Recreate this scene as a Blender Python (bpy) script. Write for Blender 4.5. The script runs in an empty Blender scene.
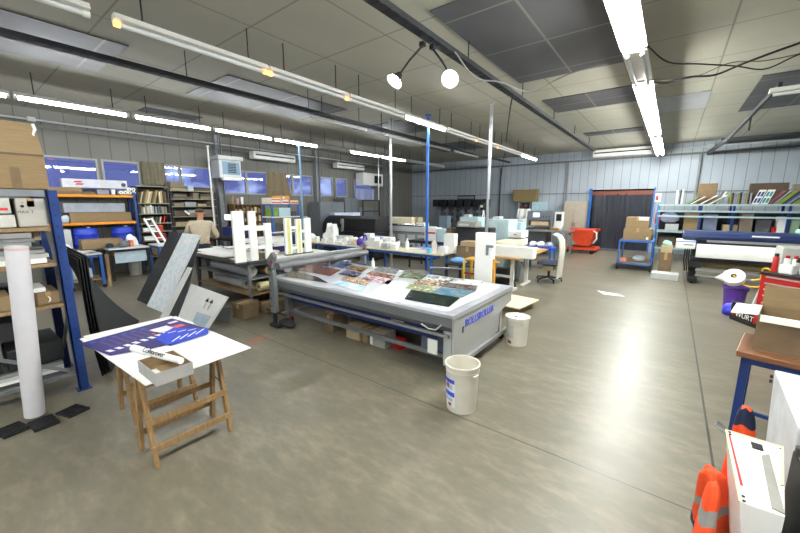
import bpy, bmesh, math, random
from mathutils import Vector, Matrix
random.seed(7)
C = bpy.context.scene.collection
SC = bpy.context.scene
PI = math.pi
# ------------------------------------------------------------------ camera model (used to read positions off the plan)
F = 350.0; PITCH = math.atan(62 / 350.0); YAW = math.radians(37.5); H = 1.85
cyw, syw = math.cos(YAW), math.sin(YAW); cpt, spt = math.cos(PITCH), math.sin(PITCH)
FW = Vector((-syw * cpt, cyw * cpt, -spt)); RT = Vector((cyw, syw, 0)); UP = Vector((-syw * spt, cyw * spt, cpt))
def ray(px, py): return FW + RT * ((px - 400) / F) + UP * ((266.5 - py) / F)
def onz(px, py, z=0.0):
    d = ray(px, py); t = (z - H) / d.z; return Vector((d.x * t, d.y * t, z))
def ony(px, py, y):
    d = ray(px, py); t = y / d.y; return Vector((d.x * t, y, H + d.z * t))
def onx(px, py, x):
    d = ray(px, py); t = x / d.x; return Vector((x, d.y * t, H + d.z * t))
def FB(px0, px1, pt, pb, Y, dep, z0=None):          # a box whose face towards -Y spans those bounds at depth Y
    xa = ony(px0, pb, Y).x; xb = ony(px1, pb, Y).x; pm = (px0 + px1) / 2
    zb = ony(pm, pb, Y).z if z0 is None else z0
    return (xa, xb, Y, Y + dep, zb, ony(pm, pt, Y).z)
def SB(px0, px1, pt, pb, X, dep, z0=None):          # a box whose face towards +X spans those bounds at X
    ya = onx(px0, pb, X).y; yb = onx(px1, pb, X).y; pm = (px0 + px1) / 2
    zb = onx(pm, pb, X).z if z0 is None else z0
    return (X - dep, X, ya, yb, zb, onx(pm, pt, X).z)
ORD = ['first', 'second', 'third', 'fourth', 'fifth', 'sixth', 'seventh', 'eighth', 'ninth', 'tenth', 'eleventh', 'twelfth',
       'thirteenth', 'fourteenth', 'fifteenth', 'sixteenth', 'seventeenth', 'eighteenth', 'nineteenth', 'twentieth']
# ------------------------------------------------------------------ materials
def lin(c):
    if isinstance(c, str):
        c = [int(c[i:i + 2], 16) / 255 for i in (0, 2, 4)]
        return tuple(x / 12.92 if x <= .04045 else ((x + .055) / 1.055) ** 2.4 for x in c)
    return tuple(c)
MATS = {}
def M(name, col, rough=.6, metal=0., var=.10, scale=9., bump=0., emit=None, es=0., stretch=(1, 1, 1), coat=0.):
    if name in MATS: return MATS[name]
    m = bpy.data.materials.new(name); m.use_nodes = True; nt = m.node_tree; N = nt.nodes; L = nt.links
    b = N['Principled BSDF']; c = lin(col)
    tc = N.new('ShaderNodeTexCoord'); mp = N.new('ShaderNodeMapping'); mp.inputs['Scale'].default_value = stretch
    nz = N.new('ShaderNodeTexNoise'); nz.inputs['Scale'].default_value = scale; nz.inputs['Detail'].default_value = 5
    rp = N.new('ShaderNodeValToRGB'); e = rp.color_ramp.elements
    e[0].position = .3; e[1].position = .7
    e[0].color = (*[x * (1 - var) for x in c], 1); e[1].color = (*[min(1, x * (1 + var)) for x in c], 1)
    L.new(tc.outputs['Object'], mp.inputs['Vector']); L.new(mp.outputs['Vector'], nz.inputs['Vector'])
    L.new(nz.outputs['Fac'], rp.inputs['Fac']); L.new(rp.outputs['Color'], b.inputs['Base Color'])
    b.inputs['Roughness'].default_value = rough; b.inputs['Metallic'].default_value = metal
    if coat: b.inputs['Coat Weight'].default_value = coat
    if bump:
        bp = N.new('ShaderNodeBump'); bp.inputs['Strength'].default_value = bump; bp.inputs['Distance'].default_value = .02
        L.new(nz.outputs['Fac'], bp.inputs['Height']); L.new(bp.outputs['Normal'], b.inputs['Normal'])
    if emit is not None:
        b.inputs['Emission Color'].default_value = (*lin(emit), 1); b.inputs['Emission Strength'].default_value = es
    MATS[name] = m; return m
def print_mat(name, cols, scale=6., rough=.25, seed=0):      # a printed picture: voronoi cells and noise ramp over a few inks
    if name in MATS: return MATS[name]
    m = bpy.data.materials.new(name); m.use_nodes = True; nt = m.node_tree; N = nt.nodes; L = nt.links
    b = N['Principled BSDF']; tc = N.new('ShaderNodeTexCoord'); mp = N.new('ShaderNodeMapping')
    mp.inputs['Location'].default_value = (seed * 1.7, seed * 2.3, 0)
    nz = N.new('ShaderNodeTexNoise'); nz.inputs['Scale'].default_value = scale; nz.inputs['Detail'].default_value = 6
    rp = N.new('ShaderNodeValToRGB'); rp.color_ramp.interpolation = 'EASE'
    el = rp.color_ramp.elements; n = len(cols)
    while len(el) < n: el.new(.5)
    for i, c in enumerate(cols):
        el[i].position = .3 + .4 * i / max(1, n - 1); el[i].color = (*lin(c), 1)
    L.new(tc.outputs['Object'], mp.inputs['Vector']); L.new(mp.outputs['Vector'], nz.inputs['Vector'])
    L.new(nz.outputs['Fac'], rp.inputs['Fac']); L.new(rp.outputs['Color'], b.inputs['Base Color'])
    b.inputs['Roughness'].default_value = rough; b.inputs['Specular IOR Level'].default_value = .25; MATS[name] = m; return m
def stripe_mat(name, c1, c2, axis, period, width, rough=.6, metal=0., bump=.0, var=.08):   # thin joint lines at a fixed spacing
    m = bpy.data.materials.new(name); m.use_nodes = True; nt = m.node_tree; N = nt.nodes; L = nt.links
    b = N['Principled BSDF']; tc = N.new('ShaderNodeTexCoord'); sp = N.new('ShaderNodeSeparateXYZ')
    L.new(tc.outputs['Object'], sp.inputs[0]); last = None
    for ax in axis:
        a = N.new('ShaderNodeMath'); a.operation = 'DIVIDE'; a.inputs[1].default_value = period
        L.new(sp.outputs[ax], a.inputs[0])
        f = N.new('ShaderNodeMath'); f.operation = 'FRACT'; L.new(a.outputs[0], f.inputs[0])
        l = N.new('ShaderNodeMath'); l.operation = 'LESS_THAN'; l.inputs[1].default_value = width / period; L.new(f.outputs[0], l.inputs[0])
        if last is None: last = l
        else:
            x = N.new('ShaderNodeMath'); x.operation = 'MAXIMUM'; L.new(last.outputs[0], x.inputs[0]); L.new(l.outputs[0], x.inputs[1]); last = x
    nz = N.new('ShaderNodeTexNoise'); nz.inputs['Scale'].default_value = .7; nz.inputs['Detail'].default_value = 4
    L.new(tc.outputs['Object'], nz.inputs['Vector'])
    rp = N.new('ShaderNodeValToRGB'); c = lin(c1)
    rp.color_ramp.elements[0].position = .35; rp.color_ramp.elements[1].position = .65
    rp.color_ramp.elements[0].color = (*[k * (1 - var) for k in c], 1); rp.color_ramp.elements[1].color = (*[k * (1 + var) for k in c], 1)
    L.new(nz.outputs['Fac'], rp.inputs['Fac'])
    mx = N.new('ShaderNodeMix'); mx.data_type = 'RGBA'; L.new(last.outputs[0], mx.inputs['Factor'])
    L.new(rp.outputs['Color'], mx.inputs[6]); mx.inputs[7].default_value = (*lin(c2), 1)
    L.new(mx.outputs[2], b.inputs['Base Color']); b.inputs['Roughness'].default_value = rough; b.inputs['Metallic'].default_value = metal
    if bump:
        bp = N.new('ShaderNodeBump'); bp.inputs['Strength'].default_value = bump; bp.inputs['Distance'].default_value = .01; bp.invert = True
        L.new(last.outputs[0], bp.inputs['Height']); L.new(bp.outputs['Normal'], b.inputs['Normal'])
    MATS[name] = m; return m
def floor_mat():
    m = bpy.data.materials.new('polished_concrete'); m.use_nodes = True; nt = m.node_tree; N = nt.nodes; L = nt.links
    b = N['Principled BSDF']; tc = N.new('ShaderNodeTexCoord'); ge = N.new('ShaderNodeNewGeometry'); sp = N.new('ShaderNodeSeparateXYZ'); L.new(ge.outputs['Position'], sp.inputs[0])
    def noise(s, d, st=(1, 1, 1)):
        mp = N.new('ShaderNodeMapping'); mp.inputs['Scale'].default_value = st; L.new(tc.outputs['Object'], mp.inputs['Vector'])
        n = N.new('ShaderNodeTexNoise'); n.inputs['Scale'].default_value = s; n.inputs['Detail'].default_value = d; n.inputs['Roughness'].default_value = .62
        L.new(mp.outputs['Vector'], n.inputs['Vector']); return n
    a = noise(.8, 7, (1, 2.6, 1)); c = noise(6, 12, (1, 2.2, 1)); 
    r = N.new('ShaderNodeValToRGB'); e = r.color_ramp.elements
    e[0].position = .30; e[1].position = .70; e[0].color = (*lin('5d594d'), 1); e[1].color = (*lin('8b8371'), 1)
    k = e.new(.5); k.color = (*lin('706a5b'), 1)
    ad = N.new('ShaderNodeMath'); ad.operation = 'MULTIPLY_ADD'; ad.inputs[1].default_value = .55; L.new(c.outputs['Fac'], ad.inputs[0])
    mu = N.new('ShaderNodeMath'); mu.operation = 'MULTIPLY'; mu.inputs[1].default_value = .45; L.new(a.outputs['Fac'], mu.inputs[0]); L.new(mu.outputs[0], ad.inputs[2])
    L.new(ad.outputs[0], r.inputs['Fac'])
    last = None
    for ax, p in (('Y', 2.56), ('X', .43), ('Y', 8.7), ('X', -5.3)):        # sawn joints
        s = N.new('ShaderNodeMath'); s.operation = 'SUBTRACT'; s.inputs[1].default_value = p; L.new(sp.outputs[ax], s.inputs[0])
        q = N.new('ShaderNodeMath'); q.operation = 'ABSOLUTE'; L.new(s.outputs[0], q.inputs[0])
        l = N.new('ShaderNodeMath'); l.operation = 'LESS_THAN'; l.inputs[1].default_value = .008 if ax == 'X' else .005; L.new(q.outputs[0], l.inputs[0])
        if last is None: last = l
        else:
            x = N.new('ShaderNodeMath'); x.operation = 'MAXIMUM'; L.new(last.outputs[0], x.inputs[0]); L.new(l.outputs[0], x.inputs[1]); last = x
    mx = N.new('ShaderNodeMix'); mx.data_type = 'RGBA'; L.new(last.outputs[0], mx.inputs['Factor']); L.new(r.outputs['Color'], mx.inputs[6])
    mx.inputs[7].default_value = (.03, .028, .024, 1); L.new(mx.outputs[2], b.inputs['Base Color'])
    rr = N.new('ShaderNodeMapRange'); rr.inputs['To Min'].default_value = .23; rr.inputs['To Max'].default_value = .52
    L.new(c.outputs['Fac'], rr.inputs['Value']); L.new(rr.outputs[0], b.inputs['Roughness'])
    bp = N.new('ShaderNodeBump'); bp.inputs['Strength'].default_value = .12; bp.inputs['Distance'].default_value = .01
    L.new(c.outputs['Fac'], bp.inputs['Height']); L.new(bp.outputs['Normal'], b.inputs['Normal'])
    b.inputs['Specular IOR Level'].default_value = .55
    return m
def glass_mat():
    m = bpy.data.materials.new('window_glass'); m.use_nodes = True; nt = m.node_tree; N = nt.nodes; L = nt.links
    N.remove(N['Principled BSDF']); o = N['Material Output']
    t = N.new('ShaderNodeBsdfTransparent'); t.inputs[0].default_value = (.75, .8, .95, 1)
    g = N.new('ShaderNodeBsdfGlossy'); g.inputs['Roughness'].default_value = .02
    lw = N.new('ShaderNodeLayerWeight'); lw.inputs['Blend'].default_value = .5; pw = N.new('ShaderNodeMath'); pw.operation = 'POWER'; pw.inputs[1].default_value = 3; L.new(lw.outputs['Facing'], pw.inputs[0])
    f = N.new('ShaderNodeMath'); f.operation = 'MULTIPLY_ADD'; f.inputs[1].default_value = .6; f.inputs[2].default_value = .09; L.new(pw.outputs[0], f.inputs[0])
    mx = N.new('ShaderNodeMixShader'); L.new(f.outputs[0], mx.inputs[0]); L.new(t.outputs[0], mx.inputs[1]); L.new(g.outputs[0], mx.inputs[2])
    L.new(mx.outputs[0], o.inputs['Surface']); return m
white = M('white_paint', 'e6e6e2', .5, var=.03); plastic_white = M('white_plastic', 'eceae2', .35, var=.03)
foam = M('white_foam_board', 'f2f2ef', .55, var=.02); paper = M('white_paper', 'efefec', .7, var=.03)
blue_st = M('blue_steel', '1d3a78', .4, .2, .12); blue_lt = M('mid_blue_steel', '2f62b4', .4, .2, .1)
orange_st = M('orange_beam_steel', 'e8921c', .45, .1, .08); grey_st = M('grey_steel', '8b8f94', .4, .6, .1)
alu = M('aluminium', 'b9bcc0', .32, .8, .06, 14, stretch=(1, 30, 1)); dark_st = M('dark_steel', '303236', .45, .5, .15)
chrome = M('chrome_steel', 'c9ccd0', .2, 1., .04); black = M('black_plastic', '141416', .4, 0, .15)
rubber = M('black_rubber', '18181a', .8, 0, .25, 30, .4); card = M('corrugated_cardboard', '8c7555', .8, 0, .10, 7, stretch=(1, 1, 12))
card_dk = M('brown_cardboard', '77634a', .82, 0, .15, 7); card_lt = M('pale_cardboard', 'b09d7e', .8, 0, .08, 7)
kraft = M('kraft_tape', 'b08d5c', .4, 0, .05); wood = M('pine_wood', '957650', .55, 0, .22, 5, stretch=(1, 14, 1))
wood_v = M('pine_upright_wood', '92734d', .55, 0, .22, 5, stretch=(14, 14, 1)); wood_dk = M('brown_worktop_wood', '7b5134', .45, 0, .22, 4, stretch=(1, 9, 1))
chip = M('chipboard', '8f7656', .75, 0, .2, 40); cream = M('cream_board', 'e9dfbf', .6, 0, .05)
red = M('red_paint', 'b81d1c', .35, 0, .06); orange = M('orange_paint', 'd8431b', .45, 0, .12); navy = M('navy_plastic', '27345f', .4, 0, .08)
purple = M('purple_plastic', '57338f', .45, 0, .08); blue_pl = M('blue_plastic', '2a45c0', .4, 0, .1); paleblue = M('pale_blue_paint', 'b9d3da', .45, 0, .05)
grey_pl = M('grey_plastic', '8f9296', .5, 0, .06); grey_lt = M('light_grey_plastic', 'c4c6c6', .45, 0, .05); grey_dk = M('charcoal_plastic', '45474b', .5, 0, .1)
yellow = M('yellow_plastic', 'e6b91c', .4, 0, .06); beige = M('beige_cabinet_paint', 'b3ac9c', .5, 0, .05); ink = M('black_ink', '151518', .6)
red_ink = M('red_ink', 'd2232a', .5); blue_ink = M('blue_ink', '3a55e0', .5); green_ink = M('green_ink', '7fa23a', .5); teal_ink = M('teal_ink', '2f8f93', .5)
olive = M('olive_board', '8f9440', .6); skin = M('skin', 'c08a6c', .55, 0, .06); tape_dark = M('dark_tape', '5a4630', .5)
lamp_on = M('lit_tube', 'ffffff', .5, emit=(.94, .98, 1.0), es=80.); lamp_twin = M('lit_twin_tube', 'ffffff', .5, emit=(.97, 1., .95), es=165.); lamp_off = M('unlit_tube', 'd9dcdc', .3, var=.02)
lamp_end = M('glowing_tube_end', 'ffb070', .5, emit=(1., .36, .10), es=3.); bulb_on = M('floodlight_lens', 'ffffff', .4, emit=(1., .93, .78), es=70.)
screen_on = M('lit_screen', 'cfd8ff', .4, emit=(.55, .66, 1.), es=1.3)
# ------------------------------------------------------------------ mesh builder
LOC = {}
class MB:
    def __init__(s, rz=0., piv=(0, 0, 0)): s.v = []; s.f = []; s.m = []; s.mi = 0; s.rz = rz; s.piv = Vector(piv)
    def add(s, vs, fs):
        b = len(s.v); R = Matrix.Rotation(s.rz, 3, 'Z')
        for p in vs:
            p = Vector(p); s.v.append(R @ (p - s.piv) + s.piv if s.rz else p)
        for f in fs: s.f.append(tuple(b + i for i in f)); s.m.append(s.mi)
        return s
    def mat(s, i): s.mi = i; return s
    def box(s, x0, x1, y0, y1, z0, z1):
        return s.add([(x0, y0, z0), (x1, y0, z0), (x1, y1, z0), (x0, y1, z0), (x0, y0, z1), (x1, y0, z1), (x1, y1, z1), (x0, y1, z1)],
                     [(0, 3, 2, 1), (4, 5, 6, 7), (0, 1, 5, 4), (1, 2, 6, 5), (2, 3, 7, 6), (3, 0, 4, 7)])
    def hexa(s, p):      # eight corners: four below, four above
        return s.add(p, [(0, 3, 2, 1), (4, 5, 6, 7), (0, 1, 5, 4), (1, 2, 6, 5), (2, 3, 7, 6), (3, 0, 4, 7)])
    def bar(s, a, b, w, h=None, up=(0, 0, 1)):
        a = Vector(a); b = Vector(b); h = h or w; d = (b - a).normalized(); u = Vector(up)
        if abs(d.dot(u)) > .98: u = Vector((1, 0, 0))
        x = d.cross(u).normalized() * w / 2; y = x.cross(d).normalized() * h / 2
        return s.add([a - x - y, a + x - y, a + x + y, a - x + y, b - x - y, b + x - y, b + x + y, b - x + y],
                     [(0, 1, 2, 3), (7, 6, 5, 4), (0, 4, 5, 1), (1, 5, 6, 2), (2, 6, 7, 3), (3, 7, 4, 0)])
    def cyl(s, a, b, r0, r1=None, n=16, cap=True):
        r1 = r0 if r1 is None else r1; return s.tube([a, b], [r0, r1], n, cap)
    def tube(s, pts, r, n=8, cap=True):
        pts = [Vector(p) for p in pts]; k = len(pts); rs = r if isinstance(r, (list, tuple)) else [r] * k
        vs = []; fs = []; ref = None
        for i, p in enumerate(pts):
            d = (pts[min(i + 1, k - 1)] - pts[max(i - 1, 0)]).normalized()
            if ref is None: ref = Vector((0, 0, 1)) if abs(d.z) < .9 else Vector((1, 0, 0))
            x = d.cross(ref).normalized(); y = x.cross(d).normalized(); ref = y
            for j in range(n):
                t = 2 * PI * j / n; vs.append(p + (x * math.cos(t) + y * math.sin(t)) * rs[i])
        for i in range(k - 1):
            for j in range(n):
                a = i * n + j; b = i * n + (j + 1) % n; fs.append((a, b, b + n, a + n))
        if cap: fs += [tuple(range(n))[::-1], tuple(range((k - 1) * n, k * n))]
        return s.add(vs, fs)
    def lathe(s, cx, cy, prof, n=28, a0=0., a1=2 * PI):
        vs = []; fs = []; full = abs(a1 - a0 - 2 * PI) < 1e-6; c = n if full else n + 1
        for r, z in prof:
            for j in range(c):
                t = a0 + (a1 - a0) * j / n; vs.append((cx + r * math.cos(t), cy + r * math.sin(t), z))
        for i in range(len(prof) - 1):
            for j in range(n):
                a = i * c + j; b = i * c + (j + 1) % c; fs.append((a, b, b + c, a + c))
        return s.add(vs, fs)
    def prism(s, poly, vec):
        k = len(poly); vec = Vector(vec); vs = [Vector(p) for p in poly] + [Vector(p) + vec for p in poly]
        fs = [tuple(range(k))[::-1], tuple(range(k, 2 * k))] + [(i, (i + 1) % k, (i + 1) % k + k, i + k) for i in range(k)]
        return s.add(vs, fs)
    def slab(s, grid, t):    # a grid of points thickened along its normals
        a = len(grid); b = len(grid[0]); P = [[Vector(p) for p in r] for r in grid]; top = []; bot = []
        for i in range(a):
            for j in range(b):
                u = P[min(i + 1, a - 1)][j] - P[max(i - 1, 0)][j]; v = P[i][min(j + 1, b - 1)] - P[i][max(j - 1, 0)]
                n = u.cross(v).normalized() * t / 2; top.append(P[i][j] + n); bot.append(P[i][j] - n)
        k = a * b; fs = []
        for i in range(a - 1):
            for j in range(b - 1):
                q = (i * b + j, (i + 1) * b + j, (i + 1) * b + j + 1, i * b + j + 1); fs.append(q); fs.append(tuple(x + k for x in q[::-1]))
        rim = [(0, j) for j in range(b)] + [(i, b - 1) for i in range(1, a)] + [(a - 1, j) for j in range(b - 2, -1, -1)] + [(i, 0) for i in range(a - 2, 0, -1)]
        for q in range(len(rim)):
            i, j = rim[q]; i2, j2 = rim[(q + 1) % len(rim)]; fs.append((i * b + j, i2 * b + j2, i2 * b + j2 + k, i * b + j + k))
        return s.add(top + bot, fs)
    def build(s, name, mats, parent=None, bevel=0., smooth=False, local=False, sub=0):
        mats = mats if isinstance(mats, (list, tuple)) else [mats]
        off = Vector((0, 0, 0))
        if parent is not None and not local: off = LOC[parent.name]
        if parent is None:
            xs = [p.x for p in s.v]; ys = [p.y for p in s.v]; off = Vector(((min(xs) + max(xs)) / 2, (min(ys) + max(ys)) / 2, min(p.z for p in s.v)))
        me = bpy.data.meshes.new(name); me.from_pydata([p - off for p in s.v], [], s.f)
        for q in mats: me.materials.append(q)
        me.polygons.foreach_set('material_index', s.m)
        bm = bmesh.new(); bm.from_mesh(me); bmesh.ops.recalc_face_normals(bm, faces=bm.faces)
        bm.to_mesh(me); bm.free()
        if smooth:
            me.polygons.foreach_set('use_smooth', [True] * len(me.polygons))
            me.set_sharp_from_angle(angle=math.radians(38))
        o = bpy.data.objects.new(name, me); C.objects.link(o)
        if parent is not None: o.parent = parent; LOC[o.name] = LOC[parent.name] if not local else Vector((0, 0, 0))
        else: o.location = off; LOC[o.name] = off
        if bevel:
            md = o.modifiers.new('edge', 'BEVEL'); md.width = bevel; md.segments = 2; md.limit_method = 'ANGLE'
        if sub:
            md = o.modifiers.new('soft', 'SUBSURF'); md.levels = sub; md.render_levels = sub
        return o
def tag(o, label, cat, group=None):
    o['label'] = label; o['category'] = cat
    if group: o['group'] = group
    return o
def thing(name, label, cat, loc, group=None, rz=0.):
    o = bpy.data.objects.new(name, None); C.objects.link(o); o.location = loc; o.rotation_euler.z = rz; LOC[o.name] = Vector(loc)
    return tag(o, label, cat, group)
def struct(name, mb, mats, parent=None, **k):
    o = mb.build(name, mats, parent, **k)
    if parent is None: o['kind'] = 'structure'
    return o
def dup(root, loc, rz=None, label=None, group=None):
    r = root.copy(); C.objects.link(r); r.location = loc
    if rz is not None: r.rotation_euler.z = rz
    if label: r['label'] = label
    if group: r['group'] = group
    for ch in list(root.children):
        c = ch.copy(); C.objects.link(c); c.parent = r
        for g in list(ch.children):
            d = g.copy(); C.objects.link(d); d.parent = c
    return r
def text(name, body, size, mat, parent, M4, depth=.002):    # lettering as a thin solid of its own
    cu = bpy.data.curves.new(name, 'FONT'); cu.body = body; cu.size = size; cu.extrude = depth; cu.align_x = 'CENTER'; cu.align_y = 'CENTER'
    tmp = bpy.data.objects.new(name, cu); C.objects.link(tmp); bpy.context.view_layer.update()
    me = bpy.data.meshes.new_from_object(tmp); bpy.data.objects.remove(tmp)
    me.transform(Matrix.Translation(-LOC[parent.name]) @ M4); me.materials.clear(); me.materials.append(mat)
    o = bpy.data.objects.new(name, me); C.objects.link(o); o.parent = parent; LOC[o.name] = LOC[parent.name]; return o
def face_mat(origin, right, up):
    r = Vector(right).normalized(); u = Vector(up).normalized(); n = r.cross(u)
    m = Matrix((r, u, n)).transposed().to_4x4(); m.translation = Vector(origin); return m
# ================================================================== THE SETTING
XL, XR, YB, YF, ZC = -12., 5.5, -6.6, 16.8, 4.05
m = MB(); m.box(XL - .2, XR + .2, YB - .2, YF + .2, -.1, 0); struct('floor', m, floor_mat())
ceil_m = stripe_mat('ceiling_tiles', 'a3a193', '7f7d72', 'XY', 1.2, .022, .75, var=.05)
m = MB(); m.box(XL - .2, XR + .2, YB - .2, YF + .2, ZC, ZC + .1); struct('ceiling', m, ceil_m)
sky_m = stripe_mat('skylight_sheet', '4c4d50', '77766f', 'XY', 1.2, .03, .5, var=.22)
sky_l = M('skylight_sheet_pale', '9da0a3', .5, 0, .06, 3)
n = 0
for x0, x1, y0, y1 in ((-2.46, -.74, 3.76, 6.82), (-2.46, -.8, 8.2, 9.45), (-2.46, -.9, 12.6, 13.2), (-7.95, -6.3, -1.0, 1.95), (-7.95, -6.3, 3.35, 6.17), (-7.7, -5.95, 7.75, 9.3),
                       (-10.3, -9.75, 3.2, 4.45), (-2.46, -.74, -1.6, 1.4), (-7.9, -6.1, 11.6, 13.4), (1.0, 2.6, 9.0, 12.0)):
    n += 1; m = MB(); m.box(x0, x1, y0, y1, ZC - .015, ZC - .001); struct('trim_%d' % n, m, sky_m)
m = MB(); m.box(-.55, .36, 9.5, 11.0, ZC - .015, ZC - .001); n += 1; struct('trim_%d' % n, m, sky_l)
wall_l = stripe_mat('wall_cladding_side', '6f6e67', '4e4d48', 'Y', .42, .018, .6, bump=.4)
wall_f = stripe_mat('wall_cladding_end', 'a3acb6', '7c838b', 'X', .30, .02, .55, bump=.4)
wins = [(.2, 2.66), (2.80, 3.58), (4.22, 4.62), (4.67, 5.58), (5.95, 6.72), (6.79, 7.54), (7.72, 8.63), (8.71, 9.6), (10.0, 10.73), (10.95, 11.58), (12.1, 13.3)]
WZ0, WZ1 = 2.23, 2.98
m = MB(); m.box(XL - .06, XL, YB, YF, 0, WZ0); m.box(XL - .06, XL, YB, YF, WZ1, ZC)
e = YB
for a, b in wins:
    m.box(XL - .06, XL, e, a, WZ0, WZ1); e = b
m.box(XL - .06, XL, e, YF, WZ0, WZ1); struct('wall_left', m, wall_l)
frame_m = M('window_frame_paint', '9a9a94', .5, 0, .05); glass = glass_mat()
for i, (a, b) in enumerate(wins):
    m = MB(); t = .035
    m.box(XL - .05, XL + .02, a - t, a + .012, WZ0 - t, WZ1 + t); m.box(XL - .05, XL + .02, b - .012, b + t, WZ0 - t, WZ1 + t)
    m.box(XL - .05, XL + .02, a, b, WZ0 - t, WZ0 + .012); m.box(XL - .05, XL + .02, a, b, WZ1 - .012, WZ1 + t)
    w = struct('window_%d' % (i + 1), m, frame_m)
    m = MB(); m.box(XL - .03, XL - .024, a, b, WZ0, WZ1); m.build('pane', glass, w)
m = MB()
DX0, DX1, DZ = -2.72, -.62, 2.45
m.box(XL - .2, DX0, YF, YF + .2, 0, ZC); m.box(DX1, XR + .2, YF, YF + .2, 0, ZC); m.box(DX0, DX1, YF, YF + .2, DZ, ZC); struct('wall_far', m, wall_f)
m = MB(); m.box(XR, XR + .2, YB, YF, 0, ZC); struct('wall_right', m, wall_f)
m = MB(); m.box(XL - .2, XR + .2, YB - .2, YB, 0, ZC); struct('wall_back', m, wall_f)
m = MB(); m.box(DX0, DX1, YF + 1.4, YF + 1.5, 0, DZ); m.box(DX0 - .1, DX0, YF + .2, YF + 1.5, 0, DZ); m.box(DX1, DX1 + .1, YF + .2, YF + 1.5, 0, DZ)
m.box(DX0, DX1, YF + .2, YF + 1.5, DZ, DZ + .1); struct('wall_passage', m, M('passage_shade', '3a3b40', .8))  # dark colour stands in for the unlit space beyond the doorway
trim_m = M('wall_rail_paint', '6c6c68', .5)
for k, (x0, x1, y0, y1, z0, z1) in enumerate(((XL, XL + .06, YB, YF, 3.62, 3.69), (XL, XR, YF - .06, YF, 3.62, 3.69), (XL, DX0 - .1, YF - .03, YF, 2.3, 2.33), (DX1 + .1, XR, YF - .03, YF, 2.3, 2.33))):
    n += 1; m = MB(); m.box(x0, x1, y0, y1, z0, z1); struct('trim_%d' % n, m, trim_m)
for y in (5.77, 9.8, 14.2):        # steel columns of the window wall
    n += 1; m = MB(); m.box(XL, XL + .2, y - .1, y - .085, 0, ZC); m.box(XL, XL + .2, y + .085, y + .1, 0, ZC); m.box(XL + .09, XL + .11, y - .09, y + .09, 0, ZC)
    struct('trim_%d' % n, m, M('column_paint', '85878a', .5))
for x in (-3.72, .6, 4.):
    n += 1; m = MB(); m.box(x - .03, x + .03, YF - .08, YF, 0, 3.62); struct('trim_%d' % n, m, M('column_paint', '85878a', .5))
m = MB(); m.box(DX0 - .09, DX0, YF - .06, YF + .2, 0, DZ + .05); n += 1; struct('trim_%d' % n, m, M('door_jamb_blue', '1f66b4', .45))
m = MB(); m.box(DX1, DX1 + .05, YF - .04, YF + .2, 0, DZ + .05); n += 1; struct('trim_%d' % n, m, M('door_jamb_blue', '1f66b4', .45))
# strip curtain in the doorway, the dark beyond put into its colour
t = thing('strip_curtain', 'plastic strip curtain coloured as the dark beyond it, hanging in the wide doorway of the end wall', 'curtain', ((DX0 + DX1) / 2, YF + .1, 0))
m = MB(); m.box(DX0, DX1, YF + .06, YF + .12, DZ - .22, DZ - .06); m.build('rail', M('rust_red_rail', '7a4034', .6), t)
pvc = M('pvc_dark_beyond', '2b2e38', .22, 0, .25, 3, stretch=(6, 1, .4))  # see-through strips given the darkness behind them as their colour
for i in range(11):
    x = DX0 + .02 + i * (DX1 - DX0 - .04) / 11; yo = YF + .07 + .014 * (i % 2)
    g = [[(x + j * .056, yo + .012 * math.sin(j * 1.3 + k * .6 + i), .03 + k * (DZ - .2) / 6) for j in range(5)] for k in range(7)]
    m = MB(); m.slab(g, .004); m.build('strip', pvc, t, smooth=True)
# ------------------------------------------------------------------ lamps
def strip_light(x, y0, y1, z, state, label, group, double=False, rods=True, axis='Y'):
    t = thing('strip_light', label, 'ceiling light', (x, (y0 + y1) / 2, z), group); w = .13 if double else .07
    m = MB(); m.prism([(x - w, y0, z + .03), (x + w, y0, z + .03), (x + w * .55, y0, z + .09), (x - w * .55, y0, z + .09)], (0, y1 - y0, 0)); m.build('housing', white, t, .004)
    for dx in ((-.075, .075) if double else (0,)):
        m = MB(); m.cyl((x + dx, y0 + .04, z), (x + dx, y1 - .04, z), .024, n=10); tb = m.build('tube', (lamp_twin if double else lamp_on) if state == 'on' else lamp_off, t, smooth=True)
        for a, b in ((y0, y0 + .05), (y1 - .05, y1)):
            m = MB(); m.cyl((x + dx, a, z), (x + dx, b, z), .03 if not double else .026, n=10); m.build('end_cap', lamp_end if state == 'glow' else white, tb)
    if rods:
        for yy in (y0 + .25, y1 - .25):
            m = MB(); m.cyl((x, yy, z + .08), (x, yy, ZC), .008, n=6); m.build('hanger_rod', dark_st, t)
    return t
RZ = 3.6
for k, (a, b) in enumerate(((-6.0, -4.5), (-4.4, -2.9), (-2.1, -.55), (-.5, .98), (1.02, 2.6), (2.66, 4.21), (4.26, 5.82), (5.86, 7.38), (7.42, 8.7), (8.76, 10.3), (10.35, 11.9), (11.95, 13.4), (13.45, 15.))):
    on = k in (0, 1, 2, 3, 4, 5, 6, 7, 9, 10)
    strip_light(-8.86, a, b, RZ, 'on' if on else 'off', f'{"lit" if on else "unlit"} fluorescent tube of the lamp row alongside the windows, {ORD[k]} along it', 'lamp row by the windows')
for k, (a, b) in enumerate(((-6.0, -4.5), (-4.4, -2.9), (-2.8, -1.25), (-1.2, .35), (.45, 1.12), (1.3, 2.95), (2.98, 4.45), (4.48, 6.0), (6.04, 7.68), (7.72, 9.3), (9.35, 10.9), (10.95, 12.98), (13.04, 14.86))):
    st = 'on' if k in (0, 1, 2, 3, 8, 12) else ('glow' if k in (5, 6, 10) else 'off')
    strip_light(-4.53, a, b, RZ, st, f'{ {"on": "lit", "glow": "dark orange-ended", "off": "unlit"}[st]} strip light hung in the lamp row over the print table, {ORD[k]} along it', 'lamp row over the print table')
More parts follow.
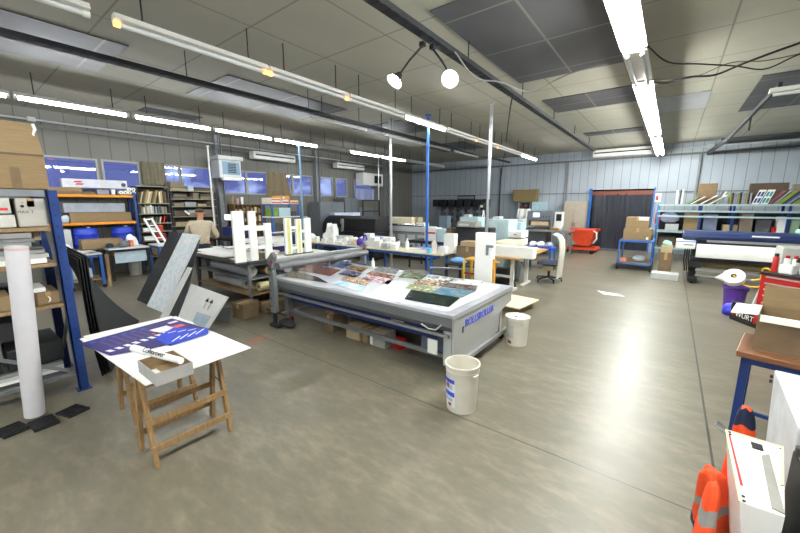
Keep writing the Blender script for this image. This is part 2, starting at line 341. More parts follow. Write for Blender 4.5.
for k, (a, b) in enumerate(((-6.0, -4.4), (-4.3, -2.7), (-1.6, .1), (.3, 1.9), (2.0, 3.55), (3.6, 5.2), (5.3, 6.5), (6.6, 8.2), (8.25, 9.85), (9.9, 11.6), (12.2, 13.9), (13.95, 16.0))):
    on = k not in (6, 3)
    strip_light(-.55, a, b, RZ, 'on' if on else 'off', f'{"bright" if on else "unlit"} twin tube lamp over the open floor, {ORD[k]} along its row', 'twin lamp row over the open floor', True)
for k, (a, b) in enumerate(((-3.4, -1.9), (-1.8, -.3), (4.9, 6.5), (7.2, 8.8), (8.9, 10.5), (10.9, 12.6))):  # first two lamps are added out of view to brighten camera-facing surfaces
    strip_light(-6.0, a, b, RZ, 'on' if k < 2 else 'off', f'{"lit" if k < 2 else "unlit"} strip light in the dark lamp row between two lit rows, {ORD[k]} along it', 'dark lamp row')
t = thing('strip_light', 'unlit strip light crossing under the ceiling by the steel brace', 'ceiling light', (2.0, 8.5, 3.6))
m = MB(); m.prism([(1.05, 8.42, 3.63), (1.05, 8.58, 3.63), (1.05, 8.54, 3.7), (1.05, 8.46, 3.7)], (2.4, 0, 0)); m.build('housing', white, t, .004)
m = MB(); m.cyl((1.1, 8.5, 3.6), (3.4, 8.5, 3.6), .025, n=10); m.build('tube', lamp_off, t, smooth=True)
for x in (1.4, 3.1):
    m = MB(); m.cyl((x, 8.5, 3.69), (x, 8.5, ZC), .008, n=6); m.build('hanger_rod', dark_st, t)
# dark cable trays
def tray(x, y0, y1, z, label):
    t = thing('cable_tray', label, 'cable tray', (x, (y0 + y1) / 2, z))
    m = MB(); m.box(x - .05, x + .05, y0, y1, z, z + .012); m.box(x - .06, x - .05, y0, y1, z, z + .06); m.box(x + .05, x + .06, y0, y1, z, z + .06)
    k = y0
    while k < y1: m.box(x - .055, x + .055, k, k + .05, z - .004, z + .002); k += .16
    m.build('channel', dark_st, t)
    m = MB(); m.tube([(x - .02, y0 + i * (y1 - y0) / 40, z + .03 + .012 * math.sin(i * 1.7)) for i in range(41)], .014, 6); m.build('cable', rubber, t, smooth=True)
    k = y0 + .6
    while k < y1:
        m = MB(); m.cyl((x, k, z + .01), (x, k, ZC), .008, n=6); m.build('hanger_rod', dark_st, t); k += 2.2
tray(-5.87, -2.5, 15.5, 3.63, 'dark perforated cable tray running high between two rows of strip lights')
tray(-2.43, -2.5, 14.5, 3.72, 'dark cable tray that carries the two floodlights')
# two floodlights on arms
def floodlight(base, head, aim, label):
    base = Vector(base); head = Vector(head); aim = Vector(aim).normalized()
    t = thing('floodlight', label, 'floodlight', base, 'floodlights on the cable tray')
    m = MB(); m.box(base.x - .03, base.x + .03, base.y - .03, base.y + .03, base.z - .05, base.z); m.build('mount_clamp', black, t, .005)
    m = MB(); m.tube([base - Vector((0, 0, .04)), base * .5 + head * .5, head], .012, 8); m.build('arm', dark_st, t, smooth=True)
    m = MB(); m.cyl(head - aim * .03, head + aim * .07, .045, .10, 20, cap=False); m.cyl(head - aim * .06, head - aim * .03, .04, .045, 20); m.build('reflector', black, t, smooth=True)
    m = MB(); m.cyl(head + aim * .045, head + aim * .06, .078, .082, 20); m.build('lens', bulb_on, t, smooth=True)
fb = onz(428, 42, 3.7)
floodlight(fb + Vector((-.05, -.04, 0)), onz(397, 78, 3.34), (-.15, -.62, -.75), 'floodlight on a long arm under the tray, tilted downwards')
floodlight(fb + Vector((.0, .1, 0)), onz(451, 77, 3.3), (.25, -.75, -.55), 'floodlight under the tray with its round lens facing out')
# ceiling cables
def cable(pts, r, mat, label, name='hanging_cable'):
    P = [Vector(p) for p in pts]; q = []
    for i in range(len(P) - 1):
        a = P[max(i - 1, 0)]; b = P[i]; c = P[i + 1]; d = P[min(i + 2, len(P) - 1)]
        for k in range(6):
            s = k / 6; q.append(.5 * ((2 * b) + (c - a) * s + (2 * a - 5 * b + 4 * c - d) * s * s + (3 * b - a - 3 * c + d) * s ** 3))
    q.append(P[-1]); m = MB(); m.tube(q, r, 6); return tag(m.build(name, mat, smooth=True), label, 'cable')
cable([onz(654, 82.5, 3.64), onz(667, 83, 3.64), onz(690, 77, 3.64), onz(715, 75, 3.64), onz(745, 63, 3.66), onz(800, 43, 3.72), onz(860, 25, 3.75)], .014, black, 'thick black cable slung below the ceiling from the bright twin lamp')
cable([onz(648, 46, 3.72), onz(668, 62, 3.62), onz(700, 64, 3.58), onz(735, 66, 3.55), onz(765, 69, 3.52), onz(800, 54, 3.55), onz(850, 38, 3.75)], .008, rubber, 'thin dark cable looping across the pale ceiling tiles')
cable([onz(640, 80, 3.75), onz(690, 78, 3.72), onz(730, 63, 3.72), onz(770, 60, 3.72), onz(840, 44, 3.78)], .007, M('brown_cable', '6f5a44', .6), 'thin brown cable along the thick black ceiling cable')
cable([onz(455, 52, 3.7), onz(476, 78, 3.6), onz(500, 82, 3.66), onz(530, 92, 3.7), onz(556, 80, 3.78), onz(578, 71, 3.8), onz(612, 62, 3.82)], .009, M('pale_cable', '8d8d88', .5), 'pale slack cable hanging between the floodlight tray and twin lamps')
cable([onz(514, 97, 3.7), onz(510, 110, 3.5), ony(505, 150, 15.), ony(500, 185, 15.6)], .012, rubber, 'black cable dropping from the tray towards the end wall')
# power drop poles
def pole(x, y, z0, z1, r, mat, label):
    t = thing('power_pole', label, 'pole', (x, y, z0)); m = MB(); m.cyl((x, y, z0 + .01), (x, y, z1), r, n=12); m.build('tube', mat, t, smooth=True)
    m = MB(); m.cyl((x, y, z0), (x, y, z0 + .03), r * 2.2, n=14); m.build('base_plate', mat, t); m = MB(); m.box(x - r * 1.4, x + r * 1.4, y - r * 1.4, y + r * 1.4, z1 - .04, z1); m.build('top_bracket', mat, t)
pole(-3.38, 7.72, .815, ZC, .035, alu, 'bare metal power pole rising from the cream drawing table')
pole(-4.7, 7.2, 0, 3.9, .035, blue_lt, 'bright blue power pole behind the long cluttered packing table')
p = onz(391, 240, .9); pole(p.x - .2, p.y + .25, 0, ZC, .04, alu, 'pale metal pole behind the white packaging heap')
pole(-8.84, 6.68, 0, 3.56, .03, M('pale_blue_pole', '7fa6cc', .4), 'pale blue pole beside the shelf of orange boxes')
p = onx(210.5, 180, -11.3); pole(-11.3, p.y, 0, 3.6, .024, white, 'slim white pole beside the man in the beige shirt')
p = onx(374, 190, -11.5); pole(-11.2, p.y, 0, ZC, .03, alu, 'thin pale pole near the net curtained window')
pole(-6.7, YF - .12, 0, 3.55, .03, dark_st, 'dark conduit pole standing against the end wall')
# conduit with junction box along the window wall, heaters, air unit
t = thing('electrical_conduit', 'grey conduit with a junction box along the ceiling edge above the windows', 'conduit', (XL + .12, 5, 3.74))
m = MB(); m.cyl((XL + .12, -1, 3.77), (XL + .12, 14, 3.77), .022, n=8); m.build('pipe', grey_lt, t, smooth=True)
yj = onx(30, 114, XL + .12).y
m = MB(); m.box(XL + .07, XL + .18, yj - .07, yj + .07, 3.72, 3.82); m.build('junction_box', grey_lt, t, .01)
for k in range(8):
    m = MB(); m.box(XL + .004, XL + .14, k * 1.8 - .02, k * 1.8 + .02, 3.745, 3.76); m.build('bracket', grey_st, t)
t = thing('electrical_conduit', 'pale conduit with a small box along the top of the end wall', 'conduit', (1, YF - .1, 3.82))
m = MB(); m.cyl((-.5, YF - .1, 3.85), (5, YF - .1, 3.85), .02, n=8); m.build('pipe', grey_lt, t, smooth=True)
m = MB(); m.box(.75, .92, YF - .18, YF - .02, 3.78, 3.92); m.build('junction_box', grey_lt, t, .01)
def heater(x0, x1, y0, y1, z0, z1, label, ax):
    t = thing('radiant_heater', label, 'heater', ((x0 + x1) / 2, (y0 + y1) / 2, z0), 'long white ceiling heaters')
    m = MB(); m.box(x0, x1, y0, y1, z0, z1); m.build('casing', white, t, .03)
    m = MB(); q = (z1 - z0)
    if ax == 'Y': m.box(x1, x1 + .012, y0 + .08, y1 - .05, z0 + q * .45, z0 + q * .62)
    else: m.box(x0 + .05, x1 - .05, y0 - .012, y0, z0 + q * .45, z0 + q * .62)
    m.build('slot', dark_st, t)
    for s in (.2, .8):
        xx = x0 + (x1 - x0) * (s if ax == 'X' else .5); yy = y0 + (y1 - y0) * (s if ax == 'Y' else .5)
        m = MB(); m.cyl((xx, yy, z1 - .01), (xx, yy, ZC), .01, n=6); m.build('hanger_rod', dark_st, t)
heater(-11.8, -11.5, 6.8, 8.5, 3.4, 3.66, 'long white heater hung beside the window wall near the air unit', 'Y')
heater(-11.8, -11.5, 10.6, 12.3, 3.4, 3.62, 'long white heater by the window wall above the grey cabinets', 'Y')
heater(-2.75, -.8, 16.2, 16.5, 3.7, 3.98, 'long white heater high on the end wall above the strip curtain', 'X')
t = thing('air_heater', 'boxy grey air heater hung on the wall between two windows', 'heater', (-11.35, 5.75, 2.68))
m = MB(); m.box(-11.72, -11.2, 5.45, 6.15, 2.68, 3.22); m.build('casing', grey_lt, t, .015)
m = MB(); m.box(-11.75, -11.12, 5.4, 6.2, 3.22, 3.34); m.build('hood', grey_lt, t, .01)
m = MB(); m.box(-11.2, -11.19, 5.55, 6.1, 2.78, 3.17); f = m.build('grille_frame', M('blue_grey_grille', '6f8ea6', .4), t)
m = MB()
for k in range(6): m.box(-11.19, -11.18, 5.72, 5.98, 2.84 + k * .05, 2.87 + k * .05)
m.build('grille_slats', dark_st, f)
m = MB(); m.box(-11.25, -11.1, 5.5, 6.1, 2.6, 2.68); m.build('outlet_tray', white, t, .01)
for y in (5.6, 6.0):
    m = MB(); m.cyl((-11.45, y, 3.33), (-11.45, y, ZC), .01, n=6); m.build('hanger_rod', dark_st, t)
# end-wall brace
t = thing('roof_brace', 'dark diagonal steel brace under the ceiling at the end wall', 'brace', (.9, 15, 3.5))
m = MB(); m.bar((.78, YF - .1, 3.62), (1.02, 13.4, 3.62), .06, .1); m.bar((1.02, 13.4, 3.62), (1.2, 8.75, 3.8), .05, .08); m.build('diagonal', dark_st, t)
m = MB(); m.bar((.95, 14.6, 3.72), (5.4, 14.6, 3.72), .12, .16); m.build('crossbeam', grey_dk, t)
m = MB(); m.cyl((1.3, 12.5, 3.65), (1.3, 12.5, ZC), .02, n=6); m.build('hanger_rod', dark_st, t)
# ================================================================== COMMON BUILDERS
def carton(b, label, mat=None, name='cardboard_box', tape=True, rz=0., group=None, lab=None, cat='box', face='y'):
    x0, x1, y0, y1, z0, z1 = b; c = ((x0 + x1) / 2, (y0 + y1) / 2, z0); mat = mat or card
    t = thing(name, label, cat, c, group)
    m = MB(rz, c); m.box(x0, x1, y0, y1, z0, z1); m.build('body', mat, t, min(.012, (z1 - z0) * .08))
    if tape:
        m = MB(rz, c); k = min(.03, (y1 - y0) * .12, (x1 - x0) * .12); ym = (y0 + y1) / 2; xm = (x0 + x1) / 2
        if face == 'x':
            m.box(x0 + .004, x1 + .002, ym - k, ym + k, z1 - .001, z1 + .002); m.box(x1 - .001, x1 + .002, ym - k, ym + k, z1 - (z1 - z0) * .3, z1 + .001)
        else:
            m.box(xm - k, xm + k, y0 - .002, y1 - .004, z1 - .001, z1 + .002); m.box(xm - k, xm + k, y0 - .002, y0 + .001, z1 - (z1 - z0) * .3, z1 + .001)
        m.build('tape', kraft, t)
    if lab:
        lm, u0, u1, v0, v1 = lab; m = MB(rz, c); zz0 = z0 + (z1 - z0) * v0; zz1 = z0 + (z1 - z0) * v1
        if face == 'x': m.box(x1, x1 + .003, y0 + (y1 - y0) * u0, y0 + (y1 - y0) * u1, zz0, zz1)
        else: m.box(x0 + (x1 - x0) * u0, x0 + (x1 - x0) * u1, y0 - .003, y0, zz0, zz1)
        m.build('paper_label', lm, t)
    return t
def board(b, label, mats, name='board', cat='board', group=None, rz=0., bevel=.002, tilt=None):
    x0, x1, y0, y1, z0, z1 = b; c = ((x0 + x1) / 2, (y0 + y1) / 2, z0); m = MB(rz, c); m.box(x0, x1, y0, y1, z0, z1)
    return tag(m.build(name, mats, bevel=bevel), label, cat, group)
def quadboard(p, t, label, mats, name='board', cat='board', group=None, n=1):   # four corners in order, thickened
    p = [Vector(q) for q in p]; g = [[p[0].lerp(p[1], j / n).lerp(p[3].lerp(p[2], j / n), i / n) for j in range(n + 1)] for i in range(n + 1)]
    m = MB(); m.slab(g, t); return tag(m.build(name, mats), label, cat, group)
def bottle(x, y, z, r, h, mat, capm, label, group=None, name='bottle'):
    t = thing(name, label, 'bottle', (x, y, z), group)
    m = MB(); m.lathe(x, y, [(.001, z), (r, z + .002), (r, z + h * .62), (r * .8, z + h * .72), (r * .36, z + h * .8), (r * .36, z + h * .86)], 14); m.build('body', mat, t, smooth=True)
    m = MB(); m.lathe(x, y, [(r * .44, z + h * .84), (r * .44, z + h), (.001, z + h)], 12); m.build('cap', capm, t, smooth=True); return t
def spray(x, y, z, r, h, mat, capm, label, group=None):
    t = thing('spray_can', label, 'spray can', (x, y, z), group)
    m = MB(); m.lathe(x, y, [(.001, z), (r, z + .002), (r, z + h * .78), (r * .7, z + h * .83)], 14); m.build('body', mat, t, smooth=True)
    m = MB(); m.lathe(x, y, [(r * .72, z + h * .8), (r * .72, z + h * .98), (.001, z + h)], 12); m.build('cap', capm, t, smooth=True); return t
def cup(x, y, z, r, h, mat, label, group=None, name='cup'):
    m = MB(); m.lathe(x, y, [(.001, z), (r * .8, z), (r, z + h), (r * .93, z + h), (r * .74, z + .008), (.001, z + .008)], 14); return tag(m.build(name, mat, smooth=True), label, 'cup', group)
def roll(a, b, r, mat, label, group=None, name='film_roll', core=None, cat='roll'):
    a = Vector(a); b = Vector(b); t = thing(name, label, cat, (min(a, b, key=lambda q: q.z).x, a.y, min(a.z, b.z) - r), group)
    m = MB(); m.cyl(a, b, r, n=20); m.build('wound_sheet', mat, t, smooth=True)
    d = (b - a).normalized(); m = MB(); m.cyl(a - d * .012, a, r * .42, n=14); m.cyl(b, b + d * .012, r * .42, n=14); m.build('core', core or card, t, smooth=True); return t
def tape_roll(x, y, z, r, h, mat, label, group=None):
    m = MB(); m.lathe(x, y, [(r, z), (r, z + h), (r * .6, z + h), (r * .6, z), (r, z)], 18); return tag(m.build('tape_roll', mat, smooth=True), label, 'tape roll', group)
def crumple(x, y, z, rx, ry, rz, mat, label, name='plastic_bag', cat='bag', seed=1, group=None):
    bm = bmesh.new(); bmesh.ops.create_icosphere(bm, subdivisions=4, radius=1); rnd = random.Random(seed)
    dirs = [Vector((rnd.gauss(0, 1), rnd.gauss(0, 1), rnd.gauss(0, 1))).normalized() for _ in range(26)]; amp = [rnd.uniform(.04, .26) for _ in dirs]
    for v in bm.verts:
        k = 1.
        for d, a in zip(dirs, amp): k += a * max(0, v.co.dot(d) - .72) * 2.2 - a * .35 * max(0, -v.co.dot(d) - .8) * 2
        k += .05 * math.sin(v.co.x * 13 + seed) * math.sin(v.co.y * 11) * math.sin(v.co.z * 12 + 1)
        c = v.co * k; v.co = Vector((c.x * rx, c.y * ry, max(c.z, -.8) * rz + rz * .8 + .004))
    me = bpy.data.meshes.new(name); bm.to_mesh(me); bm.free(); me.materials.append(mat)
    me.polygons.foreach_set('use_smooth', [True] * len(me.polygons)); me.set_sharp_from_angle(angle=.7)
    o = bpy.data.objects.new(name, me); C.objects.link(o); o.location = (x, y, z); LOC[o.name] = Vector((x, y, z)); return tag(o, label, cat, group)
def sheet(x, y, z, w, d, rz, mat, label, name='paper_sheet', cat='paper', curl=.006, group=None):
    m = MB(rz, (x, y, z)); n = 6
    g = [[(x - w / 2 + w * i / n, y - d / 2 + d * j / n, z + .002 + curl * ((i / n - .5) ** 2 * 4 + .4 * (j / n - .5) ** 2 * 4)) for j in range(n + 1)] for i in range(n + 1)]
    m.slab(g, .0016); return tag(m.build(name, mat, smooth=True), label, cat, group)
def table(x0, x1, y0, y1, h, label, topm, legm, thick=.03, leg=.045, shelf=None, name='work_table', rails=True, castors=False, inset=.03, rail_h=.05):
    t = thing(name, label, 'table', ((x0 + x1) / 2, (y0 + y1) / 2, 0))
    m = MB(); m.box(x0, x1, y0, y1, h - thick, h); m.build('table_top', topm, t, .004)
    zb = .09 if castors else 0
    for x in (x0 + inset, x1 - inset):
        for y in (y0 + inset, y1 - inset):
            m = MB(); m.box(x - leg / 2, x + leg / 2, y - leg / 2, y + leg / 2, zb, h - thick); l = m.build('leg', legm, t, .003)
            if castors:
                m = MB(); m.cyl((x - .015, y, .04), (x + .015, y, .04), .04, n=14); m.build('castor', rubber, l, smooth=True)
    if rails:
        m = MB(); a = inset; q = leg * .35
        m.box(x0 + a, x1 - a, y0 + a - q, y0 + a + q, h - thick - rail_h, h - thick); m.box(x0 + a, x1 - a, y1 - a - q, y1 - a + q, h - thick - rail_h, h - thick)
        m.box(x0 + a - q, x0 + a + q, y0 + a, y1 - a, h - thick - rail_h, h - thick); m.box(x1 - a - q, x1 - a + q, y0 + a, y1 - a, h - thick - rail_h, h - thick)
        m.build('rail_frame', legm, t)
    if shelf:
        for z in (shelf if isinstance(shelf, (list, tuple)) else [shelf]):
            m = MB(); m.box(x0 + inset, x1 - inset, y0 + inset, y1 - inset, z - .02, z); m.build('shelf', topm if legm is not blue_lt else chip, t, .003)
    return t
# ================================================================== CARDBOARD-LOADED RACK BESIDE THE TRESTLE TABLE
BEFORE = set(bpy.data.objects)
RX0, RX1, RY0, RY1 = -5.45, -4.54, -1.9, .64
t = thing('pallet_rack', 'tall blue steel rack loaded with boxes and boards beside the white tube', 'rack', ((RX0 + RX1) / 2, (RY0 + RY1) / 2, 0))
for y in (RY0, RY1 - .075):
    for x in (RX0, RX1 - .08):
        m = MB(); m.box(x, x + .08, y, y + .012, 0, 1.98); m.box(x, x + .012, y, y + .075, 0, 1.98); m.box(x + .068, x + .08, y, y + .075, 0, 1.98); m.box(x - .02, x + .1, y - .02, y + .095, 0, .008)
        u = m.build('upright', blue_st, t, .002)
        m = MB()
        for k in range(18): m.cyl((x + .079, y + .037, .15 + k * .1), (x + .0815, y + .037, .15 + k * .1), .008, n=8)
        m.build('slot_holes', dark_st, u)
    m = MB(); m.bar((RX0 + .04, y + .04, .2), (RX1 - .04, y + .04, .95), .025); m.bar((RX1 - .04, y + .04, 1.0), (RX0 + .04, y + .04, 1.8), .025); m.build('end_brace', grey_st, t)
for z, mt in ((1.98, grey_st), (1.645, chip), (1.31, chip), (.915, chip), (.20, grey_st)):
    m = MB(); m.box(RX1 - .07, RX1 - .02, RY0 + .08, RY1 - .08, z - .06 if z > 1.9 else z - .035, z - .001); m.box(RX0 + .02, RX0 + .07, RY0 + .08, RY1 - .08, z - .05, z - .001); m.build('beam', grey_st if mt is grey_st else chip, t, .003)
    if z > .5:
        m = MB(); m.box(RX0 + .01, RX1 - .025, RY0 + .08, RY1 - .08, z - .018, z); m.build('shelf', chip, t)
m = MB(); m.bar((RX1 - .06, -.5, .86), (RX1 - .06, .52, .22), .02, .03); m.build('front_brace', grey_st, t)
# the big carton with raised flaps on top
bx = (-5.38, -4.58, -1.0, .6)
t = thing('cardboard_box', 'big brown carton with raised flaps on top of the blue rack', 'box', (-5, -.2, 1.985))
m = MB(); m.box(bx[0], bx[1], bx[2], bx[3], 1.985, 2.29); m.build('body', card, t, .01)
m = MB(); m.hexa([(-4.6, bx[2], 2.29), (-4.58, bx[2], 2.29), (-4.58, bx[3], 2.29), (-4.6, bx[3], 2.29), (-4.64, bx[2] + .02, 2.56), (-4.62, bx[2] + .02, 2.56), (-4.62, bx[3] - .03, 2.56), (-4.64, bx[3] - .03, 2.56)]); m.build('flap', card, t, .004)
m = MB(); m.hexa([(-5.37, bx[3] - .02, 2.29), (-4.6, bx[3] - .02, 2.29), (-4.6, bx[3], 2.29), (-5.37, bx[3], 2.29), (-5.33, bx[3] - .07, 2.54), (-4.63, bx[3] - .07, 2.54), (-4.63, bx[3] - .05, 2.54), (-5.33, bx[3] - .05, 2.54)]); m.build('flap', card, t, .004)
m = MB(); m.tube([(-4.615, bx[3] - .035 + .01 * math.sin(k * 2.1), 2.56 - k * .045) for k in range(7)], .012, 6); m.build('torn_edge', paper, t, smooth=True)
m = MB(); m.box(-4.581, -4.577, bx[2] + .01, bx[3] - .004, 2.275, 2.292); m.build('seam', tape_dark, t)
m = MB(); m.box(-4.581, -4.5765, .37, .43, 1.995, 2.17); m.build('tape', card_dk, t)
wbox = M('greyish_white_carton', 'b9b4ab', .75, 0, .05)
X = RX1 - .045
def rackbox(y0, y1, z0, z1, dep, label, mat, lab=None, nm='cardboard_box'): return carton((X - dep, X, y0, y1, z0, z1), label, mat, nm, True, 0, None, lab, face='x')
t = rackbox(.365, .555, 1.65, 1.905, .7, 'greyish white carton printed with small marks, touching the blue post', wbox)
m = MB(); m.box(X, X + .002, .437, .543, 1.80, 1.88); m.build('pale_panel', M('label_grey', 'a8a5a0', .7), t)
m = MB(); m.cyl((X, .405, 1.835), (X + .0025, .405, 1.835), .013, n=16); m.cyl((X, .41, 1.865), (X + .0025, .41, 1.865), .007, n=3); m.build('handling_mark', ink, t)
text('printed_lettering', 'MAX T', .034, ink, t, face_mat((X + .002, .42, 1.783), (0, 1, 0), (0, 0, 1)), .001)
rackbox(-.05, .335, 1.77, 1.915, .6, 'small white carton with red and black print, upper of two by the rack edge', M('white_carton', 'c9c6c0', .7), (red_ink, .8, .95, .2, .35))
rackbox(-.05, .35, 1.65, 1.762, .6, 'small plain white carton, lower of two by the rack edge', M('white_carton', 'c9c6c0', .7))
for k, (z0, z1, mt, y1, l) in enumerate(((1.315, 1.36, foam, .5, 'white board stack on the middle rack shelf, lowest slab'), (1.363, 1.40, M('pale_grey_board', 'b4b2b0', .6), .52, 'pale grey board in the middle rack shelf stack'), (1.403, 1.445, M('grey_board', '8f8f8d', .6), .5, 'dull grey board topping the middle rack shelf stack'),
        (1.448, 1.47, grey_dk, .49, 'thin charcoal board lying on the pale rack stack'), (1.473, 1.515, M('grey_board', '8f8f8d', .6), .42, 'thick grey board under the two darker grey sheets'), (1.518, 1.55, M('mid_grey_board', '7c7e80', .6), .44, 'mid grey board below the topmost grey sheet'), (1.553, 1.6, M('grey_board', '8f8f8d', .6), .43, 'topmost dark edged grey board in the rack pile'))):
    board((X - .75, X - .01 * (k % 3), -1.2, y1, z0, z1), l, mt)
crumple(X - .10, .33, 1.603, .035, .045, .02, paper, 'torn scrap of white packing paper on the grey boards', 'packing_paper', 'paper', 3)
carton((X - .5, X - .1, .45, .5, 1.519, 1.6), 'small brown block of card beside the blue post on the grey boards', card_lt, 'cardboard_piece', False)
t = rackbox(.39, .545, .918, 1.04, .4, 'small brown carton with a white crescent mark on the lower shelf', card)
m = MB(); a = [(math.cos(q * .25 - 1.2) * .022, math.sin(q * .25 - 1.2) * .03) for q in range(11)]
m.prism([(X, .46 + u, .97 + v) for u, v in a] + [(X, .452 + u * .8, .97 + v) for u, v in a[::-1]], (.003, 0, 0)); m.build('crescent_mark', paper, t)
carton((X - .35, X - .02, .38, .46, 1.042, 1.085), 'little white carton lying on the crescent marked box', foam, 'white_box', False)
rackbox(.0, .23, .918, 1.05, .4, 'plain brown carton at the far end of the lower rack shelf', card)
for k in range(3): board((-5.2 + k * .02, -4.70 + k * .01, -.05 - .02 * k, .5, .205 + k * .035, .235 + k * .035), f'{["white edged", "grey edged", "dull grey"][k]} flat panel stored at the base of the blue rack', [foam, grey_lt, M('grey_board', '8f8f8d', .6)][k])
for k, (y0, y1, z0, z1, d, l) in enumerate(((-.6, .1, .32, .6, .7, 'black wrapped bundle low in the blue rack'), (.14, .52, .32, .52, .7, 'small black bundle low in the blue rack by its post'), (-.5, .34, .605, .86, .6, 'black carton on top of the low bundle in the blue rack'))):
    carton((X - d, X - .12, y0, y1, z0, z1), l, M('black_wrap', '16171a', .7), 'wrapped_bundle', False, face='x', cat='bundle')
for k in range(2): carton((X - .8, X - .45, -.6 + k * .02, .3 - k * .1, .918 + k * .15, 1.06 + k * .15), f'dark flat carton deep on the lower rack shelf, {["under", "on"][k]} its twin', M('black_wrap', '16171a', .7), tape=False, face='x')
for o in list(bpy.data.objects):
    if o not in BEFORE and o.parent is None: o.location.y += .055
# black sheets leaning on the rack end
blk = M('black_sheet_plastic', '08090a', .65, 0, .2, 4); edge = M('grey_sheet_edge', '5b6068', .4)
for k in range(4):
    g = []
    for i in range(9):
        s = i / 8; row = []
        for j in range(7):
            q = j / 6; top = Vector((-5.5 + q * .9 + .02 * k, .77 + .02 * k, 1.34 + .014 * k - .03 * q)); bot = Vector((-6.5 + q * 1.78 + .02 * k, 1.62 - q * .78 + .02 * k, .012 + .014 * k))
            p = top.lerp(bot, s); p.z -= .10 * math.sin(s * PI); p.z = max(p.z, .006 + .014 * k); p.y -= .02 * math.sin(s * PI); row.append(p)
        g.append(row)
    m = MB(); m.slab(g, .008); m.mat(1)
    for a, b in zip([r[0] for r in g][:-1], [r[0] for r in g][1:]): m.bar(a, b, .006, .009)
    tag(m.build('plastic_sheet', [blk, edge], smooth=True), f'large black plastic sheet leaning on the rack end, {ORD[k]} from the post', 'sheet', 'black sheets leaning on the rack')
# white tube on black base blocks
a = Vector((-4.24, .27, .032)); b = onz(16.5, 247, 1.52)
t = thing('paper_tube', 'tall white cardboard tube leaning upright on black blocks', 'tube', a)
d = (b - a).normalized(); m = MB(); m.cyl(a + d * .01, b, .068, .068, 28, cap=False); m.cyl(a + d * .01, b, .062, .062, 28, cap=False); m.build('wall', M('white_tube_card', 'd9d6dc', .5, 0, .03), t, smooth=True)
m = MB(); m.cyl(b - d * .02, b, .0685, .0685, 28, cap=False); m.build('rim', M('pinkish_rim', 'd8b9b6', .6), t, smooth=True)
m = MB(); m.cyl(a + d * .008, a + d * .02, .062, n=24); m.build('end_plug', foam, t)
for k, (px, py, w, r) in enumerate(((12, 431, .2, .25), (44, 424, .21, .1), (73, 412, .19, .35))):
    p = onz(px, py); t = thing('rubber_base_block', f'flat black ribbed block on the floor, {["at the rack foot", "under the white tube", "beyond the white tube"][k]}', 'block', p, 'black floor blocks', r)
    m = MB(); m.box(-w / 2, w / 2, -.08, .08, 0, .022); m.build('pad', rubber, t, .004, local=True)
    m = MB()
    for j in range(5): m.box(-w / 2 + .02 + j * w / 5.4, -w / 2 + .035 + j * w / 5.4, -.07, .07, .022, .028)
    m.build('ribs', black, t, local=True)
# ================================================================== TRESTLE TABLE
def trestle(x0, x1, y0, y1, h, label):
    t = thing('wooden_trestle', label, 'trestle', ((x0 + x1) / 2, (y0 + y1) / 2, 0), 'wooden trestles under the white board'); xm = (x0 + x1) / 2
    for sx, x in ((-1, x0), (1, x1)):
        for y in (y0, y1):
            m = MB(); m.bar((x, y, .0), (xm + sx * .035, y, h - .005), .045, .028, (0, 1, 0)); l = m.build('leg', wood_v, t, .002)
        for z in (.14, .33):
            s = z / h; xx = x + (xm + sx * .035 - x) * s; m = MB(); m.bar((xx + sx * .02, y0 - .02, z), (xx + sx * .02, y1 + .02, z), .018, .045); m.build('rail', wood, t, .002)
    m = MB(); m.box(xm - .06, xm + .06, y0 - .03, y1 + .03, h - .022, h); m.build('top_beam', wood, t, .003)
    for y in (y0, y1):
        m = MB(); m.tube([(xm - .09, y + .02, .40), (xm, y + .02, .38), (xm + .09, y + .02, .40)], .005, 6); m.build('hinge_stay', dark_st, t)
trestle(-3.04, -2.72, .70, 1.23, .683, 'pine A-frame trestle under the white board corner with the open tray')
trestle(-3.83, -3.44, .78, 1.26, .683, 'pine A-frame trestle under the purple poster end of the board')
m = MB(); m.hexa([(-4.0, .60, .684), (-2.6, .665, .684), (-2.63, 1.41, .684), (-4.03, 1.37, .684), (-4.0, .60, .692), (-2.6, .665, .692), (-2.63, 1.41, .692), (-4.03, 1.37, .692)])
tag(m.build('table_board', foam), 'large white board laid across two pine trestles as a table top', 'board')
m = MB(); m.hexa([(-4.03, .63, .6925), (-3.6, .66, .6925), (-3.66, 1.39, .6925), (-4.05, 1.33, .6925), (-4.03, .63, .699), (-3.6, .66, .699), (-3.66, 1.39, .699), (-4.05, 1.33, .699)])
tag(m.build('white_board', foam), 'second white board peeking out beneath the purple poster', 'board')
z = .7
pc = [onz(79, 344, z), onz(110, 355.5, z), onz(160, 346.5, z), onz(209, 329, z), onz(172, 318.5, z)]
m = MB(); m.prism(pc, (0, 0, .003)); m.mat(1)
def L2(u, v):     # across the poster: u along its long edge, v across
    a = pc[0].lerp(pc[4], u); b = pc[1].lerp(pc[3], u); return a.lerp(b, v) + Vector((0, 0, .0032))
def patch(m, u0, u1, v0, v1, sk=0.): m.prism([L2(u0, v0), L2(u0 + sk, v1), L2(u1 + sk, v1), L2(u1, v0)], (0, 0, .0006))
for k in range(7): patch(m, .12 + k * .075, .155 + k * .075, .2, .62)
m.mat(2)
for k in range(8): patch(m, .03 + k * .085, .075 + k * .085, .74 - .02 * k, .86 - .02 * k, .012)
patch(m, .6, .80, .30, .58); patch(m, .86, .97, .18, .26)
m.mat(3); patch(m, .80, .93, .42, .55); patch(m, .55, .62, .5, .6)
m.mat(4)
for k in range(6): patch(m, .06 + k * .1, .11 + k * .1, .12, .17)
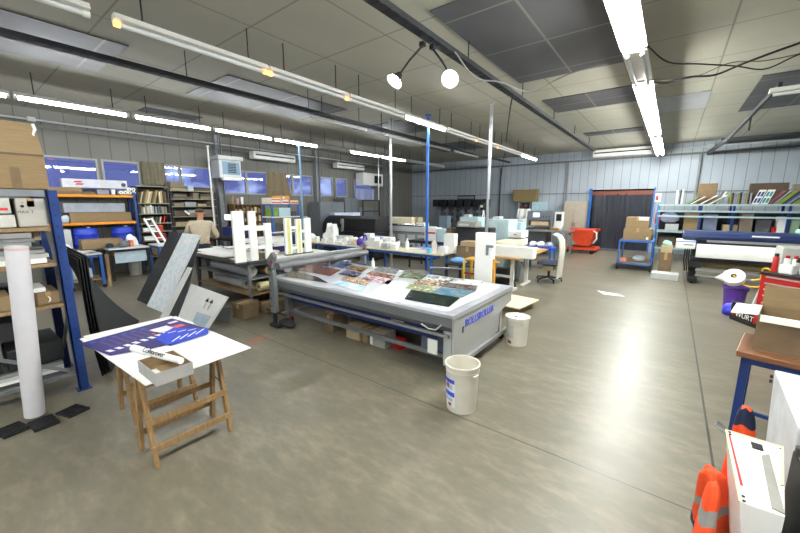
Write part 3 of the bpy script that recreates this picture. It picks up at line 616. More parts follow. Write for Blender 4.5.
tag(m.build('poster', [M('purple_poster_ink', '241a62', .6), M('mauve_poster_ink', '45366e', .6), M('white_poster_ink', 'e6e3ee', .4), M('pink_red_poster_ink', 'd2435c', .4), M('light_blue_poster_ink', '3450b8', .6)]), 'purple printed poster with white and pink blocks on the trestle board', 'poster')
bc = [onz(156, 338, .705), onz(173, 328, .705), onz(209, 328.5, .705), onz(208, 333.5, .705), onz(170, 345.5, .705), onz(157, 341, .705)]
m = MB(); m.prism(bc, (0, 0, .003)); m.mat(1)
for k in range(4):
    a = onz(172 + k * 8, 341.5 - k * 2.5, .7085); b = onz(180 + k * 8, 336 - k * 2.4, .7085); m.bar(a, b, .012, .001)
for k in range(3):
    a = onz(168 + k * 10, 333 - k * 1.2, .7085); b = onz(176 + k * 10, 331 - k * 1.2, .7085); m.bar(a, b, .01, .001)
tag(m.build('sign_panel', [M('bright_blue_ink', '1236b8', .6), paper]), 'bright blue sign with white chevron strokes lying on the poster', 'sign')
# open tray with printed roll
tx0, tx1, ty0, ty1 = -2.845, -2.515, .70, .925
t = thing('open_tray', 'open grey cardboard tray at the corner of the trestle board', 'tray', ((tx0 + tx1) / 2, (ty0 + ty1) / 2, .693)); tm = M('grey_tray_card', 'a3a09f', .6); zz = .78
for (a, b, c, d) in ((tx0, tx1, ty0, ty0 + .006), (tx0, tx1, ty1 - .006, ty1), (tx0, tx0 + .006, ty0 + .006, ty1 - .006), (tx1 - .006, tx1, ty0 + .006, ty1 - .006)):
    m = MB(); m.box(a, b, c, d, .693, zz); m.mat(1); q = .0012
    if b - a > d - c: (m.box(a + .006, b - .006, d, d + q, .696, zz - .001) if c == ty0 else m.box(a + .006, b - .006, c - q, c, .696, zz - .001))
    else: (m.box(b, b + q, c, d, .696, zz - .001) if a == tx0 else m.box(a - q, a, c, d, .696, zz - .001))
    m.build('side_wall', [tm, card], t)
m = MB(); m.box(tx0 + .006, tx1 - .006, ty0 + .006, ty1 - .006, .693, .697); m.build('tray_base', card, t)
m = MB(); m.box(tx0 + .05, tx0 + .15, ty0 + .03, ty0 + .09, .697, .7); m.build('paper_slip', paper, t)
a = Vector((-3.04, .735, .809)); b = Vector((-2.53, .862, .8065)); d = (b - a).normalized()
t = thing('paper_roll', 'rolled white print with black lettering resting in the open tray', 'roll', a)
m = MB(); m.cyl(a, b, .026, .022, 18); m.build('rolled_sheet', foam, t, smooth=True)
u = d.cross(Vector((0, 0, 1))).normalized(); nn = u.cross(d).normalized(); side = (u * .62 + nn * .78).normalized(); across = side.cross(d).normalized()
M4 = face_mat(a.lerp(b, .5) + side * .0255, d, across if across.z > 0 else -across)
text('lettering', 'Colvorover', .05, ink, t, M4, .0015)
# ================================================================== PRINT APPLICATION TABLE WITH ROLLER GANTRY
AX0, AX1, AY0, AY1, AZ = -4.95, -1.66, 3.06, 4.76, .72
t = thing('flatbed_table', 'big grey flatbed table with a roller gantry and colourful prints on top', 'table', ((AX0 + AX1) / 2, (AY0 + AY1) / 2, 0))
bedgrey = M('brushed_grey_panel', 'b4b5b3', .4, .25, .05, 20, stretch=(1, 1, 8))
m = MB(); m.box(AX0, AX1, AY0, AY1, AZ - .03, AZ - .004); m.build('bed_slab', bedgrey, t)
m = MB(); m.box(AX0 + .12, AX1 - .12, AY0 + .1, AY1 - .1, AZ - .004, AZ + .001); m.build('glass_surface', M('white_glass_bed', 'd4d8de', .12, 0, .03), t)
for (a, b, c, d) in ((AX0, AX1, AY0, AY0 + .1), (AX0, AX1, AY1 - .1, AY1), (AX0, AX0 + .12, AY0 + .1, AY1 - .1), (AX1 - .12, AX1, AY0 + .1, AY1 - .1)):
    m = MB(); m.box(a, b, c, d, AZ - .006, AZ + .006); m.build('edge_profile', M('silver_profile', 'c8cad6', .28, .5, .04), t, .004)
for y0, s in ((AY0, 1), (AY1, -1)):      # long side skirts, folded inwards
    m = MB(); m.prism([(AX0 + .02, y0 + s * .003, AZ - .03), (AX0 + .02, y0 + s * .0, AZ - .13), (AX0 + .02, y0 + s * .06, AZ - .2), (AX0 + .02, y0 + s * .12, AZ - .2), (AX0 + .02, y0 + s * .12, AZ - .03)], (AX1 - AX0 - .04, 0, 0)); m.build('side_skirt', M('dark_grey_skirt', '74777b', .4, .25, .05, 20, stretch=(8, 1, 1)), t)
    m = MB(); m.box(AX0 + .1, AX1 - .06, y0 + s * .02 - .02, y0 + s * .02 + .02, AZ - .255, AZ - .225); m.build('guide_rail', alu, t, .004)
m = MB(); m.prism([(AX1 - .02, AY0 + .02, AZ - .03), (AX1 - .02, AY1 - .02, AZ - .03), (AX1 - .02, AY1 - .02, .52), (AX1 - .02, AY1 - .42, .46), (AX1 - .02, AY1 - .46, .2), (AX1 - .02, AY0 + .02, .14)], (.018, 0, 0)); ep = m.build('end_panel', bedgrey, t)
m = MB(); m.box(AX1 - .003, AX1 + .004, AY0 + .02, AY1 - .02, AZ - .06, AZ - .03); m.build('folded_lip', alu, ep)
text('side_lettering', 'ROLLSROLLER', .122, blue_ink, ep, face_mat((AX1 + .001, 3.72, .565), (0, 1, 0), (0, 0, 1)), .002)
m = MB(); m.box(AX1, AX1 + .003, 3.27, 3.30, .48, .55); m.build('grey_badge', grey_dk, ep)
for x in (AX0 + .25, AX1 - .12):
    for y in (AY0 + .14, AY1 - .2):
        m = MB(); m.box(x - .05, x + .05, y - .04, y + .04, .1, AZ - .03); l = m.build('leg', grey_lt if x > -3 else grey_st, t, .004)
        m = MB(); m.cyl((x + .06, y - .015, .045), (x + .06, y + .015, .045), .045, n=18); m.build('castor', rubber, l, smooth=True)
        m = MB(); m.cyl((x + .06, y - .017, .045), (x + .06, y + .017, .045), .018, n=14); m.box(x + .045, x + .075, y - .018, y + .018, .055, .1); m.build('castor_hub', red, l)
m = MB(); m.box(AX1 - .12, AX1 - .06, AY1 - .32, AY1 - .26, .1, .45); m.build('black_post', black, t, .004)
for y in (AY0 + .14, AY1 - .2):
    m = MB(); m.box(AX0 + .25, AX1 - .12, y - .02, y + .02, .17, .22); m.build('lower_rail', grey_st, t, .003)
for x in (AX0 + .25, AX1 + .01):
    m = MB(); m.box(x - .02, x + .02, AY0 + .02, AY1 - .05, .13, .18); m.build('cross_rail', alu, t, .003)
m = MB(); m.box(AX0 + .3, AX1 - .3, AY1 - .26, AY1 - .24, .1, AZ - .04); m.build('light_block_panel', M('black_light_block', '17181a', .6), t)  # added panel that blocks light from behind and darkens the space underneath
m = MB(); m.box(AX0 + .3, AX1 - .3, AY0 + .16, AY0 + .19, .35, AZ - .04); m.build('blue_apron', M('navy_apron', '1c2c6c', .5), t)
m = MB(); m.cyl((AX0 + .2, AY0 + .06, .47), (-3.6, AY0 + .06, .47), .018, n=10); m.build('silver_tube', alu, t, smooth=True)
m = MB(); m.cyl((-2.5, AY0 + .025, .515), (-2.3, AY0 + .025, .515), .012, n=10); m.build('handle', chrome, t, smooth=True)
m = MB(); m.box(-1.98, -1.86, AY0 + .02, AY0 + .03, .24, .4); m.build('control_plate', foam, t)
m = MB(); m.tube([(-2.05, AY0 - .002, .56), (-1.95, AY0 - .01, .53), (-1.86, AY0 - .012, .535), (-1.80, AY0 - .003, .6)], .008, 6); m.build('hose', grey_lt, t, smooth=True)
# gantry
gx = -4.62
for y, nm in ((AY0 - .16, 'near'), (AY1 + .1, 'far')):
    m = MB(); m.prism([(gx - .06, y - .03, .24), (gx + .07, y - .03, .24), (gx + .07, y - .03, .62), (gx + .05, y - .03, 1.0), (gx + .10, y - .03, 1.1), (gx + .04, y - .03, 1.16), (gx - .07, y - .03, 1.06), (gx - .06, y - .03, .7)], (0, .06, 0)); p = m.build('gantry_post', grey_st, t, .004)
    m = MB(); m.cyl((gx + .055, y - .045, 1.02), (gx + .055, y - .03, 1.02), .022, n=14); m.build('stop_button', red, p, smooth=True)
    m = MB(); m.box(gx - .05, gx, y - .033, y - .03, .86, .96); m.build('warning_sticker', M('yellow_green_sticker', 'b9c43a', .5), p)
    m = MB(); m.cyl((gx + .02, y - .06, .93), (gx + .02, y - .02, .93), .05, n=18); m.cyl((gx + .02, y - .075, .93), (gx + .02, y - .06, .93), .012, n=8); m.build('hand_wheel', grey_dk, p, smooth=True)
    m = MB()
    for k in range(5): m.cyl((gx - .02, y - .034, .34 + k * .12), (gx - .02, y - .03, .34 + k * .12), .012, n=10)
    m.build('bolt', dark_st, p)
m = MB(); m.cyl((gx + .1, AY0 - .13, .955), (gx + .1, AY1 + .08, .955), .055, n=22); m.build('roller', M('grey_roller', '77787c', .35, .3), t, smooth=True)
m = MB(); m.box(gx - .05, gx + .03, AY0 - .13, AY1 + .08, 1.0, 1.05); m.build('gantry_beam', M('gantry_grey', 'a5a8ac', .35, .5), t, .006)
m = MB(); m.cyl((AX0 + .1, AY0 - .16, .245), (-4.35, AY0 - .16, .245), .012, n=8); m.box(gx - .1, gx + .1, AY0 - .2, AY0 - .12, .01, .06); m.box(gx - .03, gx + .03, AY0 - .18, AY0 - .14, .05, .25); m.build('floor_stand', dark_st, t)
# prints on the bed
def px_print(pts, key, label, cols, scale, seed):
    cols = cols if 'white' in label or 'cream' in label or 'pale' in label else [''.join('%02x' % int(int(q[i:i + 2], 16) * .62) for i in (0, 2, 4)) for q in cols]; P = [onz(x, y, AZ + .0075) for x, y in pts]; c = sum(P, Vector()) / len(P)
    m = MB(); m.prism(P, (0, 0, .003)); return tag(m.build('photo_print', print_mat(key, cols, scale, .22, seed)), label, 'print', 'prints on the flatbed table')
Ws = ['ffffff', 'f2f2f0']
rowsA = [([(404, 299), (411, 290), (460, 298), (449, 307)], 'print_black_green', 'black print with bright green figures at the table corner', ['0d1011', '121617', '171c1d', '1c2222', '2a6a30', '6ad050'], 7, 1),
 ([(428, 294), (441, 287), (476, 291), (462, 297.5)], 'print_sky_blue', 'sky blue print with a small dark shape next to the black one', ['5fa8d8', '7cc0ea', 'cfe6f2', '3f7ab8'], 5, 2),
 ([(372, 293), (388, 280), (407, 283), (401, 298)], 'sheet_white', 'plain white sheet between the two groups of prints', Ws, 3, 3),
 ([(330, 283), (340, 280.5), (366, 286.5), (360, 291.5)], 'print_light_blue', 'pale blue and white strip print along the silver edge', ['8cc4ea', 'cfe8f6', 'f4f8fa'], 6, 4),
 ([(283, 276), (293, 270.5), (318, 277), (328, 283)], 'print_dark_brown', 'dark brown night photo print beside the gantry', ['120c0b', '2a1712', '5a3222', 'a8754e'], 8, 5),
 ([(340, 280), (347, 274.5), (372, 280), (366, 286)], 'print_crowd', 'brown and cream crowd photo print by the pale blue strip', ['3a1e16', 'a0603f', 'e3c8a8', '2d2a3a', 'd9d2cc'], 18, 6),
 ([(298, 270), (311, 264), (341, 270), (330, 276)], 'print_orange_red', 'orange red autumn photo print near the roller', ['5b1c12', 'c2562a', 'e08a4a', '2a1a16'], 10, 7),
 ([(338, 274), (347, 270), (362, 273), (356, 278)], 'print_lilac', 'lilac blue portrait print in the middle of the bed', ['8a8cc8', 'c9cbe8', '6a6ab0', 'efeef6'], 6, 8),
 ([(362, 279), (369, 275), (394, 279), (388, 285)], 'print_pink_white', 'pale pink floral print beside the plain white sheet', ['f0e6ea', 'e2a9bb', '5a4a55', 'fbf6f4'], 14, 9),
 ([(366, 274), (372, 271), (396, 276), (392, 279.5)], 'print_red_orange', 'red and orange banner print above the pink floral one', ['7a2218', 'c9492b', 'e4a070', '3a2a2c'], 12, 10),
 ([(330, 265), (341, 261.5), (352, 264.5), (343, 268.5)], 'print_vivid_blue', 'vivid blue print close to the roller', ['2358c8', '4f86e2', '1a3a8c'], 6, 11),
 ([(345, 268.5), (352, 265.5), (368, 268), (362, 272)], 'print_amber', 'amber and brown print next to the vivid blue one', ['c26a2a', 'eab06a', '5a2c18'], 9, 12),
 ([(355, 263.5), (363, 260.5), (378, 263), (372, 266.5)], 'print_black_yellow', 'black print with a yellow mark at the far edge', ['14161a', '20242a', '3a3c30', 'd4cf3a'], 6, 13),
 ([(372, 270.5), (380, 266.5), (400, 269), (396, 274)], 'print_grey_street', 'grey street photo print behind the red banner print', ['55585c', '9a9ea2', 'd6d8da', '2a2c30'], 14, 14),
 ([(405, 288), (411, 284), (438, 287.5), (432, 293)], 'print_green_white', 'white print with green and tan specks above the black one', ['f2f0e8', 'b8ad8f', '6d8a4a', 'ffffff'], 14, 15),
 ([(441, 286.5), (448, 283), (478, 286), (476, 290.5)], 'print_maroon', 'maroon and grey print along the end profile', ['5a2626', '8c5a50', 'b9b2b0', '2a1c20'], 10, 16),
 ([(412, 283.5), (418, 280), (447, 282.5), (440, 286.5)], 'print_pastel', 'cream print with orange and black dashes in the middle', ['f7f3ea', 'e2b98a', '3a3632', 'fdfcfa'], 16, 17),
 ([(398, 277), (404, 273), (427, 275.5), (421, 279.5)], 'print_olive', 'green leafy photo print near the far side of the bed', ['3d5a2a', '7f9a55', 'c9d2b2', 'efeee6'], 14, 18),
 ([(424, 279.5), (430, 276), (456, 278.5), (450, 282.5)], 'print_mint_black', 'white print with black bars behind the cream one', ['f8f8f6', '2a2a2c', 'ffffff', '9aa89a'], 9, 19),
 ([(452, 282.5), (458, 278.5), (484, 281), (480, 286)], 'print_mono', 'mostly white print with a dark streak beside the white column', ['fbfbfb', 'e2e2e4', '26262a'], 8, 20),
 ([(306, 263.5), (316, 260.5), (330, 263), (322, 266.5)], 'print_plum', 'small plum and grey print under the roller', ['4a3550', '8a7a92', 'c8bfc8'], 10, 21),
 ([(402, 272.5), (408, 269), (432, 271), (427, 275)], 'print_taupe', 'taupe landscape print at the far edge of the bed', ['7a7064', 'b8ae9e', 'e4ded2', '4a4238'], 12, 22)]
for a in rowsA: px_print(a[0], a[1], a[2], a[3], a[4], a[5])
m = MB(); g = [[onz(430 + 32 * i / 4, 268.5 + 1.3 * i / 4 - 1.5 * j, AZ + .012 + .09 * j) for j in range(2)] for i in range(5)]; m.slab(g, .006); tag(m.build('clear_strip', M('pale_lilac_acrylic', 'dfe3f4', .25)), 'pale upright acrylic strip along the far side of the flatbed', 'strip')
q = onz(354, 263, AZ); cup(q.x, min(q.y + .25, 4.64), AZ + .007, .09, .06, M('clear_pale_dish', 'cdd6dc', .2), 'shallow pale dish at the far edge of the flatbed', name='dish')
q = onz(379, 266, AZ); bottle(q.x, min(q.y + .1, 4.7), AZ + .007, .03, .16, foam, foam, 'small white bottle on the flatbed near the far edge')
# tall white column standing at the far edge of the bed, on a yellow stool
WZ = .82
t = thing('foam_column', 'tall white foam column with a small dark notch standing behind the flatbed', 'column', (-2.08, 5.05, 0))
c0 = ony(475.5, 236, 5.05).x; c1 = ony(493, 236, 5.05).x
m = MB(); m.box(c0, c1, 5.05, 5.17, .0, ony(484, 233, 5.05).z); m.build('shaft', foam, t, .006)
m = MB(); xx = ony(486, 250, 5.05).x; m.box(xx, xx + .045, 5.04, 5.05, 1.08, 1.24); m.box(xx + .03, xx + .12, 5.04, 5.05, 1.2, 1.24); m.build('notch_bracket', grey_st, t)
m = MB(); m.box(c1 + .003, c1 + .03, 5.08, 5.14, .45, 1.02); m.box(c1 + .03, c1 + .09, 5.1, 5.13, .96, .99); m.build('edge_batten', M('amber_batten', 'd79a35', .5), t)
sb = onz(470, 277, .55); t = thing('step_stool', 'small yellow framed stool with a red bar beside the white column', 'stool', (-2.75, 5.6, 0))
x0, x1, y0, y1 = -2.78, -2.46, 5.46, 5.76
for x in (x0, x1):
    for y in (y0, y1): m = MB(); m.box(x - .015, x + .015, y - .015, y + .015, 0, .9); m.build('leg', yellow, t)
m = MB(); m.box(x0, x1, y0, y1, .9, .925); m.build('seat', M('amber_stool_board', 'd8a53c', .5), t); m = MB(); m.box(x0, x1, y0 - .012, y0 + .012, .66, .69); m.build('red_bar', red, t); m = MB(); m.box(x0 + .02, x1 - .02, y0 + .02, y1 - .02, .3, .32); m.build('shelf', black, t)
# things stored on the floor under the bed
def ub(px, py, w, d, h, label, mat=None, rz=0., **k):
    q = onz(px, py); return carton((q.x, q.x + w, max(q.y + .3, 3.27), max(q.y + .3, 3.27) + d, 0, h), label, mat, rz=rz, **k)
ub(302, 338, .2, .3, .25, 'brown carton under the flatbed next to the gantry foot', card_dk)
q = onz(302, 338); carton((q.x, q.x + .18, max(q.y + .33, 3.3), max(q.y + .33, 3.3) + .2, .252, .40), 'small carton stacked on the brown one under the flatbed', card)
ub(322, 347, .26, .22, .19, 'pale carton with a torn lid under the middle of the flatbed', card_lt, tape=False)
ub(350, 354, .26, .24, .2, 'grey carton with a white label under the flatbed', M('grey_carton', '9c9a96', .7), lab=(paper, .02, .2, .08, .95))
ub(341, 352, .1, .2, .2, 'narrow tan carton beside the grey labelled carton', card)
carton((-2.35, -2.0, 3.5, 3.8, 0, .4), 'blue grey crate under the end of the flatbed', M('blue_grey_crate', '6d7790', .6), name='crate', tape=False)
q = onz(325, 346); roll((q.x - .1, q.y + .55, .30), (q.x + .75, q.y + .55, .30), .035, grey_lt, 'grey wrapped tube lying under the flatbed on the cartons')
q = onz(380, 357); m = MB(); m.lathe(q.x, q.y + .4, [(.001, 0), (.09, 0), (.1, .1), (.03, .14), (.001, .14)], 14); tag(m.build('clamp_tool', red, smooth=True), 'dark red tool under the flatbed beside the grey carton', 'tool')
crumple(-4.55, 3.05, .0, .16, .09, .05, M('dark_rag_cloth', '2b2c30', .9), 'dark rag lying on the floor at the gantry foot', 'rag', 'cloth', 5)
m = MB(); p0 = onz(247, 344); p1 = onz(266, 336); m.bar(p0 + Vector((0, 0, .002)), p1 + Vector((0, 0, .002)), .03, .002); tag(m.build('floor_tape', orange), 'short strip of orange tape stuck on the floor near the gantry', 'tape')
# ================================================================== BUCKETS, PALLET
def bucket(p, rt, rb, h, label, lid, labcol):
    x, y = p.x, p.y; t = thing('plastic_bucket', label, 'bucket', (x, y, 0), 'white buckets')
    pr = [(.001, .004), (rb, 0), (rb * .3 + rt * .7, h * .72), (rt * .985, h * .84), (rt, h * .85), (rt, h * .88), (rt * .985, h * .885), (rt * .995, h - .02), (rt * 1.05, h - .018), (rt * 1.05, h)]
    if not lid: pr += [(rt * .97, h), (rt * .95, h - .03), (rb * .95, .012), (.001, .012)]
    m = MB(); m.lathe(x, y, pr, 40); b = m.build('body', M('bucket_plastic', 'ded9cd', .4, 0, .04), t, smooth=True)
    if lid:
        m = MB(); m.lathe(x, y, [(rt * 1.06, h - .02), (rt * 1.06, h + .008), (rt * .92, h + .008), (rt * .9, h), (.001, h)], 40); m.build('lid', M('lid_plastic', 'e7e3d6', .4, 0, .03), t, smooth=True)
        m = MB(); m.cyl((x - .01, y - .03, h), (x - .01, y - .03, h + .004), .018, n=12); m.build('lid_hole', ink, t)
        a0 = math.atan2(-y, -x); m = MB(); m.lathe(x, y, [(rt * 1.065, h - .1), (rt * 1.065, h + .004)], 6, a0 + .55, a0 + 1.0); m.build('tear_tab', M('lid_plastic', 'e7e3d6', .4), t, smooth=True)
    a0 = math.atan2(-y, -x)
    def arc(u0, u1, z0, z1, mat, nm, r=1.004):
        rr = lambda z: (rb + (rt - rb) * min(1, z / (h * .85))) * r
        m = MB(); m.lathe(x, y, [(rr(z0), z0), (rr((z0 + z1) / 2), (z0 + z1) / 2), (rr(z1), z1)], 14, a0 + u0, a0 + u1); return m.build(nm, mat, t, smooth=True)
    if labcol == 'blue':
        l = arc(-1.55, -.42, .05, h * .74, foam, 'paper_label')
        for u0, u1, z0, z1, mt in ((-1.5, -.45, h * .64, h * .73, blue_ink), (-1.5, -.45, h * .35, h * .45, blue_ink), (-1.4, -.6, h * .49, h * .6, M('pale_sky_ink', '9cc6e6', .5)), (-1.15, -.85, h * .53, h * .62, red_ink), (-1.0, -.7, h * .13, h * .2, M('brick_red_ink', 'a84a34', .5)), (-1.3, -.6, h * .24, h * .3, M('pale_sky_ink', '9cc6e6', .5))): arc(u0, u1, z0, z1, mt, 'label_print', 1.008)
        m = MB(); m.lathe(x, y, [(rt * 1.0, h - .1), (rt * 1.06, h - .09), (rt * 1.06, h - .075), (rt * 1.0, h - .07)], 8, a0 + .62, a0 + 1.1); m.build('grip', M('bucket_plastic', 'ded9cd', .4), t, smooth=True)
    else:
        arc(-1.1, -.3, h * .3, h * .75, M('grey_label_print', 'c3c0ba', .6), 'paper_label'); arc(-.9, -.5, .03, .07, M('brick_red_ink', 'a84a34', .5), 'label_print', 1.006)
bucket(onz(462, 411) + Vector((-.04, .06, 0)), .152, .133, .44, 'open white bucket with a blue label standing on the floor joint', False, 'blue')
bucket(onz(515, 346) + Vector((-.02, .1, 0)), .15, .132, .38, 'lidded white bucket beside the flatbed end panel', True, 'grey')
board((-2.38, -1.8, 5.72, 6.5, .115, .14), 'cream board lying on cartons on the floor behind the lidded bucket', cream, rz=-.12)
carton((-2.32, -1.86, 5.8, 6.4, 0, .113), 'flat brown carton on the floor beneath the cream board', card, tape=False, rz=-.12)
# ================================================================== LEANING PANELS BY THE ROLL TABLE
stone = print_mat('pale_blue_stone_print', ['fbfdfe', 'e4f1f9', 'ffffff', 'd6e8f4'], 9, .3, 3)
def lean(pts, t_, label, mats, n=4):
    P = [onz(*pts[0], .012), onz(*pts[1], .012)]; P += [Vector(pts[2]), Vector(pts[3])]; return quadboard(P, t_, label, mats, 'panel', 'panel', 'panels leaning by the roll table', n)
blk2 = M('black_gloss_panel', '1a1b1f', .2, 0, .2, 3)
def bx_(px, py, y): return tuple(ony(px, py, y))
lean(((137, 300), (153, 307), bx_(186, 233, 2.62), bx_(171, 231, 2.62)), .01, 'glossy black panel at the back of the leaning group', blk2)
lean(((147, 306), (164, 313), bx_(201, 235, 2.45), bx_(183, 233, 2.45)), .012, 'pale blue stone patterned panel leaning against the roll table', stone)
lean(((166, 313), (181, 320), bx_(200, 240, 2.66), bx_(190, 238, 2.66)), .008, 'dark grey panel tucked behind the pale blue stone panel', grey_dk)
lean(((160, 318), (166, 321), bx_(192, 268, 2.28), bx_(188, 267, 2.28)), .012, 'narrow white strip panel leaning in front of the dark grey one', foam)
lean(((176, 325), (206, 332), bx_(228, 297, 2.34), bx_(192, 284, 2.34)), .03, 'low white carton panel with black arrows leaning at the group end', foam)
low = bpy.data.objects['panel.004']; LOC[low.name] = Vector(low.location)
c_ = [onz(176, 325, .012), onz(206, 332, .012), ony(228, 297, 2.34), ony(192, 284, 2.34)]
def pq(u, v, o=.021):
    a = c_[0].lerp(c_[1], u); b = c_[3].lerp(c_[2], u); n = (c_[1] - c_[0]).cross(c_[3] - c_[0]).normalized(); n = -n if n.y > 0 else n; return a.lerp(b, v) + n * o
m = MB()
for u in (.62, .74):
    m.bar(pq(u, .55), pq(u, .72), .018, .004); m.prism([pq(u - .045, .72), pq(u + .045, .72), pq(u, .82)], pq(u, .5, .025) - pq(u, .5, .021))
m.build('arrow_print', ink, low)
m = MB(); m.prism([pq(.5, .12), pq(.92, .12), pq(.92, .42), pq(.5, .42)], pq(.5, .5, .025) - pq(.5, .5, .021)); m.build('pale_label', M('pale_blue_label', 'c3d3e2', .5), low)
P = [ony(208, 309, 2.31), ony(213, 304, 2.31)]
q = onz(213, 326); m = MB(); m.prism([(-5.65, 2.45, .0), (-5.45, 2.6, .0), (-5.35, 2.62, .26), (-5.55, 2.47, .26)], (.012, -.016, 0)); tag(m.build('panel', grey_st), 'small grey board leaning at the foot of the white carton panel', 'panel')
# ================================================================== ROLL TABLE WITH WHITE FOAM STANDS
TX0, TX1, TY0, TY1, TZ = -7.75, -5.66, 3.1, 4.95, .88
t = table(TX0, TX1, TY0, TY1, TZ, 'long white worktable on grey legs stacked with film rolls underneath', M('white_worktop_ply', 'e4e2da', .5, 0, .03), grey_st, .03, .045, None)
m = MB(); m.box(TX0 + .03, TX1 - .03, TY0 + .03, TY1 - .03, .26, .28); m.build('shelf', chip, t, .003)
m = MB(); m.box(TX0 + .03, TX1 - .03, TY0 + .03, TY1 - .03, .54, .555); m.build('shelf', grey_st, t, .003)
m = MB(); m.box(TX1 - .002, TX1 + .006, TY0, TY1, TZ - .028, TZ - .002); m.box(TX0, TX1, TY0 - .006, TY0 + .002, TZ - .028, TZ - .002); m.build('edge_band', M('ply_edge', 'b39a66', .6), t)
roll((-7.3, 3.3, .66), (-5.9, 3.3, .66), .1, M('silver_wrap', 'b9bbbd', .25, .4, .1), 'silver wrapped film roll on the upper shelf of the roll table')
roll((-7.2, 3.62, .65), (-5.85, 3.62, .65), .09, M('brown_wrap', '8d7350', .5), 'brown paper roll behind the silver one on the upper shelf')
roll((-6.6, 3.95, .65), (-5.75, 3.95, .65), .09, M('silver_wrap', 'b9bbbd', .25, .4, .1), 'second silver roll towards the gantry on the upper shelf')
roll((-5.8, 3.35, .38), (-5.8, 4.7, .38), .08, M('cream_film', 'ddd3a6', .4), 'cream film roll on the low shelf beside the gantry')
roll((-6.02, 3.3, .37), (-6.02, 4.6, .37), .08, card_lt, 'tan cardboard core roll behind the cream roll on the low shelf')
roll((-7.3, 3.35, .385), (-6.2, 3.35, .385), .1, grey_lt, 'grey film roll lying on the low shelf')
carton((-7.2, -6.3, 3.6, 4.2, .282, .47), 'long brown carton on the low shelf of the roll table', card_dk)
carton((-5.62, -5.34, 2.75, 3.06, 0, .26), 'worn brown carton on the floor beside the leaning white panel', card_dk, rz=.2)
carton((-5.6, -5.35, 3.2, 3.7, 0, .16), 'flat carton on the floor between the roll table and the gantry', card)
yel = M('pale_yellow_strip', 'd9d98a', .5)
def foam_stand(px0, px1, pb, cols, ptop, bars, label, yel_cols=(), z=TZ):
    t = None; X = onz((px0 + px1) / 2, pb, z).x
    ys = []
    a = onx(px0, pb, X).y; b = onx(px1, pb, X).y
    t = thing('foam_stand', label, 'display stand', (X - .06, (a + b) / 2, z), 'white foam stands on the roll table')
    for k, (u0, u1, pt) in enumerate(cols):
        y0 = onx(u0, pb, X).y; y1 = onx(u1, pb, X).y; zt = onx((u0 + u1) / 2, pt, X).z
        m = MB(); m.box(X - .05, X, y0, y1, z + .021, zt); c = m.build('column', foam, t, .004)
        if k in yel_cols: m = MB(); ym = (y0 + y1) / 2; m.box(X, X + .002, ym - .03, ym + .03, z + .03, zt - .01); m.build('yellow_strip', yel, c)
        ys.append((y0, y1))
    for k, (c0, c1, p0, p1) in enumerate(bars):
        m = MB(); z0 = onx((px0 + px1) / 2, p1, X).z; z1 = onx((px0 + px1) / 2, p0, X).z; m.box(X - .045, X - .012, ys[c0][1], ys[c1][0], z0, z1); m.build('cross_panel', foam, t, .003)
    m = MB(); m.box(X - .09, X + .03, a - .02, b + .02, z + .001, z + .02); m.build('foot_plate', grey_dk, t)
foam_stand(236, 273, 262, ((236, 247, 211), (252, 259, 211), (267, 273.5, 223)), 211, ((0, 1, 225, 230), (1, 2, 226, 231), (0, 1, 244, 248), (1, 2, 246, 250)), 'white foam stand of three uneven columns at the roll table corner')
foam_stand(287, 312, 254, ((286.5, 293, 218), (297.5, 303, 219), (306, 312, 218)), 218, ((0, 1, 226, 229), (0, 1, 246, 249), (1, 2, 230, 233), (1, 2, 241, 243)), 'white foam stand with pale yellow strips at the far end of the roll table', (0, 1))
for k, (px, py, w, d, mt, l) in enumerate(((212, 250, .7, .5, paper, 'large white print with red edge on the roll table'), (222, 254.5, .9, .45, paper, 'white printed sheet lying near the roll table front edge'), (232, 248, .4, .4, M('blush_paper', 'f1dfe4', .7), 'pale pink sheet beside the tall white foam stand'))):
    q = onz(px, py, TZ); sheet(q.x, q.y, TZ + .001 + k * .006, w, d, .05 * k, mt, l)
q = onz(222, 244, TZ); m = MB(); m.bar((-7.3, 3.74, TZ + .022), (-6.3, 3.82, TZ + .022), .04, .004); tag(m.build('red_strip', red_ink), 'thin red strip lying across the white prints', 'strip')
q = onz(222, 248.5, TZ); t = thing('drawing', 'purple grey pencil drawing of a low car shape on white paper', 'drawing', q)
m = MB(); m.prism([(q.x - .3, q.y - .12, TZ + .028), (q.x + .3, q.y - .12, TZ + .028), (q.x + .3, q.y + .12, TZ + .028), (q.x - .3, q.y + .12, TZ + .028)], (0, 0, .001)); m.build('sheet', paper, t)
m = MB(); m.tube([(q.x - .25 + k * .05, q.y + .03 * math.sin(k * .62), TZ + .031) for k in range(11)], .006, 5); m.tube([(q.x - .1 + k * .04, q.y + .05 * math.sin(k * .7), TZ + .031) for k in range(6)], .009, 5); m.build('pencil_line', M('purple_grey_pencil', '6c6282', .6), t)
m = MB(); m.bar(onz(219, 259, TZ + .012), onz(240, 256.5, TZ + .012), .06, .012); tag(m.build('ruler', black, bevel=.002), 'black straightedge on the front edge of the roll table', 'ruler')
m = MB(); m.bar(onz(253, 259.5, TZ + .012) + Vector((.0, 0, 0)), onz(263, 258.5, TZ + .012), .06, .014); tag(m.build('ruler', grey_dk, bevel=.002), 'short dark bar by the feet of the foam columns', 'ruler')
tb_bl = M('dark_blue_carton', '27306e', .6)
carton((-7.35, -6.35, 4.05, 4.5, TZ + .001, TZ + .14), 'dark blue flat carton under the long white foam board', tb_bl, tape=False)
board((-7.7, -6.2, 3.98, 4.4, TZ + .142, TZ + .2), 'long white foam board resting on the dark blue carton', foam, bevel=.004)
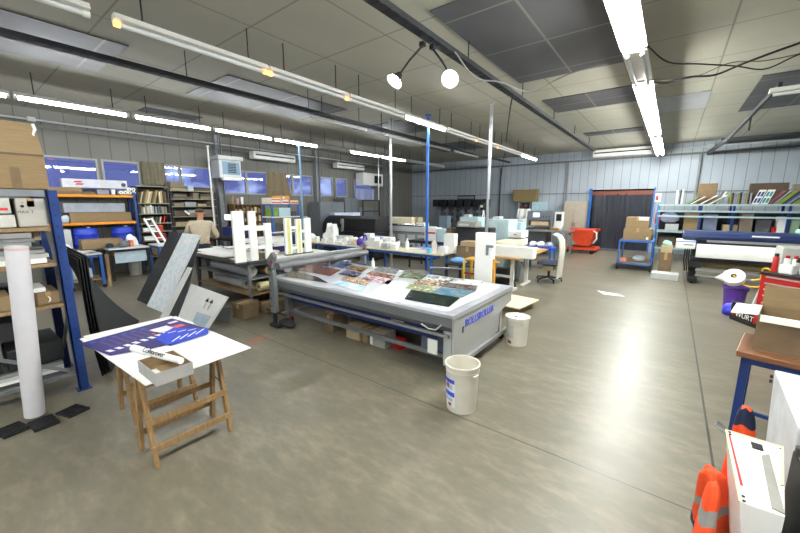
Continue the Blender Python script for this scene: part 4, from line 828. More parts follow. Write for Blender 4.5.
carton((-6.95, -6.4, 4.05, 4.38, TZ + .201, TZ + .29), 'white flat box lying on the long foam board', foam, 'white_box', False)
q = onz(268, 259, TZ); carton((q.x - .1, q.x + .02, q.y - .12, q.y - .02, TZ + .002, TZ + .12), 'small olive box at the foot of the uneven foam stand', M('olive_card', '6f6140', .7), tape=False)
crumple(-6.15, 3.85, TZ, .12, .14, .05, M('blush_film', 'ecd9cf', .5), 'crumpled pale film between the two white foam stands', 'packing_film', 'film', 8)
# ================================================================== ORANGE-BEAM RACK BY THE WINDOWS, BLUE DRUMS
OX0, OX1, OY0, OY1 = -11.93, -11.42, 1.35, 3.28
t = thing('pallet_rack', 'blue rack with two orange beams standing below the windows', 'rack', (-11.7, 2.3, 0))
for y in (OY0, OY1 - .07):
    for x in (OX0, OX1 - .08): m = MB(); m.box(x, x + .08, y, y + .06, 0, 2.17); m.build('upright', blue_st, t, .003)
for z in (2.10, 1.42, .6):
    for x in (OX0 + .02, OX1 - .06): m = MB(); m.box(x, x + .06, OY0 + .06, OY1 - .07, z - .07, z - .012); m.build('beam', orange_st, t, .004)
    m = MB(); m.box(OX0 + .01, OX1 - .01, OY0 + .06, OY1 - .07, z - .012, z); m.build('shelf', chip, t)
X = OX1
def yz(px, py): p = onx(px, py, X); return p.y, p.z
t = thing('long_box', 'long white carton with a red mark lying on top of the orange beam rack', 'box', (X - .2, 2.5, 2.24))
ya, yb = yz(62, 182)[0], yz(127, 182)[0]
m = MB(); m.box(X - .25, X - .02, ya, yb, 2.255, 2.46); m.build('body', M('lilac_white_carton', 'cfd0d8', .6), t, .008)
m = MB()
for k in range(2): m.prism([(X - .02, ya + .22 + k * -.03, 2.32 + k * .055), (X - .02, ya + .36 + k * -.03, 2.32 + k * .055), (X - .02, ya + .40 + k * -.03, 2.355 + k * .055), (X - .02, ya + .26 + k * -.03, 2.355 + k * .055)], (.003, 0, 0))
m.build('red_mark', red_ink, t)
m = MB(); m.cyl((X - .02, yb - .08, 2.35), (X - .015, yb - .08, 2.35), .05, n=16); m.build('end_hole', grey_dk, t)
board((X - .4, X - .03, OY0 + .1, yz(95, 188)[0], 2.101, 2.16), 'long brown board pack under the white carton on the rack top', card_dk)
board((X - .36, X - .02, OY0 + .15, yz(82, 188)[0], 2.162, 2.252), 'flat kraft pack directly beneath the long white carton', card)
carton((X - .3, X - .02, yz(97, 190)[0], yz(109, 190)[0], 2.101, 2.22), 'grey lilac box beside the brown board pack on the rack top', M('grey_lilac_card', '8f8c98', .7), tape=False)
cup((X - .1), yz(114, 190)[0], 2.101, .05, .13, foam, 'white plastic tub on the orange rack top', name='tub')
for k in range(4): q = yz(121.5 + k * 4.2, 192)[0]; roll((X - .2, q, 2.155), (X - .03, q, 2.155), .044, foam, f'small white paper roll at the rack top end, {ORD[k]} from the white tub', 'white rolls on the rack top')
for k in range(2): q = yz(128 + k * 4.5, 192)[0] + .02; roll((X - .2, q + .02, 2.245), (X - .03, q + .02, 2.245), .045, foam, f'white paper roll resting on the row of rolls, {["beside", "farther from"][k]} the tub', 'upper white rolls on the rack top')
carton((X - .4, X - .04, yz(64, 210)[0], yz(126, 210)[0], 1.66, 1.88), 'long blue grey carton on the upper level of the orange rack', M('blue_grey_card', '9aa0aa', .6), tape=False, face='x')
carton((X - .4, X - .02, yz(70, 217)[0], yz(132, 217)[0], 1.421, 1.655), 'long kraft carton on the lower orange beam', card, tape=False, face='x')
crumple(X - .08, yz(66, 217)[0] - .02, 1.421, .05, .07, .09, M('clear_film', 'c6d6e2', .3), 'crumpled clear film bag beside the kraft carton', 'plastic_bag', 'bag', 11)
for k, (px, l) in enumerate(((86, 'big blue plastic drum on the rack base, beside the brown carton on the desk'), (124, 'big blue plastic drum on the rack base, behind the white papers'))):
    y = onx(px, 235, -11.62).y; t = thing('plastic_drum', l, 'drum', (-11.66, y, .601), 'blue drums')
    m = MB(); m.lathe(-11.66, y, [(.001, .601), (.24, .601), (.25, .65), (.25, .85), (.262, .87), (.25, .89), (.25, 1.1), (.262, 1.12), (.25, 1.14), (.235, 1.24), (.2, 1.27), (.001, 1.27)], 26); m.build('body', blue_pl, t, smooth=True)
    m = MB(); m.cyl((-11.56, y + .05, 1.27), (-11.56, y + .05, 1.3), .035, n=12); m.build('bung', foam, t)
carton((X - .42, X - .05, yz(63, 236)[0], yz(72, 236)[0], .602, 1.26), 'tall pale grey speaker-like box at the rack end by the blue post', grey_lt, tape=False)
# grey desk with pale modesty panel
DXa, DXb, DYa, DYb, DH = -11.3, -10.62, 2.36, 3.2, .79
t = thing('office_desk', 'white topped desk with black legs and pale blue front panel', 'desk', (-11, 2.8, 0))
m = MB(); m.box(DXa, DXb, DYa, DYb, DH - .03, DH); m.build('desk_top', white, t, .004)
for x in (DXa + .04, DXb - .04):
    for y in (DYa + .03, DYb - .03): m = MB(); m.box(x - .025, x + .025, y - .025, y + .025, 0, DH - .03); m.build('leg', black, t)
m = MB(); m.box(DXb - .1, DXb - .085, DYa + .12, DYb - .06, .42, DH - .1); m.build('modesty_panel', M('pale_blue_panel', 'bcd0dc', .5), t); m = MB(); m.box(DXb - .06, DXb - .03, DYa + .05, DYb - .05, DH - .08, DH - .03); m.build('top_rail', black, t)
carton((-11.28, -10.98, 1.95, 2.75, DH + .001, DH + .23), 'brown carton on the desk by the blue drums', card, tape=False)
table(-11.35, -11.0, 1.55, 2.33, DH, 'low dark topped side table holding the brown carton', M('dark_top', '5a5650', .5), black, rails=False)
crumple(-10.78, 2.70, DH, .08, .1, .09, M('grey_wool', '6d7075', .9), 'grey woollen lump on the white desk', 'cloth_bundle', 'cloth', 13)
crumple(-10.84, 2.44, DH + .012, .07, .07, .06, M('dark_fabric', '2c2f3a', .9), 'dark fabric lump on the white desk corner', 'cloth_bundle', 'cloth', 14)
sheet(-10.78, 2.5, DH + .001, .25, .3, .2, M('cyan_paper', 'a9dbe8', .7), 'pale cyan paper sheet at the desk corner')
crumple(-11.05, 2.95, DH, .1, .12, .14, foam, 'crumpled white bag at the back of the desk', 'paper_bag', 'bag', 15)
carton((-10.93, -10.78, 2.84, 2.92, DH + .001, DH + .17), 'small orange and white packet beside the crumpled white bag', M('salmon_packet', 'd8836a', .6), tape=False)
t = thing('waste_bin', 'pale grey round waste bin under the white desk', 'bin', (-11.15, 3.0, 0)); m = MB(); m.lathe(-11.15, 2.98, [(.001, 0), (.13, 0), (.15, .44), (.155, .46), (.14, .46), (.12, .01), (.001, .01)], 20); m.build('body', M('grey_beige_bin', 'a5a49a', .5), t, smooth=True); m = MB(); m.lathe(-11.15, 2.98, [(.15, .44), (.16, .445), (.16, .465), (.145, .465)], 20); m.build('rim', grey_lt, t, smooth=True)
# small blue trolley table with papers
table(-10.95, -10.0, 1.5, 2.1, .78, 'blue framed castor table littered with red and white papers', M('pale_top', 'd9d6cd', .6), blue_lt, .025, .05, .2, 'trolley_table', castors=True)
for k, (x, y, w, d, r, mt, l) in enumerate(((-10.2, 1.72, .3, .2, .3, red_ink, 'red folder on the blue castor table'), (-10.35, 1.92, .3, .22, -.2, paper, 'white paper on the blue castor table, beside the red folder'), (-10.62, 1.82, .3, .25, .5, paper, 'white paper on the blue castor table, towards the wall'), (-10.65, 1.64, .2, .12, .1, red_ink, 'small red paper strip on the blue castor table'), (-10.12, 1.98, .22, .1, .7, grey_dk, 'dark paper strip at the blue castor table corner'))):
    sheet(x, y, .781 + k * .005, w, d, r, mt, l)
crumple(-10.4, 1.60, .781, .09, .07, .11, foam, 'white crumpled bag near the blue rack post', 'plastic_bag', 'bag', 17)
carton((-10.75, -10.35, 1.62, 1.95, .202, .42), 'pale blue white box on the lower shelf of the blue castor table', M('pale_blue_box', 'c5d2dc', .5), tape=False)
quadboard([(-9.97, 2.13, .012), (-9.92, 2.18, .012), (-10.28, 2.26, .72), (-10.33, 2.21, .72)], .02, 'narrow brown batten leaning between the castor table and desk', wood, 'batten', 'batten')
# white bench with blue legs and leaning white frames
table(-11.2, -10.5, 3.35, 4.3, .80, 'white bench with bright blue legs beside the grey desk', white, blue_lt, .03, .05)
for k, (y0, y1, dx, l) in enumerate(((3.42, 3.54, .28, 'white slotted frame leaning on the shelves above the blue legged bench'),)):
    t = thing('slotted_frame', l, 'frame', (-10.75, 3.5, .8)); 
    for s in (0, .17):
        m = MB(); m.bar((-10.62, y0 + s, .83), (-11.1, y0 + s - .12, 1.48), .05, .03); m.build('side_bar', foam, t)
    m = MB()
    for j in range(5): s = j / 4; m.bar((-10.62 - .48 * s, y0 - .12 * s, .82 + .64 * s), (-10.62 - .48 * s, y0 + .17 - .12 * s, .82 + .64 * s), .03, .03)
    m.build('rungs', foam, t)
# ================================================================== SHELVES ALONG THE WINDOW WALL
def shelf_unit(y0, y1, levels, label, top=2.36, x0=-11.95, x1=-11.58):
    t = thing('shelving_unit', label, 'shelving', ((x0 + x1) / 2, (y0 + y1) / 2, 0)); sm = M('olive_grey_shelf', '8b8873', .5, .1)
    for y in (y0, y1 - .035):
        for x in (x0, x1 - .035): m = MB(); m.box(x, x + .035, y, y + .035, 0, top); m.build('post', dark_st, t)
    for z in levels: m = MB(); m.box(x0, x1 + .005, y0 + .002, y1 - .002, z - .025, z); m.build('shelf', sm, t)
    m = MB(); m.box(x0 - .008, x0 - .002, y0, y1, .1, top); m.build('back_panel', M('dark_shelf_back', '3a3a38', .8), t)
S1 = shelf_unit(3.34, 4.12, (2.36, 1.89, 1.6, 1.33, 1.1, .85, .4), 'narrow dark shelving full of brown folders below the wall pier')
S2 = shelf_unit(4.16, 5.45, (2.26, 2.02, 1.8, 1.5, 1.22, .85, .4), 'wide dark shelving stacked with flat boxes behind the man', 2.28)
rnd = random.Random(4); fc = [M('folder_kraft', 'a08a5c', .75), M('folder_tan', 'b7a47c', .75), M('folder_brown', '6f5c3c', .75), M('folder_cream', 'cfc3a4', .75), M('folder_dark', '4a4338', .75)]
y = 3.4; k = 0
while y < 4.02 and k < 14:
    w = rnd.uniform(.028, .05); h = rnd.uniform(.3, .37); ln = .27 * h if k < 9 else 0
    m = MB(); m.hexa([(-11.9, y, 1.891), (-11.62, y, 1.891), (-11.62, y + w, 1.891), (-11.9, y + w, 1.891), (-11.9, y + ln, 1.891 + h), (-11.62, y + ln, 1.891 + h), (-11.62, y + w + ln, 1.891 + h), (-11.9, y + w + ln, 1.891 + h)])
    tag(m.build('folder', fc[(k * 3 + 1) % 5], bevel=.003), f'brown folder on the upper shelf of the narrow unit, {ORD[k]} from its lamp-row end', 'folder', 'folders on the upper shelf'); y += w + .004; k += 1; y += .1 if k == 9 else 0
y = 3.4; bc2 = [M('book_slate', '5d6468', .6), M('book_silver', 'a8adb0', .5), M('book_khaki', '8d8664', .6), M('book_ink', '2c3036', .6), M('book_pale', 'd2d0c8', .6)]
k = 0
while y < 4.03 and k < 17:
    w = rnd.uniform(.022, .045); h = rnd.uniform(.17, .25)
    m = MB(); m.box(-11.88, -11.63, y, y + w, 1.601, 1.601 + h); tag(m.build('book', bc2[(k * 2 + k // 3) % 5], bevel=.003), f'{["slate", "silver", "khaki", "ink dark", "pale"][(k * 2 + k // 3) % 5]} binder on the middle shelf of the narrow unit, {ORD[k]} along', 'binder', 'binders on the middle shelf'); y += w + .003; k += 1
for k in range(6):
    y = 3.42 + k * .1; m = MB(); m.hexa([(-11.88, y, 1.331), (-11.64, y, 1.331), (-11.64, y + .03, 1.331), (-11.88, y + .03, 1.331), (-11.88, y + .05, 1.331 + .18), (-11.64, y + .05, 1.331 + .18), (-11.64, y + .08, 1.331 + .18), (-11.88, y + .08, 1.331 + .18)])
    tag(m.build('folder', [fc[2], fc[4], fc[1], bc2[0], fc[3], red_ink][k], bevel=.003), f'leaning {["brown", "dark", "tan", "slate", "cream", "red"][k]} folder on the third shelf of the narrow unit', 'folder', 'folders on the third shelf')
for k, (a, b, z0, z1, mt, l) in enumerate(((3.4, 3.7, 1.101, 1.2, foam, 'white flat box on the fourth shelf of the narrow unit'), (3.72, 3.9, 1.101, 1.26, orange, 'orange box on the fourth shelf of the narrow unit'), (3.4, 3.66, .851, .96, foam, 'white flat box on the fifth shelf of the narrow unit'), (3.7, 3.95, .851, 1.02, red, 'red box on the fifth shelf of the narrow unit'), (3.45, 3.9, .401, .7, card_dk, 'dark brown carton at the bottom of the narrow unit'))):
    carton((-11.9, -11.62, a, b, z0, z1), l, mt, tape=False, face='x')
fb = [('taupe', M('flat_taupe', '7c7160', .75)), ('umber', M('flat_umber', '524738', .75)), ('grey', M('flat_grey', '8b9096', .7)), ('mauve', M('flat_mauve', '6a5f54', .7)), ('sand', M('flat_sand', 'a08f6c', .75)), ('pale blue', M('flat_pale_blue', 'a9bac4', .6))]
spec = [(4.2, 4.62, 2.261, 2.33, 4), (4.2, 4.56, 2.333, 2.5, 0), (4.66, 4.82, 2.261, 2.40, 5), (4.85, 5.4, 2.261, 2.37, 1),
        (4.22, 4.75, 2.021, 2.08, 1), (4.24, 4.6, 2.083, 2.16, 3), (4.78, 4.95, 2.021, 2.2, 3), (4.98, 5.4, 2.021, 2.1, 0), (5.0, 5.3, 2.103, 2.18, 1),
        (4.22, 4.5, 1.801, 1.9, 0), (4.54, 4.85, 1.801, 1.93, 2), (4.9, 5.15, 1.801, 1.87, 4), (5.18, 5.4, 1.801, 1.95, 1),
        (4.22, 4.55, 1.501, 1.66, 1), (4.6, 4.95, 1.501, 1.6, 0), (4.62, 4.9, 1.603, 1.68, 2), (5.0, 5.4, 1.501, 1.69, 3),
        (4.22, 4.6, 1.221, 1.33, 4), (4.65, 5.0, 1.221, 1.38, 1), (5.05, 5.4, 1.221, 1.3, 2), (4.22, 4.8, .851, 1.1, 1), (4.85, 5.4, .851, 1.05, 0), (4.25, 4.9, .401, .7, 0), (4.95, 5.4, .401, .66, 1)]
lv = {2.26: 'top', 2.02: 'second', 1.8: 'third', 1.5: 'fourth', 1.22: 'fifth', .85: 'sixth', .4: 'lowest'}
cnt = {}
for a, b, z0, z1, c in spec:
    base = max(q for q in lv if q <= z0); cnt[base] = cnt.get(base, 0) + 1
    carton((-11.9, -11.6, a, b, z0, z1), f'{fb[c][0]} flat box on the {lv[base]} shelf behind the man, {ORD[cnt[base] - 1]} there', fb[c][1], tape=False, group='flat boxes behind the man', face='x')
m = MB(); m.bar((-11.6, 4.62, 1.56), (-11.59, 4.5, 1.66), .03, .04); tag(m.build('paper_slip', paper), 'white slip of paper stuck out from the shelf behind the man', 'paper')
# drapes at the window piers
def drape(y0, y1, z0, z1, X, label, mt, flare=.0):
    g = []
    for i in range(10):
        s = i / 9; row = []
        for j in range(19):
            u = j / 18; yy = y0 + (y1 - y0) * u + flare * (s) * (u - .3); row.append((X + .03 * math.sin(u * 6 * PI) * (1 + .3 * s) + .02, yy, z1 + (z0 - z1) * s))
        g.append(row)
    m = MB(); m.slab(g, .008); t = tag(m.build('window_curtain', mt, smooth=True), label, 'curtain')
drape(3.62, 4.2, 2.40, 3.04, -11.9, 'olive grey drape bunched on the wall pier above the folders', M('olive_grey_cloth', '6f6a58', .9))
drape(7.52, 8.3, 2.02, 3.02, -11.9, 'brown curtain flaring out over the windows near the blue shelf', M('brown_cloth', '7d6f57', .9), .35)
drape(12.05, 13.35, 2.08, 2.6, -11.9, 'bluish net curtain over the last window by the corner', M('net_cloth', '9aa4cc', .8))
t = thing('roller_shutter_box', 'white boxed air unit above the net curtain near the room corner', 'air unit', (-11.7, 12.6, 2.75)); m = MB(); m.box(-11.9, -11.4, 12.1, 13.5, 2.72, 3.3); m.build('casing', white, t, .02); m = MB(); m.box(-11.4, -11.39, 12.85, 13.35, 2.85, 3.2); m.build('grille', dark_st, t); m = MB(); m.box(-11.99, -11.9, 12.3, 13.3, 2.85, 3.2); m.build('wall_mount', grey_st, t)
# ================================================================== MAN AT THE SHELVES
def person(px, py, d, face, label):
    rr = ray(px, py); base = Vector((rr.x * d, rr.y * d, 0)); t = tag(bpy.data.objects.new('person', None), label, 'person'); C.objects.link(t); t.location = base; t.rotation_euler.z = face; LOC[t.name] = base
    # local frame: +X forwards, +Y to his left, Z up
    def skinmesh(name, verts, edges, radii, mats, pick=None, parent=None, sub=2):
        me = bpy.data.meshes.new(name); me.from_pydata([Vector(v) for v in verts], edges, []); o = bpy.data.objects.new(name, me); C.objects.link(o)
        sk = o.modifiers.new('skin', 'SKIN'); sk.use_smooth_shade = True
        for i, r in enumerate(radii):
            v = me.skin_vertices[0].data[i]; v.radius = (r, r) if not isinstance(r, tuple) else r; v.use_root = (i == 0)
        s = o.modifiers.new('sub', 'SUBSURF'); s.levels = sub; s.render_levels = sub
        bpy.context.view_layer.update(); dg = bpy.context.evaluated_depsgraph_get(); fin = bpy.data.meshes.new_from_object(o.evaluated_get(dg)); bpy.data.objects.remove(o)
        fin.materials.clear()
        for q in mats: fin.materials.append(q)
        if pick:
            for p in fin.polygons: p.material_index = pick(p.center)
        for p in fin.polygons: p.use_smooth = True
        o = bpy.data.objects.new(name, fin); C.objects.link(o); o.parent = parent or t; return o
    V = []; E = []; R = []
    def vert(p, r, prev=None):
        V.append(p); R.append(r)
        if prev is not None: E.append((prev, len(V) - 1))
        return len(V) - 1
    pel = vert((0, 0, .94), (.15, .12)); sp = vert((.02, 0, 1.1), (.14, .115), pel); ch = vert((.07, 0, 1.30), (.16, .125), sp); nk0 = vert((.11, 0, 1.46), (.09, .08), ch)
    nk = vert((.145, 0, 1.53), .058, nk0); hd0 = vert((.18, 0, 1.60), (.075, .078), nk); hd = vert((.195, 0, 1.67), (.086, .09), hd0); ht = vert((.19, 0, 1.735), (.062, .066), hd)
    ns = vert((.285, 0, 1.635), .014, hd0)
    hands = []
    for s in (1, -1):
        hip = vert((0, s * .10, .88), .105, pel); kn = vert((.03, s * .115, .49), .066, hip); an = vert((-.02, s * .12, .10), .043, kn); hl = vert((-.03, s * .12, .045), .042, an); toe = vert((.16, s * .14, .03), .034, hl)
        sh = vert((.09, s * .2, 1.40), .072, ch); el = vert((.16, s * .31, 1.13), .048, sh); wr = vert((.38, s * .24, 1.06), .031, el); pm = vert((.45, s * .225, 1.05), (.038, .02), wr)
        er = vert((.19, s * .09, 1.655), .02, hd)
        for q in range(4):
            f0 = vert((.49, s * (.195 + q * .02), 1.05), .0095, pm); f1 = vert((.53 - abs(q - 1.5) * .006, s * (.193 + q * .021), 1.04), .0088, f0); vert((.555 - abs(q - 1.5) * .008, s * (.193 + q * .021), 1.02), .0075, f1)
        th = vert((.44, s * .19, 1.045), .0105, pm); vert((.48, s * .17, 1.035), .009, th)
    trousers = M('dark_trousers', '2a2c33', .85); shirt = M('beige_shirt', 'c2b49c', .85, 0, .08, 14); shoe = M('dark_shoe', '1c1b1b', .6)
    body = skinmesh('body', V, E, R, [skin, trousers, shoe], lambda c: 2 if c.z < .1 else (1 if c.z < .98 and c.x < .3 else 0))
    V = []; E = []; R = []
    pel = vert((0, 0, .90), (.175, .145)); sp = vert((.015, 0, 1.1), (.175, .145), pel); ch = vert((.06, 0, 1.30), (.19, .15), sp); nk0 = vert((.115, 0, 1.46), (.10, .088), ch); vert((.135, 0, 1.50), .07, nk0)
    for s in (1, -1):
        sh = vert((.085, s * .205, 1.40), .09, ch); el = vert((.155, s * .32, 1.13), .066, sh); vert((.345, s * .25, 1.07), .046, el)
    skinmesh('shirt', V, E, R, [shirt])
    V = []; E = []; R = []
    a = vert((.158, 0, 1.66), (.10, .102)); b = vert((.172, 0, 1.71), (.108, .106), a); vert((.18, 0, 1.755), (.082, .082), b)
    skinmesh('hair', V, E, R, [M('grey_brown_hair', '4f443a', .9, 0, .2, 40)])
    m = MB()
    for s in (1, -1): m.cyl((.272, s * .035, 1.672), (.282, s * .035, 1.672), .012, n=10)
    m.mat(1); m.box(.262, .272, -.028, .028, 1.585, 1.593); e_ = m.build('eyes_and_mouth', [ink, M('lip', '8c4a44', .6)], t, local=True)
    return t
person(198, 206, 7.9, math.radians(150), 'man in a beige shirt seen from behind, working at the shelves')
# ================================================================== WOODEN PIGEONHOLES, BLUE SHELF, COUNTERS BEHIND
t = thing('pigeonhole_rack', 'brown wooden pigeonhole rack under the windows behind the foam stands', 'rack', (-11.5, 6.5, 0)); pw = M('dark_brown_wood', '7a5d38', .65, 0, .2)
y0, y1 = 5.98, 7.1
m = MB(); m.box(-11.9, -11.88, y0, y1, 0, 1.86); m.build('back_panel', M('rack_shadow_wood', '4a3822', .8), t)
for k in range(7): z = .1 + k * .29; m = MB(); m.box(-11.88, -11.5, y0, y1, z, z + .02); m.build('shelf', pw, t)
for k in range(9): y = y0 + k * (y1 - y0 - .02) / 8; m = MB(); m.box(-11.88, -11.49, y, y + .02, 0, 1.86); m.build('divider', pw, t)
rnd = random.Random(9)
for r in range(3):
    for k in range(8):
        y = y0 + .03 + k * (y1 - y0 - .02) / 8; z = .972 + r * .29 + .02; h = rnd.uniform(.1, .22)
        m = MB(); m.box(-11.85, -11.52, y, y + .09, z, z + h); tag(m.build('card_bundle', [card, card_dk, fc[0], fc[3]][(k + r) % 4], bevel=.004), f'bundle of cards in the pigeonhole rack, {ORD[r]} row up, {ORD[k]} hole', 'bundle', 'card bundles in the pigeonholes')
for k, (y, r, h, mt, l) in enumerate(((5.98, .05, .26, fc[0], 'brown tub'), (6.15, .06, .2, M('pinkish_tub', 'b09090', .6), 'pinkish tub'), (6.32, .05, .24, foam, 'white tub'))): cup(-11.65, y + .03, 1.861, r, h, mt, l + ' on top of the pigeonhole rack', name='tub')
# blue shelf with orange and white boxes
bx0, bx1, by0, by1 = -9.1, -8.62, 5.55, 6.62
bx1 = -8.62; by0 = onx(273, 230, bx1).y; by1 = onx(300.5, 230, bx1).y; bx0 = ony(263, 230, by0).x
t = thing('shelf_rack', 'blue framed open shelf carrying orange and white boxes', 'shelf', ((bx0 + bx1) / 2, (by0 + by1) / 2, 0))
for x in (bx0 + .025, bx1 - .025):
    for y in (by0 + .025, by1 - .025): m = MB(); m.box(x - .022, x + .022, y - .022, y + .022, 0, 1.86); m.build('post', blue_lt, t)
for z in (1.86, 1.52, 1.1, .7):
    m = MB(); m.box(bx0, bx1, by0, by1, z - .03, z); m.build('shelf', white if z < 1.8 else blue_lt, t)
oy = (by1 - by0)
ow = M('orange_white_carton', 'e9dccb', .6)
for k, (a, b, z0, z1, mt, l, lab) in enumerate(((0.0, .36, 1.861, 1.95, ow, 'white and orange carton on the blue shelf top, lowest by the corner', (orange, .05, .95, .3, .6)), (.0, .34, 1.952, 2.03, ow, 'white and orange carton stacked on the corner one', (orange, .05, .95, .3, .6)), (.38, .62, 1.861, 1.98, foam, 'red banded white carton in the middle of the blue shelf top', (red_ink, .05, .95, .25, .6)), (.36, .66, 1.982, 2.09, M('amber_carton', 'e0a04c', .6), 'amber carton topping the middle of the blue shelf', (foam, .1, .4, .3, .7)), (.68, .98, 1.861, 1.97, M('peach_carton', 'e3bf9a', .6), 'peach striped carton at the pole end of the blue shelf top', (orange, .1, .9, .2, .5)))):
    carton((bx0 + .03, bx1 - .01, by0 + oy * a, by0 + oy * b, z0, z1), l, mt, tape=False, lab=lab, face='x')
for k, (a, b, z0, z1, mt, l) in enumerate(((.08, .25, 1.521, 1.74, green_ink, 'green book box'), (.28, .7, 1.521, 1.76, paleblue, 'pale blue carton'), (.72, .93, 1.521, 1.66, grey_dk, 'dark box'), (.05, .35, 1.101, 1.3, grey_dk, 'charcoal case'), (.4, .8, 1.101, 1.32, card, 'brown carton'), (.1, .6, .701, .95, foam, 'white carton'), (.62, .95, .701, .98, navy, 'navy case'))):
    carton((bx0 + .06, bx1 - .05, by0 + oy * a, by0 + oy * b, z0, z1), f'{l} on the {["second", "third", "lowest"][0 if z0 > 1.4 else 1 if z0 > 1 else 2]} level of the blue shelf', mt, tape=False, face='x')
# dark counter with screens between the man and the pigeonholes
cx0, cx1 = ony(216, 232, 5.0).x, ony(242, 232, 5.0).x
t = table(cx0, cx1 + .3, 4.9, 5.48, .92, 'dark counter with screens beyond the white foam board', M('charcoal_top', '2e3036', .5), dark_st, .05, .06, .4)
q = FB(215, 238, 229, 238, 4.96, .5, .921); carton((q[0], q[1], 5.2, 5.46, .921, 1.18), 'dark blue box on the dark counter', tb_bl, tape=False)
def screen(px0, px1, pt, pb, Y, zb, label, mt):
    b = FB(px0, px1, pt, pb, Y, .04); t = thing('computer_screen', label, 'screen', ((b[0] + b[1]) / 2, Y, zb))
    m = MB(); m.box(b[0], b[1], Y, Y + .04, b[4], b[5]); m.build('case', grey_dk, t, .005); m = MB(); m.box(b[0] + .012, b[1] - .012, Y - .003, Y, b[4] + .012, b[5] - .012); m.build('display', mt, t)
    xm = (b[0] + b[1]) / 2; m = MB(); m.box(xm - .025, xm + .025, Y + .04, Y + .07, zb + .015, b[5] - .05); m.box(xm - .1, xm + .1, Y - .02, Y + .12, zb, zb + .015); m.build('stand', black, t)
screen(224.5, 231.5, 214, 220.5, 5.32, 1.181, 'small white lit screen on the dark counter', M('white_display', 'eef0f4', .4, emit=(.9, .93, 1), es=.8))
screen(236, 244, 213.5, 221.5, 5.04, .921, 'blue white computer screen beside the foam stand', screen_on)
carton((cx1 - .75, cx1 - .25, 4.95, 5.15, .922, .97), 'grey keyboard tray and papers in front of the dark blue box', grey_dk, tape=False, name='keyboard_tray')
# ================================================================== LONG PACKING TABLE WITH WHITE CLUTTER
PX0, PX1, PY0, PY1, PZ = -7.95, -3.72, 6.3, 7.08, .81
t = thing('packing_table', 'long cream packing table on blue legs crowded with white clutter', 'table', ((PX0 + PX1) / 2, (PY0 + PY1) / 2, 0))
m = MB(); m.box(PX0, PX1, PY0, PY1, PZ - .03, PZ); m.build('table_top', cream, t, .004)
for x in (PX0 + .25, -5.9, PX1 - .3):
    for y in (PY0 + .05, PY1 - .05): m = MB(); m.box(x - .025, x + .025, y - .025, y + .025, 0, PZ - .03); m.build('leg', blue_lt, t)
m = MB(); m.box(PX0 + .1, PX1 - .1, PY0 + .04, PY0 + .07, PZ - .09, PZ - .03); m.box(PX0 + .1, PX1 - .1, PY1 - .07, PY1 - .04, PZ - .09, PZ - .03); m.build('rail_frame', blue_lt, t)
m = MB(); m.box(PX0 + .2, PX1 - .25, PY0 + .1, PY1 - .1, .22, .24); m.build('shelf', grey_dk, t)
REG = []
def spot(x, y, w, d, h):       # the nearest free place on the table top for a footprint
    best = None; x = min(max(x, PX0 + .03), PX1 - w - .03)
    for i in range(-24, 25):
        for j in range(0, 15):
            xx = x + i * .07; yy = PY0 + .015 + j * .05
            if yy + d > PY1 - .01 or xx < PX0 + .02 or xx + w > PX1 - .02: continue
            if any(xx < b[1] and xx + w > b[0] and yy < b[3] and yy + d > b[2] for b in REG): continue
            c = abs(xx - x) + 1.5 * abs(yy - y)
            if best is None or c < best[0]: best = (c, xx, yy)
    if best is None:
        print('NOSPOT', x, w, d); return None
    REG.append((best[1] - .004, best[1] + w + .004, best[2] - .004, best[2] + d + .004)); return best[1], best[2]
REG += [(-4.78, -4.62, 7.08, 7.3)] + [(onz(px, py, PZ).x - .06, onz(px, py, PZ).x + .06, PY0 + a, PY0 + a + .12) for px, py, a in ((432, 245, .26), (426, 243, .44))]
def pk(px, py): return onz(px, py, PZ)
def put(px, py, w, d, h, label, mat, **k):
    q = pk(px, py); x = q.x; y = min(max(q.y, PY0 + .02), PY1 - d - .01); x, y = spot(x, y, w, d, h); return carton((x, x + w, y, y + d, PZ + .001, PZ + .001 + h), label, mat, tape=False, **k)
wf = M('white_film', 'f0f0ee', .45)
REG.append((pk(366, 237).x - .3, pk(366, 237).x + .24, PY1 - .32, PY1 - .08)); q = pk(366, 237); t = thing('packing_bag', 'tall white paper bag with two peaked ends on the packing table', 'bag', (q.x, PY1 - .2, PZ))
x = q.x; m = MB(); m.prism([(x - .28, PY1 - .3, PZ + .02), (x + .22, PY1 - .3, PZ + .02), (x + .2, PY1 - .3, PZ + .28), (x + .14, PY1 - .3, PZ + .5), (x + .03, PY1 - .3, PZ + .32), (x - .06, PY1 - .3, PZ + .52), (x - .14, PY1 - .3, PZ + .26), (x - .28, PY1 - .3, PZ + .18)], (0, .2, 0)); m.build('body', wf, t, .02)
m = MB(); m.box(x - .2, x + .1, PY1 - .302, PY1 - .3, PZ + .05, PZ + .12); m.build('fold', grey_lt, t)
put(327, 240, .42, .3, .17, 'pale grey open box at the dark machine end of the packing table', grey_lt)
wf = M('white_film', 'f0f0ee', .45)
for k, (px, py, rx, ry, rz, l) in enumerate(((340, 243, .2, .12, .06, 'low white film heap by the pale grey box on the packing table'), (351, 240, .22, .14, .09, 'crumpled white film heap in the packing clutter'), (361, 241.5, .18, .13, .08, 'white film heap in front of the purple bag'), (355, 236, .25, .16, .10, 'big white film heap towards the black machine'))):
    q = pk(px, py); rx *= .6; ry *= .7; sp_ = spot(q.x - rx * 1.25, q.y - ry, rx * 2.5, ry * 2.5, .1); crumple(sp_[0] + rx * 1.25, sp_[1] + ry * 1.25, PZ, rx, ry, rz, wf, l, 'packing_film', 'film', 20 + k)
